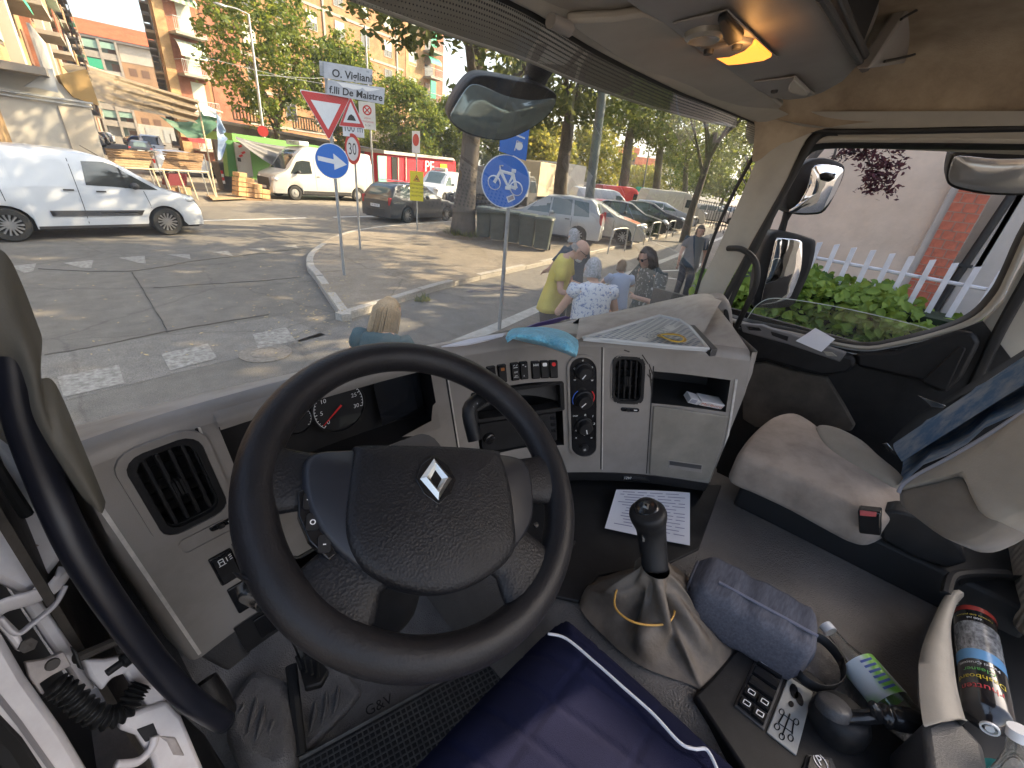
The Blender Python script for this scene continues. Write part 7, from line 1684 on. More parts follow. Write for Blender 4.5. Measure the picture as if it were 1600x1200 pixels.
def trunk_mb(h,r,limbs,seed,lean=(0,0),fork=.55,spread=1.6,top=2.2):
 rn = random.Random(seed); mb = MB(); pth = [V((lean[0]*t*h+.06*math.sin(t*7+seed),lean[1]*t*h+.05*math.sin(t*5),h*t)) for t in frange(0,1,8)]
 mb.tube(pth,[r*(1.35 if i == 0 else 1.1 if i == 1 else 1-.35*i/8) for i in range(9)],12)
 for i in range(limbs):
  a = 2*math.pi*i/limbs+rn.uniform(-.4,.4); f = fork+(1-fork)*rn.random(); b = pth[min(8,int(f*8))]; e = V((math.cos(a)*spread*rn.uniform(.7,1.3),math.sin(a)*spread*rn.uniform(.7,1.3),top*rn.uniform(.7,1.3)))
  q = spline([b,b+e*.4+V((0,0,.1)),b+e],4); mb.tube(q,[r*.52*(1-.75*j/(len(q)-1)) for j in range(len(q))],7)
  for s in range(2):
   e2 = V((e.x*rn.uniform(.2,1)+rn.gauss(0,.5),e.y*rn.uniform(.2,1)+rn.gauss(0,.5),abs(e.z)*rn.uniform(.3,.9))); m_ = q[len(q)//2+s]
   mb.tube([m_,m_+e2*.5,m_+e2],[r*.22,r*.13,r*.05],5)
 return mb
CROWNS = {}
def crown_mesh(key,m_,*a,**kw):
 if key not in CROWNS: CROWNS[key] = mesh_of('crown',crown_mb(*a,**kw),m_,0)
 return CROWNS[key]
def tree(label,loc,th,tr,rx,rz_,seed,m_=None,leafs=(560,16,.16),limbs=5,name='street_tree',group=None,fresh=True,lean=(0,0),spread=1.6,top=2.2,cz=None,ry=None):
 t = thing(name,label,'tree',(loc[0],loc[1],loc[2] if len(loc) > 2 else 0),0,group); ORG[t.name] = V((0,0,0))
 obj('trunk',trunk_mb(th,tr,limbs,seed,lean,spread=spread,top=top),M_bark,t,smooth=60)
 me = crown_mesh((seed % 4,rx,rz_,m_.name if m_ else 0,leafs,ry),m_ or M_leaf,rx,ry or rx,rz_,*leafs,seed)
 c = inst('crown',me,t,(lean[0]*th,lean[1]*th,cz if cz is not None else th+rz_*.55),(0,0,seed*1.3)); return t
TG = 'street trees in the row before the brick block'
def tr_at(px,py,D): p = at_depth(px,py,D); return p
for px,py,D,zc,rx,rz_,sd,lb in ((432,195,36,7.2,3.4,4.2,1,'tall leafy tree left of the street name signs before the brick block'),(545,235,38,6.2,2.5,3.7,2,'leafy tree directly behind the street name signs'),(640,250,41,5.3,2.6,3.3,3,'rounded leafy tree right of the street name signs'),(702,268,44,4.9,2.5,3.0,5,'small leafy tree just left of the big dark trunk'),(588,240,52,5.0,2.2,2.6,6,'leafy tree farther back between two nearer ones')):
 p = at_depth(px,py,D); tree(lb,(p.x,p.y,0),zc-rz_*.6,.22,rx,rz_,sd,M_leaf,(640,19,.14),6,group=TG,cz=zc,top=2.6)
# big plane tree on the island: trunk goes up out of the frame, its low boughs hang into the picture
bp = P(725,368,z=KH); 
bt = thing('plane_tree','big dark plane tree trunk with grass at its foot behind the inside mirror','tree',(bp.x,bp.y,KH)); ORG[bt.name] = V((0,0,0))
obj('trunk',trunk_mb(7.2,.36,6,11,(.030,.0),spread=2.6,top=2.6),M_bark,bt,smooth=60)
rn = random.Random(21); mb = MB()
for i in range(520):
 d = V((rn.gauss(0,1),rn.gauss(0,1),rn.gauss(0,.8))).normalized(); r = .4+.6*rn.random()**.5; c = V((d.x*5.4*r,d.y*5.4*r,9.2+d.z*2.8*r))
 for j in range(13): leaf(mb,c+V((rn.gauss(0,.35),rn.gauss(0,.35),rn.gauss(0,.25))),rn.uniform(.10,.2),rn)
def bough(px,py,D,n,sp_,ls=.13):
 c = CAM+ray(px,py)*D-V((bp.x,bp.y,KH))
 for j in range(n): leaf(mb,c+V((rn.gauss(0,sp_),rn.gauss(0,sp_),rn.gauss(0,sp_*.6))),rn.uniform(.6,1.3)*ls,rn)
for px,py,n,s_ in ((560,5,60,.35),(600,20,90,.4),(625,45,90,.4),(650,30,80,.4),(665,52,60,.35),(690,45,50,.3),(640,70,35,.2),(710,20,60,.4),(770,90,50,.35),(790,110,50,.35),(815,95,60,.4),(800,140,22,.18),(705,140,16,.15),(716,152,12,.12),(760,60,60,.5),(840,120,60,.5),(730,10,80,.5)): bough(px,py,15.5,n,s_)
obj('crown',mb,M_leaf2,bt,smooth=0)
gf = MB(); rn = random.Random(8)
for i in range(420):
 a = rn.uniform(0,6.3); r = rn.uniform(.25,.75); b = V((bp.x+math.cos(a)*r,bp.y+math.sin(a)*r,KH)); h = rn.uniform(.15,.42)*(1.1-.6*r); e = V((rn.gauss(0,.12),rn.gauss(0,.12),h)); w_ = V((math.sin(a),-math.cos(a),0))*.018
 gf.add([b-w_,b+w_,b+e*.6+w_*.8,b+e,b+e*.6-w_*.8],[(0,1,2,3,4)])
o = obj('grass_tuft',gf,leafmat('grass blades',(.05,.09,.02),(.16,.17,.04),3),None,smooth=0); tag(o,'tuft of green weeds round the foot of the big trunk','grass',kind='stuff')
k = MB(); k.lathe([(1.05,.0),(1.0,.02),(.6,.07),(0,.09)],20,(bp.x,bp.y,KH)); o = struct('soil',k,mat('dry soil',(.16,.12,.08),.95,var=.3,vscale=6),60)
# weeds at the kerb
gf = MB()
for i in range(60):
 b = P(662+rn.gauss(0,5),470+rn.gauss(0,1),z=.01); e = V((rn.gauss(0,.06),rn.gauss(0,.06),rn.uniform(.04,.14))); w_ = V((.7,-.7,0))*.02; gf.add([b-w_,b+w_,b+e],[(0,1,2)])
o = obj('kerb_weed',gf,leafmat('grass blades',(.05,.09,.02),(.16,.17,.04),3),None,smooth=0); tag(o,'small green weed growing at the granite kerb','weed')
# forked trunk and the row going away to the right
TR2 = 'plane trees along the parked cars'
def trunkpx(base,topx,topy,D,r,label,seed,h,crz=3.2,crx=4.0,m_=M_leaf2,leafs=(460,14,.16)):
 b = at_depth(base[0],base[1],D); tp = at_depth(topx,topy,D); hh = tp.z; lx,ly = (tp.x-b.x)/hh,(tp.y-b.y)/hh
 t = thing('plane_tree',label,'tree',(b.x,b.y,0),0,TR2); ORG[t.name] = V((0,0,0)); rn = random.Random(seed); mb = MB()
 pth = [V((lx*z+.05*math.sin(z*2+seed),ly*z,z)) for z in frange(0,hh,6)]; mb.tube(pth,[r*(1.3-.35*i/6) for i in range(7)],12)
 e0 = pth[-1]
 for a in ((-.9,.1,2.6),(.9,-.2,2.8),(.2,.8,2.4),(-.2,-.7,2.7)):
  e = V(a)*(h/6.0); q = spline([e0-V((0,0,.3)),e0+e*.4,e0+e],4); mb.tube(q,[r*.62*(1-.6*j/(len(q)-1)) for j in range(len(q))],8)
  for s in (.5,.9): c = q[int((len(q)-1)*s)]; e2 = V((rn.gauss(0,1),rn.gauss(0,1),rn.uniform(.6,1.6)))*(h/6.0); mb.tube([c,c+e2*.5,c+e2],[r*.28,r*.18,r*.06],6)
 obj('trunk',mb,M_bark,t,smooth=60)
 inst('crown',crown_mesh(('r',seed % 3,crx,crz,m_.name),m_,crx,crx,crz,*leafs,seed),t,(e0.x,e0.y,e0.z+crz*.75),(0,0,seed)); return t
trunkpx((873,322),888,190,24,.30,'forked plane tree trunk behind the silver people carrier',31,6,2.2,3.0)
trunkpx((972,316),985,205,42,.36,'slender plane tree left of the hazy hill',32,6,2.6,3.6)
trunkpx((1024,322),1032,232,46,.32,'plane tree right of the hazy hill',33,6,2.6,3.6)
trunkpx((1070,330),1072,262,52,.25,'thin farther tree beside the cream van',34,6,3.2,4.5)
for i,(px,py,D,zc,rx,rz_,lb) in enumerate(((850,300,60,4.6,3.2,4.0,'yellow green tree left of the forked trunk'),(822,295,52,4.3,2.4,3.4,'yellow green tree just right of the bicycle sign'),(905,305,70,6.0,3.0,4.2,'yellow green tree between forked trunk and lamp post'),(935,300,66,5.2,4.0,4.6,'broad sunlit tree right of the lamp post'),(1000,305,120,4.2,5.0,3.4,'low far tree before the hill'),(1045,300,95,5.6,4.5,4.2,'sunlit tree behind the cream van'),(1090,315,80,5.5,4.5,4.2,'green tree behind the far railing'),(1130,310,60,6.0,4.5,4.6,'leafy tree behind the right edge of the windscreen'),(775,270,58,5.0,3.4,3.8,'green tree behind the blue cycle plate'))):
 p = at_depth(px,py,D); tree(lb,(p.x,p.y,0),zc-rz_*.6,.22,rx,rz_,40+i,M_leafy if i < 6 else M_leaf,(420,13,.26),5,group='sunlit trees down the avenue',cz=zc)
# trees on the near right pavement shading the street
for i,(x,y,zc,lb) in enumerate(((23.0,9.2,7.4,'dark leafy tree over the pavement at the right of the windscreen'),(36.0,10.5,7.2,'second dark tree along the right pavement'),(13.7,2.55,9.0,'tall tree on the right pavement with its crown above the view'))):
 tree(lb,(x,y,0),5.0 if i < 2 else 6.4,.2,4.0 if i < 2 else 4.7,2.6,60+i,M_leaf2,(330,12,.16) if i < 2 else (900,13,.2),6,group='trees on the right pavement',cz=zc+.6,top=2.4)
# ================================================================ RIGHT SIDE: WALL, PILASTER, PICKET FENCE, HEDGE
M_wall = mat('old beige render',(.66,.52,.40),.9,col2=(.52,.41,.315),vscale=2.6,bump=.9,bscale=7)
XW = 4.6
wl = thing('side_building','old beige rendered building wall with brick pilaster beyond the picket fence','building',(XW,0,0))
k = MB(); k.box((XW+9,-12.1,2.35),(18,27.0,4.7)); obj('wall',k,M_wall,wl)
bl2 = thing('corner_building','long low building on the right whose roof shades the street','building',(24,2,0))
k = MB(); k.prism([V((9.5,0.3,0)),V((60,10.4,0)),V((62,2,0)),V((12,-8,0))],(0,0,6.7)); obj('wall',k,M_wall,bl2)
def wy(px,py,x=XW): return P(px,py,x=x)
pil = [wy(1484,296).y,wy(1549,306).y]
k = MB(); k.box((XW-.03,(pil[0]+pil[1])/2,2.35),(.06,pil[0]-pil[1],4.7)); obj('pilaster',k,mat('pale render strip',(.46,.41,.36),.9,var=.1,vscale=4),wl,bevel=.006)
b0,b1_ = pil[0]-.045,pil[1]+.004; bh = .062; M_bk = mat('painted red brick',(.44,.125,.07),.8,var=.2,vscale=14,bump=.3,bscale=60)
k = MB(); k.box((XW-.0715,(b0+b1_)/2,2.2),(.018,b0-b1_,4.4)); obj('mortar',k,mat('pale mortar',(.42,.33,.27),.9),wl)
bme = {}
for r in range(0,26):
 z = 1.55+r*bh; w_ = b0-b1_; cuts = [0,.42,.84,1] if r % 2 else [0,.22,.62,1]
 for c0_,c1_ in zip(cuts,cuts[1:]):
  y0_,y1_ = b0-w_*c0_-.003,b0-w_*c1_+.003; ke = round(y0_-y1_,3)
  if ke not in bme: q = MB(); q.box((0,0,0),(.016,ke,bh-.006)); bme[ke] = mesh_of('brick',q,M_bk,0)
  inst('brick',bme[ke],wl,(XW-.078+random.uniform(-.001,.001)-XW,(y0_+y1_)/2,z))
k = MB(); k.box((XW-.02,-.32,2.35),(.05,.05,4.7)); k.box((XW-.025,pil[1]-.16,2.3),(.04,.18,4.6)); obj('render_strip',k,mat('pale render strip',(.46,.41,.36),.9),wl,bevel=.01)
a,b = P(1572,318,x=XW-.08),P(1490,440,x=XW-.08); dn2 = (a-b).normalized(); k = MB(); k.tube([b-dn2*1.5,b,a,a+dn2*1.5],.026,10); dp = obj('drain_pipe',k,M_rub,None); tag(dp,'black rain pipe on the beige wall right of the brick pilaster','drain pipe')
k = MB(); q = P(1508,415,x=XW-.08); k.box(q,(.05,.075,.02)); o = obj('pipe_bracket',k,M_rub,dp); 
XF = 3.6
fe = thing('picket_fence','white wooden picket fence above the hedge by the truck','fence',(XF,.2,1.6))
M_pick = mat('white picket paint',(.58,.58,.60),.65,var=.14,vscale=8)
for x,y in ((545,535),(625,545),(705,560),(795,572),(885,588),(975,600),(1075,617),(1180,632),(1285,650),(1400,668),(470,520),(395,508),(1520,690),(330,498)):
 p = P(1100+x/3,200+y/3,x=XF); k = MB(); hw_ = .014; k.prism([V((XF-.01,p.y+s,z)) for s,z in ((-hw_,1.45),(hw_,1.45),(hw_,p.z-.005),(-hw_,p.z+.003))],(.012,0,0)); obj('picket',k,M_pick,fe,bevel=.001)
k = MB(); r0_,r1_ = P(1100+450/3,200+595/3,x=XF+.012),P(1100+1330/3,200+757/3,x=XF+.012); k.tube([r0_+(r0_-r1_)*.12,r0_,r1_,r1_+(r1_-r0_)],.011,6,flat=.6); obj('rail',k,M_pick,fe)
M_hedge = leafmat('hedge leaves',(.06,.13,.02),(.22,.31,.05),4,.35)
hg = thing('hedge','bright green ivy leaved hedge in front of the white picket fence','hedge',(3.4,.5,1.0)); rn = random.Random(12)
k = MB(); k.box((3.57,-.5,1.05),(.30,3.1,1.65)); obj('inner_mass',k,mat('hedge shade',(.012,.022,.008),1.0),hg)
lm = []
for v_ in range(4):
 q = MB(); l_ = .025+.003*v_; w_ = l_*(.62+.06*v_)
 pts = [(-l_,0,0),(-l_*.45,w_*.8,.006),(l_*.15,w_,.008),(l_*.7,w_*.5,.004),(l_*1.05,0,-.010),(l_*.7,-w_*.5,.004),(l_*.15,-w_,.008),(-l_*.45,-w_*.8,.006)]
 q.add([V((0,0,-.004))]+[V(p) for p in pts],[(0,1+i,1+(i+1) % 8) for i in range(8)]); lm.append(mesh_of('leaf',q,M_hedge,180))
def hz(y): return 1.885+.05*math.sin(y*5)+.03*math.sin(y*13+1)
rest = MB(); cnt = 0
allp = []
for i in range(4800):
 y = rn.uniform(-1.0,1.16); top = hz(y)
 if rn.random() < .72: x,z = 3.36+rn.gauss(0,.035),rn.uniform(1.2,top)
 else: x,z = rn.uniform(3.34,3.78),top+rn.gauss(0,.03)
 allp.append((x,y,z))
from mathutils import Euler
allp.sort(key=lambda p: abs(project(p)[0]-1380)+abs(project(p)[1]-480)*2)
for i,(x,y,z) in enumerate(allp):
 e = Euler((rn.gauss(0,.5),-1.0+rn.gauss(0,.45),rn.uniform(0,6.3))); s = rn.uniform(.55,1.4)
 # leaves face outwards (-x) and up
 n = V((-.75+rn.gauss(0,.35),rn.gauss(0,.45),.75+rn.gauss(0,.4))).normalized(); d = n.orthogonal().normalized(); d = d*math.cos(z*50+y*31)+n.cross(d)*math.sin(z*50+y*31); m3 = Matrix((d,n.cross(d),n)).transposed()
 if i < 300:
  o = inst('leaf',lm[i % 4],hg,V((x,y,z))-V((3.4,.5,1.0))); o.rotation_euler = m3.to_euler(); o.scale = (s,s,s)
 else:
  me = lm[i % 4]; rest.add([m3 @ (v.co*s)+V((x,y,z)) for v in me.vertices],[list(p.vertices) for p in me.polygons])
o = obj('foliage',rest,M_hedge,hg,smooth=180); o['kind'] = 'stuff'
# purple leaved branch before the wall
br = thing('purple_tree','branch of a purple leaved tree before the beige wall above the upper mirror','tree',(4.1,.6,0)); M_pur = leafmat('purple leaves',(.045,.018,.022),(.10,.035,.040),6,.3); mb = MB(); rn = random.Random(9)
tw = [spline([P(x,y,x=4.0) for x,y in q],5) for q in (((1300,250),(1320,240),(1350,238),(1375,248),(1382,262)),((1350,238),(1362,262),(1362,280),(1352,300)),((1362,270),(1378,285),(1388,296)),((1330,240),(1345,225),(1395,220)))]
k = MB()
for q in tw: k.tube(q,[.005*(1-.7*i/len(q)) for i in range(len(q))],5)
k.tube([P(1302,248,x=4.0),P(1308,225,x=4.0),V((4.2,.8,2.9))],.008,5)
q0 = P(1302,248,x=4.0); k.tube([V((4.1,1.0,0)),V((4.1,1.0,2.4)),V((4.2,.8,2.9))],.03,6); obj('branch',k,M_bark,br)
for q in tw:
 for p in q:
  for j in range(9): 
   c = p+V((rn.gauss(0,.02),rn.gauss(0,.035),rn.gauss(0,.028))); leaf(mb,c,rn.uniform(.014,.026),rn,.4)
for px,py,n_,s_ in ((1385,275,60,.035),(1405,255,30,.03),(1370,262,40,.03),(1392,240,50,.045),(1345,238,40,.03),(1360,296,30,.02),(1395,298,20,.02)):
 for j in range(n_): c = P(px,py,x=4.0)+V((rn.gauss(0,.03),rn.gauss(0,s_),rn.gauss(0,s_))); leaf(mb,c,rn.uniform(.014,.026),rn,.4)
obj('foliage',mb,M_pur,br,smooth=0)
# ================================================================ ROAD SIGNS AND POSTS
M_galv = mat('galvanised steel',(.34,.35,.36),.5,.6,var=.15,vscale=20)
M_sblue = mat('sign blue',(.012,.13,.50),.35); M_sred = mat('sign red',(.50,.03,.03),.35); M_swhite = mat('sign white',(.66,.67,.68),.4,var=.05,vscale=6); M_sgrey = mat('street plate grey',(.42,.43,.46),.45,var=.12,vscale=7); M_syel = mat('sign yellow',(.72,.62,.03),.4); M_sblk = mat('sign black',(.02,.02,.022),.5)
class Plate:
 """flat sign facing the viewer side: frame u (right), v (up), n (towards the reader)"""
 def __init__(f,o,face,root):
  f.o = V(o); n = V((face[0],face[1],0)).normalized(); f.n = n; f.u = V((-n.y,n.x,0)); f.v = V((0,0,1)); f.root = root
  f.tilt = 0
 def at(f,x,y,d=0): return f.o+f.u*x+f.v*y+f.n*d
 def poly(f,pts,d0,th,name,m,parent=None,bevel=0):
  k = MB(); k.prism([f.at(x,y,d0) for x,y in pts],f.n*th); return obj(name,k,m,parent or f.root,smooth=0,bevel=bevel)
 def disc(f,cx,cy,r,d0,th,name,m,parent=None,n=36): return f.poly([(cx+r*math.cos(2*math.pi*i/n),cy+r*math.sin(2*math.pi*i/n)) for i in range(n)],d0,th,name,m,parent)
 def text(f,s,size,x,y,d,m,parent,align='CENTER'): return obj('lettering',text_mb(s,size,f.at(x,y,d),f.u,f.v,0,align),m,parent,smooth=0)
 def stroke(f,segs,w_,d,m,parent,name='symbol',closed=False):
  k = MB()
  for q in segs: k.tube([f.at(x,y,d) for x,y in q],w_/2,6,flat=.25)
  return obj(name,k,m,parent,smooth=0)
def post(root,a,b,r,name='pole'):
 k = MB(); k.tube([a,a.lerp(b,.5),b],r,10); return obj(name,k,M_galv,root,smooth=60)
def face_cam(p,turn=0):
 d = (CAM-V(p)); a = math.atan2(d.y,d.x)+rad(turn); return (math.cos(a),math.sin(a))
# --- give way + turn right + two street name plates
b = P(538,430,z=KH); s1 = thing('sign_post','leaning post with give way triangle, blue right arrow disc and two street name plates','road sign',b)
D1 = b.length
def on_post(px,py,D): return at_depth(px,py,D)
Dp = math.hypot(b.x,b.y); top_ = on_post(508,108,Dp); post(s1,b,top_,.030)
q = on_post(511,181,Dp-.06); pl_ = Plate(q,face_cam(q),s1); sc = (on_post(549,152,Dp-.06)-on_post(471,145,Dp-.06)).length/2; h_ = sc*1.72
def tri(s,y0=.0): return [(-s,y0),(s,y0),(0,y0-s*1.73)]
yt = (on_post(511,147,Dp-.06)-q).z
def rtri(s,yc): 
 out = []
 for (cx,cy) in ((-s,yc),(0,yc-s*1.73),(s,yc)):
  for i in range(5):
   a0 = {-s: 90,0: 210,s: -30}[cx]; a = rad(a0+120*i/4); out.append((cx*.93+.055*s*math.cos(a),(cy-yc)*.93+yc-.04*s+.055*s*math.sin(a)))
 return out
w0 = pl_.poly(rtri(sc,yt),0,.006,'give_way_plate',M_swhite); pl_.poly(rtri(sc*.965,yt-.012),.0062,.003,'red_border',M_sred,w0); pl_.poly([(-sc*.60,yt-sc*.30),(sc*.60,yt-sc*.30),(0,yt-sc*1.34)],.0094,.003,'white_field',M_swhite,w0)
q = on_post(519,252,Dp-.06); pl2_ = Plate(q,face_cam(q),s1); r_ = (on_post(519,225,Dp-.06)-on_post(519,280,Dp-.06)).length/2
d0 = pl2_.disc(0,0,r_,0,.006,'arrow_disc',M_swhite); pl2_.disc(0,0,r_*.955,.0062,.002,'blue_field',M_sblue,d0)
tl_ = math.tan(rad(-7)); pl2_.poly([(x*r_,y*r_+x*r_*tl_) for x,y in ((-.82,.13),(.10,.13),(.10,.46),(.86,0),(.10,-.46),(.10,-.13),(-.82,-.13))],.0084,.002,'white_arrow',M_swhite,d0)
def c8(x,y): return (460+x/8.889,80+y/8.889)
def namep(corners,D,lab,big,small,m,root):
 ps = [on_post(*c8(*c),D) for c in corners]; o = sum(ps,V((0,0,0)))/4; u = ((ps[1]-ps[0])+(ps[2]-ps[3])).normalized(); v_ = ((ps[0]-ps[3])+(ps[1]-ps[2])).normalized(); n = u.cross(v_).normalized()
 k = MB(); k.prism(ps,-n*.012); p_ = obj('street_name_plate',k,m,root,bevel=.004); W_ = (ps[1]-ps[0]).length; H_ = (ps[0]-ps[3]).length
 return p_,o,u,v_,n,W_,H_
p_,o,u,v_,n,W_,H_ = namep(((408,140),(1085,255),(1080,468),(408,375)),Dp-.1,'','','',M_sgrey,s1)
obj('lettering',text_mb('O. Vigliani',H_*.66,o+u*W_*.08-v_*H_*.12+n*.003,u,v_,bold=.02),M_sblk,p_,smooth=0); obj('lettering',text_mb('VIA',H_*.13,o+u*W_*.40+v_*H_*.28+n*.003,u,v_),M_sblk,p_,smooth=0)
p_,o,u,v_,n,W_,H_ = namep(((462,392),(1255,510),(1245,740),(458,600)),Dp-.12,'','','',M_sgrey,s1)
obj('lettering',text_mb('f.lli De Maistre',H_*.68,o-v_*H_*.16+n*.004,u,v_,bold=.02),M_sblk,p_,smooth=0)
k = MB(); k.prism([o+u*W_*x+v_*H_*y+n*.0015 for x,y in ((-.36,.44),(.42,.44),(.36,.34),(.25,.20),(.16,.16),(.10,.34),(.06,.20),(-.06,.12),(-.16,.18),(-.24,.16),(-.30,.34))],n*.0008); obj('torn_patch',k,mat('bare white patch',(.72,.70,.68),.6),p_,smooth=0)
k = MB(); k.prism([on_post(*c8(*c),Dp-.02) for c in ((345,128),(412,145),(412,350),(358,335))],(0,.01,0)); obj('plate_edge',k,M_galv,s1)
# --- hump warning, 100 m plate, 30 limit
b = P(563,390,z=KH); Dq = math.hypot(b.x,b.y); s2 = thing('sign_post','post with hump warning triangle, distance plate and speed limit disc seen aslant','road sign',b); post(s2,b,on_post(549,155,Dq),.026)
q = on_post(549,176,Dq-.05); f2 = Plate(q,face_cam(q,-38),s2)
def utri(s): return [(-s,-s*.8),(s,-s*.8),(0,s*.93)]
t0 = f2.poly(utri(.37),0,.006,'warning_plate',M_swhite); f2.poly(utri(.355),.0062,.002,'red_border',M_sred,t0); f2.poly([(x,y-.015) for x,y in utri(.24)],.0084,.002,'white_field',M_swhite,t0); f2.poly([(-.13,-.16),(.13,-.16),(.07,-.07),(0,-.03),(-.07,-.07)],.0106,.002,'hump_symbol',M_sblk,t0)
q = on_post(552,201,Dq-.05); f2 = Plate(q,face_cam(q,-38),s2); t0 = f2.poly([(-.30,-.17),(.30,-.17),(.30,.17),(-.30,.17)],0,.006,'distance_plate',M_swhite); f2.text('100 m',.22,0,0,.008,M_sblk,t0)
q = on_post(551,233,Dq-.05); f2 = Plate(q,face_cam(q,-58),s2); t0 = f2.disc(0,0,.33,0,.006,'limit_disc',M_sred); f2.disc(0,0,.25,.0062,.002,'white_field',M_swhite,t0); f2.text('30',.36,0,-.01,.009,M_sblk,t0)
# --- tow away plate on its tall post
q = on_post(574,181,24); g0 = on_post(585,310,24); s3 = thing('sign_post','tall thin post with a white tow away zone plate behind the street name signs','road sign',(g0.x,g0.y,0)); post(s3,V((g0.x,g0.y,0)),on_post(570,40,24),.045)
f3 = Plate(on_post(574,181,23.9),face_cam(q,-5),s3); t0 = f3.poly([(-.36,-.54),(.36,-.54),(.36,.54),(-.36,.54)],0,.006,'tow_plate',M_swhite); f3.disc(0,.22,.20,.0062,.002,'red_ring',M_sred,t0); f3.disc(0,.22,.14,.0084,.002,'white_field',M_swhite,t0)
f3.stroke([[(-.12,.10),(.12,.34)],[(-.12,.34),(.12,.10)]],.05,.011,M_sred,t0)
for i,tx in enumerate(('ZONA','RIMOZIONE','0 - 24')): f3.text(tx,.10,0,-.10-.14*i,.008,M_sred if i < 2 else M_sblk,t0)
# --- yellow works notice
b = P(652,360,z=KH); Dy = math.hypot(b.x,b.y); s4 = thing('sign_post','post with a yellow road works notice before the dark estate car','road sign',b); post(s4,b,on_post(650,205,Dy),.028)
q = on_post(651,291,Dy-.05); f4 = Plate(q,face_cam(q,0),s4); w4 = (on_post(662,291,Dy)-on_post(641,289,Dy)).length/2; h4 = (on_post(651,268,Dy)-on_post(651,314,Dy)).length/2
t0 = f4.poly([(-w4,-h4),(w4,-h4),(w4,h4),(-w4,h4)],0,.006,'yellow_plate',M_syel); f4.poly([(x*w4*.5,y*w4*.5+h4*.52) for x,y in ((-1,-.8),(1,-.8),(0,1.05))],.0062,.002,'red_border',M_sred,t0); f4.poly([(x*w4*.34,y*w4*.34+h4*.50) for x,y in ((-1,-.8),(1,-.8),(0,1.05))],.0084,.002,'yellow_field',M_syel,t0); f4.stroke([[(-.04,h4*.40),(.02,h4*.58)],[(.0,h4*.52),(.05,h4*.40)]],.03,.011,M_sblk,t0)
for i,tx in enumerate(('ATTENZIONE','LAVORI IN CORSO','PISTA CICLABILE','RIDOTTA')): f4.text(tx,.085,0,h4*(.12-.26*i),.008,M_sblk,t0)
q = on_post(650,222,Dy-.05); f4 = Plate(q,face_cam(q,-55),s4); t0 = f4.poly([(-.22,-.32),(.22,-.32),(.22,.32),(-.22,.32)],0,.006,'stop_plate',M_swhite); f4.disc(0,.06,.18,.0062,.002,'red_ring',M_sred,t0)
# --- bicycle disc on its post, rectangular blue plate above
b = P(780,515,z=.0); Db = math.hypot(b.x,b.y); s5 = thing('sign_post','post with a round blue bicycle sign beside the cycle lane','road sign',b); tp5 = on_post(803,210,Db); post(s5,b,tp5,.030)
q = on_post(790,284,Db-.05); f5 = Plate(q,face_cam(q),s5); r5 = (on_post(790,242,Db)-on_post(790,326,Db)).length/2
t0 = f5.disc(0,0,r5,0,.006,'bicycle_disc',M_swhite); f5.disc(0,0,r5*.955,.0062,.002,'blue_field',M_sblue,t0)
def bk5(pts): return [(x*r5,y*r5-x*r5*.14) for x,y in pts]
def circ5(cx,cy,r): return bk5([(cx+r*math.cos(2*math.pi*i/24),cy+r*math.sin(2*math.pi*i/24)) for i in range(25)])
f5.stroke([circ5(-.46,-.14,.26),circ5(.46,-.14,.26)],.10*r5,.009,M_swhite,t0,'wheel_symbol')
f5.stroke([bk5(q_) for q_ in ([(-.46,-.14),(-.24,.34),(.28,.34),(.46,-.14)],[(-.24,.34),(.10,-.12),(.30,.36)],[(.10,-.12),(.46,-.14)],[(-.24,.34),(-.27,.52),(-.14,.55)],[(.20,.46),(.38,.48)],[(.0,-.22),(.22,-.20)])],.13*r5,.0095,M_swhite,t0,'frame_symbol')
f5.poly([(x*r5,y*r5) for x,y in ((.08,-.56),(.38,-.42),(.46,-.62),(.18,-.78))],.0085,.002,'sticker',M_swhite,t0); f5.poly([(x*r5,y*r5) for x,y in ((.14,-.58),(.36,-.47),(.41,-.60),(.20,-.71))],.0106,.001,'sticker_print',mat('sticker grey',(.30,.24,.24),.6),t0)
q = on_post(803,222,Db-.05); f5 = Plate(q,face_cam(q,14),s5); t0 = f5.poly([(x*.20,y*.17-x*.04) for x,y in ((-1,-1),(1,-1),(1,1.3),(-1,1.3))],0,.006,'blue_plate',M_sblue,bevel=.01); f5.stroke([[(-.15,.12),(.15,.06)],[(.02,-.10),(.04,.02),(.12,.0)]],.02,.008,M_swhite,t0); f5.disc(.08,-.04,.05,.0062,.001,'symbol',M_swhite,t0)
# --- big leaning lamp column at the parked cars, far lamps
b = at_depth(913,375,19.5); b.z = KH; lp = thing('lamp_post','grey green lamp column standing before the silver people carrier','lamp post',b); k = MB(); k.tube([b,at_depth(928,250,19.5),at_depth(942,140,19.5),at_depth(955,40,19.5)],[.20,.19,.17,.16],14); obj('column',k,mat('grey green painted steel',(.13,.155,.16),.5,var=.2,vscale=3),lp,smooth=60); k = MB(); k.lathe([(.26,0),(.26,.25),(.21,.3)],14,b); obj('base_collar',k,M_galv,lp)
b = at_depth(410,208,30); b.z = 0; lp = thing('lamp_post','tall thin pale street lamp before the big left tree','lamp post',b); tp = at_depth(388,22,30); k = MB(); k.tube([b,tp],[.09,.05],8); obj('column',k,M_galv,lp); k = MB(); k.tube([tp,tp+V((-.5,.0,.08)),tp+V((-1.1,0,.05))],.03,6); k.blob(tp+V((-1.2,0,.03)),(.3,.12,.07),8,5); obj('lamp_arm',k,M_galv,lp)
q = at_depth(411,205,29.8); f6 = Plate(q,face_cam(q),lp); f6.disc(0,0,.26,0,.006,'no_entry_disc',M_sred)
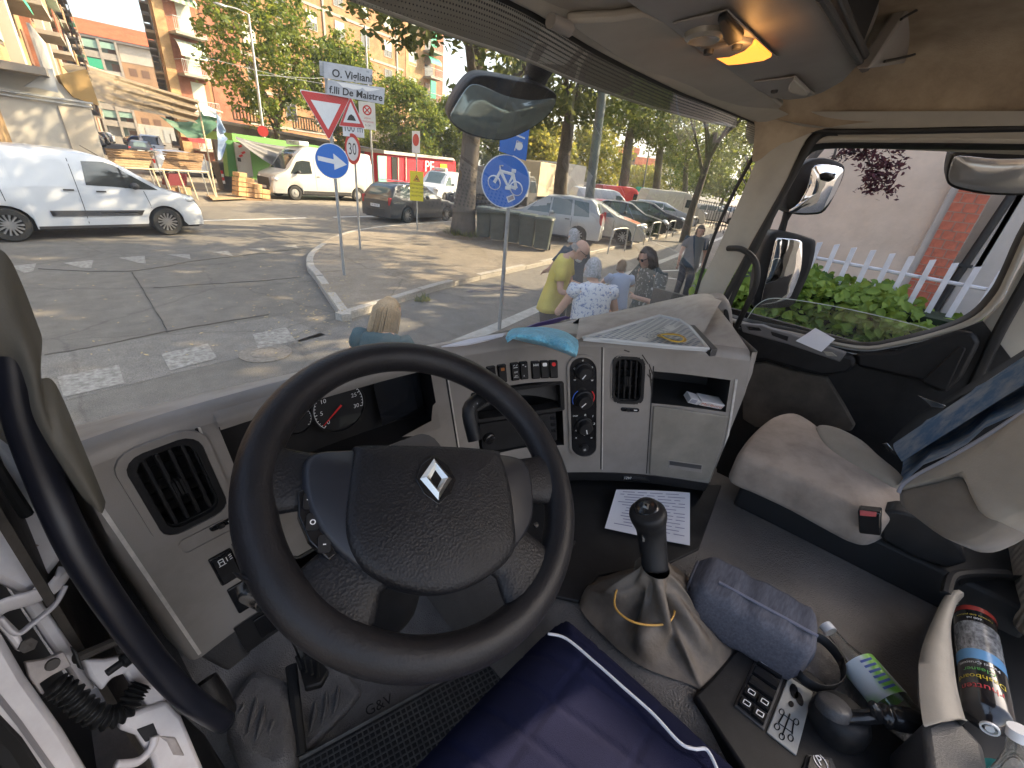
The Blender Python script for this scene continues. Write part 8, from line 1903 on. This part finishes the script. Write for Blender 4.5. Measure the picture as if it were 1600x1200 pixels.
b = at_depth(1005,300,60); b.z = 0; lp = thing('lamp_post','thin far street lamp before the hazy hill','lamp post',b); tp = at_depth(1016,224,60); k = MB(); k.tube([b,tp],[.11,.06],6); k.tube([tp,tp+V((.8,-.8,.05))],.06,5); obj('column',k,mat('dark steel',(.09,.09,.09),.5),lp)
for (x0,y0,x1,y1,D,lb) in ((300,85,560,140,30,'overhead cable crossing before the left trees'),(403,117,560,118,30,'lower overhead cable beside the pale lamp')):
 a,b = at_depth(x0,y0,D),at_depth(x1,y1,D+4); k = MB(); k.tube([a,(a+b)/2-V((0,0,.15)),b],.010,4); o = obj('overhead_cable',k,M_galv,None); tag(o,lb,'cable')
# --- cycle racks (hoops), green bins
for i,(x0,y0,x1,y1) in enumerate(((949,397,983,391),(986,386,1005,383),(1013,378,1040,372),(1040,373,1062,367),(1064,366,1080,362),(1078,361,1096,357))):
 a,b = P(x0,y0,z=KH),P(x1,y1,z=KH); b = a+(b-a).normalized()*min((b-a).length,1.5); t = thing('cycle_rack',('nearest','second','third','fourth','fifth','farthest')[i]+' galvanised hoop rack in the row along the cycle lane','cycle rack',a,0,'hoop racks along the cycle lane')
 k = MB(); up = V((0,0,.85)); d = (b-a); k.tube(spline([a,a+up*.82+d*.05,a+up*.98+d*.16,b+up*.98-d*.16,b+up*.82-d*.05,b],5),.028,8); obj('hoop',k,M_galv,t,smooth=60)
M_bin = mat('dark green plastic bin',(.045,.060,.052),.5,var=.2,vscale=6)
for i,(px,py) in enumerate(((757,372),(778,377),(800,381),(822,386),(846,391))):
 p = P(px,py,z=KH); t = thing('waste_bin',('leftmost','second','middle','fourth','rightmost')[i]+' dark green wheeled bin in the row behind the bicycle sign','waste bin',p,rad(-58),'green wheeled bins in a row'); ORG[t.name] = V((0,0,0))
 k = MB(); k.loft([[V((x*s,y*s-.04,z)) for x,y in rrect(.58,.62,.06,2)] for s,z in ((.78,.08),(.95,.9),(1,.98))]); obj('bin_body',k,M_bin,t,smooth=40)
 k = MB(); k.loft([[V((x,y-.04,z)) for x,y in rrect(.62*s,.68*s,.07,2)] for s,z in ((1,.97),(1.02,1.0),(.92,1.06),(.5,1.09))]); obj('lid',k,M_bin,t,smooth=40)
 for s in (-.24,.24): k = MB(); k.lathe([(.10,-.025),(.10,.025)],12,(s,.24,.10),(1,0,0)); obj('wheel',k,M_tyre,t)
 k = MB(); k.tube([V((-.2,.34,.95)),V((-.2,.40,.98)),V((.2,.40,.98)),V((.2,.34,.95))],.018,6); obj('handle',k,M_bin,t)
# ================================================================ TRUCK MIRRORS OUTSIDE
M_mir = mat('mirror glass',(.80,.82,.84),.03,1.0); M_mirs = mat('dusty mirror glass',(.42,.43,.43),.16,.55)
tm2 = thing('door_mirror','pair of black framed door mirrors outside the passenger window','mirror',P(1240,380,x=2.35))
softpx([(1228,318),(1240,275),(1262,252),(1290,246),(1318,256),(1320,272),(1308,300),(1290,330),(1272,336),(1240,334)],P(1270,295,x=2.32),(-.80,-.55,0),.11,.02,'upper_housing',M_blk,tm2,.0)
mo = P(1285,295,x=2.30); softpx([(1234,331),(1248,318),(1262,294),(1270,264),(1285,257),(1315,262),(1317,275),(1304,305),(1286,328),(1270,333)],mo,(-.75,-.62,-.10),.01,.002,'upper_mirror',M_mir,tm2,.012)
k = MB(); k.tube([P(1234,325,x=2.36),P(1226,345,x=2.36),P(1218,372,x=2.36)],[.022,.014,.018],10); obj('mirror_arm',k,M_blk,tm2)
softpx([(1185,420),(1193,385),(1205,365),(1225,362),(1268,372),(1276,382),(1268,420),(1250,460),(1235,480),(1190,482),(1178,475)],P(1235,420,x=2.32),(-.85,-.5,0),.10,.016,'lower_housing',M_blk,tm2,0)
softpx([(1190,470),(1204,410),(1212,376),(1222,372),(1250,376),(1254,386),(1252,420),(1240,455),(1230,468),(1195,476)],P(1228,425,x=2.30),(-.80,-.60,-.02),.008,.002,'lower_mirror',M_mir,tm2,.004)
km = thing('kerb_mirror','wide kerb mirror hanging above the passenger window at the right border','mirror',P(1545,270,x=2.1))
softpx([(1478,278),(1484,248),(1500,236),(1560,233),(1640,236),(1650,300),(1560,306),(1510,300),(1484,292)],P(1545,270,x=2.10),(-.9,-.2,-.35),.09,.03,'housing',M_blk,km,.0)
softpx([(1482,276),(1488,252),(1500,244),(1560,249),(1640,252),(1645,297),(1560,302),(1515,296),(1488,288)],P(1545,272,x=2.085),(-.9,-.2,-.35),.006,.002,'mirror_pane',M_mirs,km,.016)
k = MB(); k.tube([P(1565,232,x=2.12),P(1590,240,x=2.14),P(1590,225,x=2.2)],.02,8); obj('mirror_arm',k,M_blk,km)
k = MB(); k.tube([P(1380,205,x=1.93),P(1460,213,x=1.96),P(1600,228,x=2.0)],.010,6,flat=2.0); o = obj('rain_strip',k,M_rub,cab)
fm2 = thing('front_mirror','dark front mirror hanging before the windscreen on a thick arm','mirror',P(785,165,y=.95))
softpx([(702,182),(708,160),(728,130),(745,118),(768,118),(800,124),(840,132),(866,143),(873,155),(862,178),(835,200),(800,217),(775,221),(735,213),(712,200)],P(785,168,y=.98),(-.45,-.85,-.28),.07,.03,'housing',M_blk,fm2,0)
softpx([(704,183),(712,165),(728,140),(740,132),(758,136),(790,150),(830,157),(868,155),(858,178),(832,199),(800,214),(775,218),(738,210),(714,197)],P(785,172,y=.958),(-.45,-.85,-.28),.006,.002,'mirror_pane',mat('grey green mirror reflection',(.26,.30,.29),.08,.5),fm2,.03)  # grey green base colour stands in for the reflected cab front and street
k = MB(); k.tube(spline([P(862,62,y=.92),P(850,90,y=.95),P(838,118,y=1.0),P(826,140,y=1.0)],5),[.040]*8+[.036]*4+[.028]*4,12); obj('mirror_arm',k,M_blk,fm2,smooth=180)
# ================================================================ STREET MARKET AT THE LEFT
def yp(px,py,y0): return yl(px,py,y0)
mkn = V((.196,-.98,0))
def mslab(pxs,y0,th,name,m,parent,bevel=0): 
 k = MB(); k.prism([yp(x,y,y0) for x,y in pxs],-mkn*th); return obj(name,k,m,parent,smooth=0,bevel=bevel)
Y1 = 19.6; M_box = mat('grey white lorry panel',(.38,.365,.335),.5,var=.10,vscale=1.5); M_canv = leafmat('beige canvas',(.155,.122,.08),(.19,.15,.10),2,.15); M_dcan = leafmat('dark green canvas',(.05,.12,.09),(.08,.17,.12),2,.25); M_bcan = leafmat('blue tarpaulin',(.05,.13,.36),(.36,.44,.56),3,.3)
ml = thing('market_lorry','white market lorry box with opened canvas awning behind the small white van','lorry',yp(60,300,Y1))
mslab([(-150,110),(0,136),(140,162),(165,250),(172,300),(-150,300)],Y1,2.3,'cargo_box',M_box,ml); mslab([(-150,72),(0,93),(80,108),(92,130),(140,160),(-150,115)],Y1+.4,1.8,'box_top',M_box,ml)
mslab([(38,135),(82,106),(88,132),(92,145),(60,138)],Y1-.03,.05,'side_flap',mat('grey flap',(.33,.35,.38),.5),ml); mslab([(90,165),(140,168),(165,250),(115,238)],Y1-.05,.06,'tail_door',mat('cream panel',(.42,.37,.30),.5,var=.1,vscale=2),ml,.01)
for y_ in (0,6): 
 k = MB(); k.tube([yp(-20,138+y_,Y1-.08),yp(145,162+y_,Y1-.08)],.03,6); obj('rail',k,M_galv,ml)
mslab([(92,118),(135,108),(150,150),(155,165),(115,152),(100,135)],Y1+.3,.3,'awning_lining',mat('ochre lining',(.26,.165,.06),.8),ml)
aw = thing('market_awning','beige canvas awning sagging from the market lorry on a pole','awning',yp(230,150,21))
def cloth(tl,bl_,y0,y1,fold,nf,name,m,parent,n=46,m_=14):
 a,b = spline([yp(x,y,y0) for x,y in tl],12),spline([yp(x,y,y1) for x,y in bl_],12); rows = []
 for j in range(m_+1):
  f = j/m_; r_ = []
  for i in range(n+1):
   u = i/n; p = a[int(u*(len(a)-1))].lerp(b[int(u*(len(b)-1))],f); r_.append(p+mkn*fold*math.sin(f*math.pi*nf+.5*math.sin(u*4))*(.25+u)+V((0,0,fold*.06*math.sin(u*5+f*3))))
  rows.append(r_)
 k = MB(); k.grid(rows); return obj(name,k,m,parent,smooth=180)
cloth(((136,103),(200,124),(260,142),(308,156)),((150,156),(190,168),(250,180),(306,193)),21.6,20.2,.13,6.5,'canvas',M_canv,aw,40,66)
cloth(((96,103),(115,102),(134,104)),((126,136),(127,138),(129,136)),20.6,19.9,.04,2,'corner_flap',M_canv,aw,16,8)
k = MB(); k.tube([yp(136,103,21.6),yp(348,176,21.8)],.03,6); k.tube([yp(308,155,21.7),V((yp(308,155,21.7).x,yp(308,155,21.7).y,0))],.03,6); obj('pole',k,mat('pale pole',(.5,.42,.30),.6),aw)
gt = thing('tarpaulin','dark green tarpaulin hanging below the end of the beige awning','tarpaulin',yp(300,195,22)); cloth(((248,181),(275,190),(305,188),(318,170),(340,180)),((292,215),(305,216),(318,214),(330,206),(338,198)),22.2,21.8,.10,3,'sheet',M_dcan,gt,30,8)
gt = thing('tarpaulin','crumpled blue and white tarpaulin hanging at the end of the awning pole','tarpaulin',yp(340,200,21.5)); cloth(((310,163),(322,165),(336,171)),((318,180),(330,182),(339,185)),21.6,21.5,.05,2,'sheet',leafmat('pale blue sheet',(.45,.52,.62),(.55,.60,.66),3,.3),gt,16,6); cloth(((338,178),(343,184),(350,200)),((341,250),(346,247),(355,225)),21.5,21.4,.10,4,'hanging_end',M_bcan,gt,16,12)
mt_ = thing('red_awning','small dark red awning below the green tarpaulin','awning',yp(308,220,30)); mslab([(293,215),(322,217),(324,225),(296,221)],30,.8,'valance',mat('dark red canvas',(.25,.03,.04),.8),mt_)
# stall benches: slatted boards on trestles, crates
M_wood = mat('market wood',(.19,.115,.06),.8,var=.3,vscale=5); M_woodp = mat('pale wood',(.29,.20,.115),.8,var=.25,vscale=5)
for (pts,nsl,lb,m_) in ((((166,233),(240,238),(232,262),(170,258)),6,'left slatted stall bench with wooden boards behind the van',M_woodp),(((262,236),(318,240),(314,266),(252,262)),8,'right tilted slatted stall bench of brown boards',M_wood)):
 t = thing('stall_bench',lb,'market bench',yp(pts[3][0],290,22.5)); a,b,c,d = [yp(x,y,23.2 if i < 2 else 22.3) for i,(x,y) in enumerate(pts)]
 for i in range(nsl):
  p0,p1 = a.lerp(d,(i+.12)/nsl),b.lerp(c,(i+.12)/nsl); q0,q1 = a.lerp(d,(i+.82)/nsl),b.lerp(c,(i+.82)/nsl); k = MB(); k.prism([p0,p1,q1,q0],(0,0,-.03)); obj('slat',k,m_,t)
 for q in (a,b,c,d): k = MB(); k.tube([q-V((0,0,.03)),V((q.x+.1,q.y,0))],.025,6); obj('leg',k,M_galv,t)
 k = MB(); k.tube([d-V((0,0,.05)),c-V((0,0,.05))],.025,6); obj('front_rail',k,M_galv,t)
 for i in range(3):
  bx2 = thing('crate',('left','middle','right')[i]+' wooden crate lying on the '+lb.split()[0]+' stall bench','crate',a.lerp(b,.2+.3*i).lerp(d.lerp(c,.2+.3*i),.45)); k = MB(); o = a.lerp(b,.2+.3*i).lerp(d.lerp(c,.2+.3*i),.45)
  for zz_ in (.05,.14,.23): 
   k = MB(); k.box(o+V((0,-.18,zz_)),(.55,.02,.06),Rz(.2)); k.box(o+V((0,.18,zz_)),(.55,.02,.06),Rz(.2)); obj('board',k,M_woodp if i % 2 else M_wood,bx2)
k_ = thing('trestle_table','low metal trestle with red cloth before the crates','market table',yp(250,290,21.8)); k = MB(); F_ = [yp(195,262,21.6),yp(326,269,21.6)]; k.tube(F_,.03,6)
for f in (0,.3,.42,.6,.72,.98): q = F_[0].lerp(F_[1],f); k.tube([q,V((q.x+.15,q.y,0))],.025,6)
obj('frame',k,mat('pale pole',(.5,.42,.30),.6),k_); mslab([(264,272),(292,272),(292,290),(262,290)],22.3,.5,'red_cloth',mat('dark red cloth',(.12,.012,.02),.8),k_)
for i,(x0,y0,lb) in enumerate(((273,290,'left opened brown cardboard box on the sunlit ground'),(288,296,'right opened brown cardboard box on the sunlit ground'))):
 p = P(x0,y0+8,z=.0); t = thing('cardboard_box',lb,'box',p,.4); ORG[t.name] = V((0,0,0)); k = MB(); k.box((0,0,.15),(.45,.35,.3)); obj('box_body',k,M_wood if i == 0 else M_woodp,t,bevel=.005)
 for s in (-1,1): k = MB(); k.box((s*.3,0,.33),(.2,.34,.01),Ry(s*.5)); obj('flap',k,M_woodp,t)
p = P(356,299,z=0); wb = thing('waste_bin','tall dark grey wheeled bin with red and white stripes beside the green stall','waste bin',p,.25); ORG[wb.name] = V((0,0,0)); k = MB(); k.loft([[V((x*s,y*s,z)) for x,y in rrect(.75,.7,.08,2)] for s,z in ((.75,.05),(1,1.2),(1.04,1.24),(.95,1.34))]); obj('bin_body',k,mat('dark grey bin',(.05,.05,.055),.6),wb,smooth=40)
for s in (-.3,.3):
 for i in range(4): k = MB(); k.box((s,-.335+.02*i*.3-.02,.45+i*.15),(.10,.02,.14)); obj('reflector',k,M_sred if i % 2 else M_swhite,wb)
# green trailer stall with grey canopy, pallets of boxes
gs = thing('market_trailer','green and white market trailer with open counter left of the high roof van','trailer',yp(420,300,25)); M_grn = mat('apple green panel',(.11,.27,.06),.5)
mslab([(362,208),(420,216),(505,229),(505,240),(420,228),(364,221)],24.5,3.0,'roof_band',M_grn,gs); mslab([(352,218),(366,220),(374,276),(358,276)],24.3,.4,'end_wall',mat('dark green panel',(.05,.17,.04),.5),gs); mslab([(366,222),(390,232),(396,276),(374,278)],24.2,.3,'front_panel',M_box,gs); mslab([(390,232),(500,245),(500,300),(396,280)],26.0,.3,'back_wall',M_grn,gs)
for x,y in ((372,228),(377,238),(373,243)): mslab([(x,y),(x+5,y-2),(x+7,y+1),(x+2,y+3)],24.17,.02,'chilli_print',M_sred,gs)
mslab([(371,246),(376,247),(377,253),(372,252)],24.17,.02,'vent_grid',M_trim,gs)
ca = thing('canopy','grey fabric canopy hanging from the green trailer to the van','awning',yp(410,235,24)); cloth(((368,213),(400,222),(440,228),(458,229)),((368,216),(392,236),(425,258),(432,256)),24.0,23.3,.12,4,'sheet',leafmat('grey canopy',(.09,.09,.10),(.15,.15,.16),2,.3),ca,30,10)
pl3 = thing('pallet_stack','stack of wooden crates on a pallet in front of the green trailer','crates',P(398,306,z=0)); M_crate = mat('orange wood crate',(.50,.30,.14),.8,var=.25,vscale=6)
for r,(n_,x0) in enumerate(((4,373),(4,373),(3,373),(2,373),(1,374))):
 for i in range(n_): 
  x,y = x0+i*12.5,306-r*7.5+i*1.3; mslab([(x,y-6.3),(x+11.8,y-5.2),(x+11.8,y+1),(x,y)],21.6+.1*(i % 2),.55,'crate',M_crate,pl3)
mslab([(370,308),(425,313),(425,317),(370,312)],21.5,.9,'pallet',M_wood,pl3)
fb = thing('folded_table','flat folded table lying on the sunlit ground before the bin','board',P(345,306,z=0)); k = MB(); k.prism([P(x,y,z=.12) for x,y in ((322,304),(372,302),(385,309),(332,311))],(0,0,-.04)); obj('table_top',k,M_woodp,fb)
# teal doors and red trailer with lettering
td = thing('market_trailer','red market trailer with white letters behind the white taxi van','trailer',yp(670,280,27.5)); M_red2 = mat('bright red panel',(.50,.015,.03),.45)
mslab([(604,239),(706,248),(712,253),(712,300),(604,300)],27.5,2.4,'trailer_body',M_red2,td); mslab([(600,235),(640,239),(708,247),(712,251),(640,244),(600,240)],27.3,2.6,'roof_edge',M_box,td); mslab([(590,243),(604,244),(604,287),(592,286)],26.5,.08,'teal_door',mat('teal door',(.20,.45,.40),.5),td); mslab([(612,245),(621,246),(621,280),(613,280)],27.45,.05,'opening',M_under,td)
for x in (622,634): mslab([(x,246),(x+1.2,246),(x+1.6,282),(x+.4,282)],27.4,.05,'door_edge',M_box,td)
o = yp(671,261,27.4); obj('lettering',text_mb('PE',1.15,o,AV,(0,0,1),.02),M_swhite,td,smooth=0); mslab([(688,256),(698,257),(699,267),(689,266)],27.45,.03,'yellow_panel',M_syel,td)
gc = thing('canopy','small turquoise green canopy far down the avenue','awning',at_depth(1005,302,75)); k = MB(); o = at_depth(1005,300,75); k.box(o+V((0,0,.3)),(2.4,2.4,.7),Rz(.5)); obj('sheet',k,mat('turquoise canopy',(.02,.42,.26),.7),gc,bevel=.1)
rl_ = thing('railing','grey railing fence behind the cars at the right edge of the windscreen','fence',at_depth(1120,320,40)); a,b = at_depth(1060,330,60),at_depth(1200,360,26)
for i in range(36): q = a.lerp(b,i/35); k = MB(); k.tube([V((q.x,q.y,0)),V((q.x,q.y,1.9))],.03,4); obj('bar',k,M_trim,rl_)
k = MB(); k.tube([V((a.x,a.y,1.8)),V((b.x,b.y,1.8))],.03,4); obj('top_rail',k,M_trim,rl_)
# ================================================================ PEOPLE
M_skin = mat('skin',(.52,.30,.21),.55,var=.06,vscale=20); M_eye = mat('dark glasses',(.02,.02,.02),.2)
def skinned(name,joints,edges,radii,m,parent,root=0,sub=2):
 me = bpy.data.meshes.new(name); me.from_pydata([tuple(V(j)) for j in joints],edges,[]); o = bpy.data.objects.new(name,me); COL.objects.link(o); o.parent = parent; me.materials.append(m)
 s = o.modifiers.new('skin','SKIN'); s.use_smooth_shade = True
 for i,d in enumerate(me.skin_vertices[0].data): r = radii[i]; d.radius = r if isinstance(r,tuple) else (r,r); d.use_root = (i == root)
 b = o.modifiers.new('sub','SUBSURF'); b.levels = sub; b.render_levels = sub; return o
def person(label,feet,heading,H=1.72,shirt=None,pants=None,hairm=None,pose='stand',bend=.0,arms=(((.20,.10,-.30),(.12,.34,-.38)),((-.20,.10,-.30),(-.12,.34,-.38))),head=(0,.05,0),look=(0,1,-.4),hair='short',glasses=False,sleeve=.5,slim=1.0,skirt=False,beard=None,bag=None):
 """built facing +y in metres for a height of 1.72, then scaled and turned"""
 t = thing('person',label,'person',feet,heading); ORG[t.name] = V((0,0,0)); s = H/1.72; t.scale = (s,s,s); w_ = slim
 hip,sh = V((0,0,.92)),V((0,.04+bend*.5,1.42)); nk = sh+V((0,.03+bend*.2,.06)); hd = nk+V(head)+V((0,.03,.085))
 sl,sr = sh+V((.185*w_,0,-.03)),sh+V((-.185*w_,0,-.03)); J = [hip,hip.lerp(sh,.5)+V((0,.01,0)),sh,nk,hd]; R = [(.135*w_,.10),(.13*w_,.10),(.15*w_,.095),.052,.062]; E = [(0,1),(1,2),(2,3),(3,4)]
 for sd,a in ((sl,arms[0]),(sr,arms[1])):
  i = len(J); el,wr = sd+V(a[0]),sd+V(a[1]); hn = wr+(wr-el).normalized()*.07; J += [sd,el,wr,hn]; R += [.055,.040,.028,(.035,.018)]; E += [(2,i),(i,i+1),(i+1,i+2),(i+2,i+3)]
 for sx in (.09,-.09):
  i = len(J); J += [hip+V((sx*w_,0,-.06)),V((sx*1.1,.03,.48)),V((sx*1.15,-.01,.09)),V((sx*1.3,.14,.035))]; R += [.088*w_,.062,.042,(.04,.03)]; E += [(0,i),(i,i+1),(i+1,i+2),(i+2,i+3)]
 b = skinned('body',J,E,R,M_skin,t)
 # hands: four fingers and a thumb on each
 for q in (8,12):
  if q >= len(J): continue
  wr,hn = J[q-1],J[q]; d = (hn-wr).normalized(); sd = d.orthogonal().normalized()
  k = MB()
  for f in range(4): o_ = hn+d*.02+sd*(f-1.5)*.017; k.tube([o_,o_+d*(.032-.004*abs(f-1.4)),o_+d*.05+V((0,0,-.02))],[.0085,.008,.006],6)
  k.tube([wr+d*.03+sd*.03,wr+d*.06+sd*.052,wr+d*.085+sd*.05],[.010,.009,.007],6); obj('fingers',k,M_skin,t,smooth=180)
 # head: skull, jaw, nose, ears, eyes, mouth turned to the look direction
 lk = V(look).normalized(); rt = lk.cross(V((0,0,1))).normalized(); up = rt.cross(lk); hc = hd+up*.035; m3 = Matrix((rt,lk,up)).transposed()
 def hp(x,y,z): return hc+m3 @ V((x,y,z))
 k = MB(); rings = []
 for z,rx,ry,oy in ((-.115,.02,.03,.045),(-.105,.042,.055,.03),(-.075,.058,.075,.015),(-.03,.069,.088,.006),(.02,.075,.097,0),(.065,.070,.09,-.006),(.10,.05,.065,-.008),(.118,.015,.02,-.008)): rings.append([hp(rx*math.cos(a),oy+ry*math.sin(a),z) for a in [2*math.pi*i/18 for i in range(18)]])
 k.loft(rings); k.loft([[hp(x*math.cos(a)*r,y_+.012*math.sin(a)*r,z) for a in [2*math.pi*i/8 for i in range(8)]] for z,r,y_,x in ((.02,.5,.088,.012),(-.012,1,.100,.014),(-.028,.7,.095,.016))])
 for sx in (-1,1): k.blob(hp(sx*.077,-.008,-.008),(.012,.022,.032),8,6,m3)
 obj('head',k,M_skin,t,smooth=180)
 k = MB()
 for sx in (-1,1): k.blob(hp(sx*.031,.086,.014),(.013,.008,.007),8,5,m3)
 k.blob(hp(0,.083,-.062),(.022,.008,.004),8,5,m3); obj('face_marks',k,mat('eyes and lips',(.18,.06,.05),.5),t,smooth=180)
 if glasses: 
  k = MB()
  for sx in (-1,1): k.blob(hp(sx*.034,.096,.010),(.029,.007,.022),12,5,m3); k.tube([hp(sx*.06,.09,.016),hp(sx*.078,.03,.018),hp(sx*.078,-.01,.012)],.004,5)
  obj('glasses',k,M_eye,t,smooth=180)
 if hairm:
  k = MB(); lo = {'bald': -.035,'short': -.085,'bob': -.13,'long': -.20}[hair]; n = 22; rings = []
  zs_ = frange(lo,.03 if hair == 'bald' else .128,7)
  for q,z in enumerate(zs_):
   r = math.sqrt(max(.02,1-max(0,(z-.01)/.125)**2)); R_ = []
   for i in range(n):
    a = 2*math.pi*i/n; fr = math.sin(a) > .35 and z < .06; rr_ = (.088 if hair != 'bald' else .081)*r*(1+.07*math.sin(i*5+q*2.3)+.06*math.sin(i*2.3-q*3)); ry = .110*r*(1+.07*math.sin(i*3.7+q*1.7)+.05*math.sin(i*1.9+q*4)); x,y = rr_*math.cos(a),ry*math.sin(a)-.010
    if fr or (hair == 'bald' and math.sin(a) > -.1 and z > -.1): x *= .72; y = min(y,.03)*.75
    R_.append(hp(x*(1+.25*max(0,-z-.05)/.1),y,z))
   rings.append(R_)
  k.loft(rings)
  if hair in ('long','bob'):
   rs = random.Random(3)
   for i in range(260):
    a = rs.uniform(.9,2.24) if rs.random() < .15 else rs.uniform(2.2,7.2); r1 = rs.uniform(.9,1.15); l_ = lo-rs.uniform(-.02,.06)
    if math.sin(a) > .45: continue
    k.tube([hp(.03*math.cos(a),.03*math.sin(a)-.01,.128),hp(.088*r1*math.cos(a),.105*r1*math.sin(a)-.01,.03),hp(.098*r1*math.cos(a),.112*r1*math.sin(a)-.012,lo*.5),hp(.10*r1*math.cos(a+rs.gauss(0,.1)),.10*r1*math.sin(a)-.02,l_)],[.006,.0065,.006,.002],4)
  o = obj('hair',k,hairm,t,smooth=180)
 # clothing as shells over the body
 def shell(zl,name,m,ex=1.0):
  k = MB(); rings = []
  for z,rx,ry in zl:
   f = max(0,min(1,(z-.92)/.5)); c = hip.lerp(sh,f); rings.append([V((rx*w_*ex*math.cos(a)*(1+.03*math.sin(a*4+z*19)),c.y+ry*math.sin(a)*ex*(1+.03*math.sin(a*3+z*23)),z)) for a in [2*math.pi*i/24 for i in range(24)]])
  k.loft(rings); return obj(name,k,m,t,smooth=180)
 shell(((.80,.205,.165),(.86,.203,.162),(1.0,.182,.142),(1.15,.172,.132),(1.28,.182,.132),(1.38,.186,.118),(1.435,.188,.100),(1.468,.125,.088),(1.495,.062,.066)),'shirt',shirt,1.04)
 for sd,a in ((sl,arms[0]),(sr,arms[1])):
  k = MB(); el = sd+V(a[0]); e = sd.lerp(el,sleeve*1.2 if sleeve < 1 else 1); k.tube([sd+V((0,0,.035))-(el-sd)*.12,sd,sd.lerp(e,.5),e],[.070,.082,.074,.074],12); obj('sleeve',k,shirt,t,smooth=180)
 for sx in (.09,-.09):
  k = MB(); k.tube([V((sx*w_*.8,0,.96)),hip+V((sx*w_,0,-.10)),V((sx*1.1,.03,.48)),V((sx*1.15,-.005,.10))],[.10,.112*w_,.080,.066],14); obj('trouser_leg',k,pants,t,smooth=180)
  k = MB(); k.blob(V((sx*1.25,.06,.045)),(.05,.135,.05),10,6); obj('shoe',k,M_trim,t,smooth=180)
 if beard: k = MB(); k.blob(hp(0,.045,-.088),(.052,.052,.036),10,6,m3); obj('beard',k,beard,t,smooth=180)
 return t
def hd_az(dx,dy): return math.atan2(-dx,dy)
M_gray = mat('grey hair',(.36,.36,.37),.7,var=.45,vscale=45); M_whair = mat('white hair',(.62,.61,.59),.7); M_brown = mat('dark brown hair',(.05,.032,.024),.6); M_lbrown = mat('light brown hair',(.16,.095,.05),.7); M_blond = mat('blond hair',(.42,.30,.17),.6,col2=(.20,.14,.08),vscale=40,stretch=(6,6,1))
M_yel = mat('yellow polo shirt',(.62,.50,.10),.9,var=.08,vscale=10); M_navyp = mat('dark trousers',(.03,.032,.04),.9)
M_flor = mat('white blue floral cloth',(.60,.61,.64),.9,col2=(.15,.20,.36),vscale=30,thr=(.52,.60)); M_flor2 = mat('dark green floral cloth',(.03,.045,.045),.9,col2=(.40,.42,.42),vscale=26,thr=(.56,.62)); M_babyc = mat('pale blue baby dress',(.32,.38,.50),.9); M_bluet = mat('navy t shirt',(.035,.06,.09),.9)
def feet_under(px,py,hz_): 
 """ground point below a picture point that lies hz_ metres up"""
 p = P(px,py,z=hz_); return V((p.x,p.y,0))
right = V((_R0.x,_R0.y,0)).normalized()
person('bald bearded man in a yellow polo shirt looking down among the group',feet_under(876,372,1.72),hd_az(right.x*.9-.15,right.y*.9-.25),1.77,M_yel,M_navyp,mat('thin grey hair',(.34,.30,.27),.8,var=.3,vscale=60),slim=1.10,bend=.10,head=(0,.07,-.03),look=(.0,.85,-.55),hair='bald',glasses=True,beard=M_whair,arms=(((.10,.06,-.28),(-.02,.30,-.30)),((-.10,.06,-.28),(.02,.32,-.28))))
person('grey haired woman in a white and blue floral blouse seen from behind',feet_under(936,421,1.60),hd_az(.55,.8),1.68,M_flor,mat('pale trousers',(.35,.36,.40),.9),M_gray,look=(.25,.9,-.25),hair='short',sleeve=.12,slim=1.15,arms=(((.14,.06,-.27),(.02,.30,-.24)),((-.12,.10,-.28),(.05,.33,-.26))))
bb = person('small child in pale blue held in the grey haired woman\'s arms',feet_under(972,431,1.50)+V((0,0,.70)),hd_az(.6,.75),.95,M_babyc,M_babyc,M_lbrown,look=(.5,.8,-.1),hair='short',sleeve=.4,slim=1.15,head=(0,.02,.01),arms=(((.12,.12,-.16),(.05,.26,-.10)),((-.12,.12,-.16),(-.03,.28,-.12))))
person('dark haired woman with sunglasses in a dark floral dress in the group',feet_under(1028,400,1.62),hd_az(-right.x*.8-.2,-right.y*.8-.2),1.72,M_flor2,M_navyp,M_brown,look=(-.1,.9,-.45),hair='bob',glasses=True,sleeve=.7,slim=1.22,arms=(((.16,.10,-.26),(.04,.26,-.06)),((-.14,.08,-.28),(-.02,.32,-.24))))
person('person with pale grey hair mostly hidden behind the man in yellow',feet_under(904,386,1.60)+V((.85,.60,0)),hd_az(.3,.9),1.70,M_bluet,M_navyp,M_gray,look=(0,1,-.2),hair='short')
person('dark haired man in a navy t shirt walking at the far right pavement',feet_under(1093,358,1.66),hd_az(-.8,-.5),1.76,M_bluet,mat('dark jeans',(.035,.04,.055),.9),M_brown,look=(0,1,-.2),hair='short',arms=(((.08,.05,-.28),(.10,.16,-.5)),((-.08,-.04,-.28),(-.08,.04,-.52))))
person('blond woman in a dark teal top close before the truck looking away',feet_under(592,500,1.42),hd_az(.75,.5),1.53,mat('dark teal top',(.03,.07,.085),.9),M_navyp,M_blond,look=(.5,.8,-.25),hair='long',sleeve=.1)
# ================================================================ AIR
k = MB(); k.box((0,0,104),(8100,8100,210)); hz_o = obj('haze',k,[],None,0,own=True); hz_o['kind'] = 'stuff'
M = bpy.data.materials.new('haze'); M.use_nodes = True; t = M.node_tree; t.nodes.clear(); o_ = t.nodes.new('ShaderNodeOutputMaterial'); pv = t.nodes.new('ShaderNodeVolumePrincipled'); pv.inputs['Color'].default_value = (.86,.90,.95,1); pv.inputs['Density'].default_value = .00045; pv.inputs['Anisotropy'].default_value = .3
t.links.new(pv.outputs[0],o_.inputs['Volume']); hz_o.data.materials.append(M)
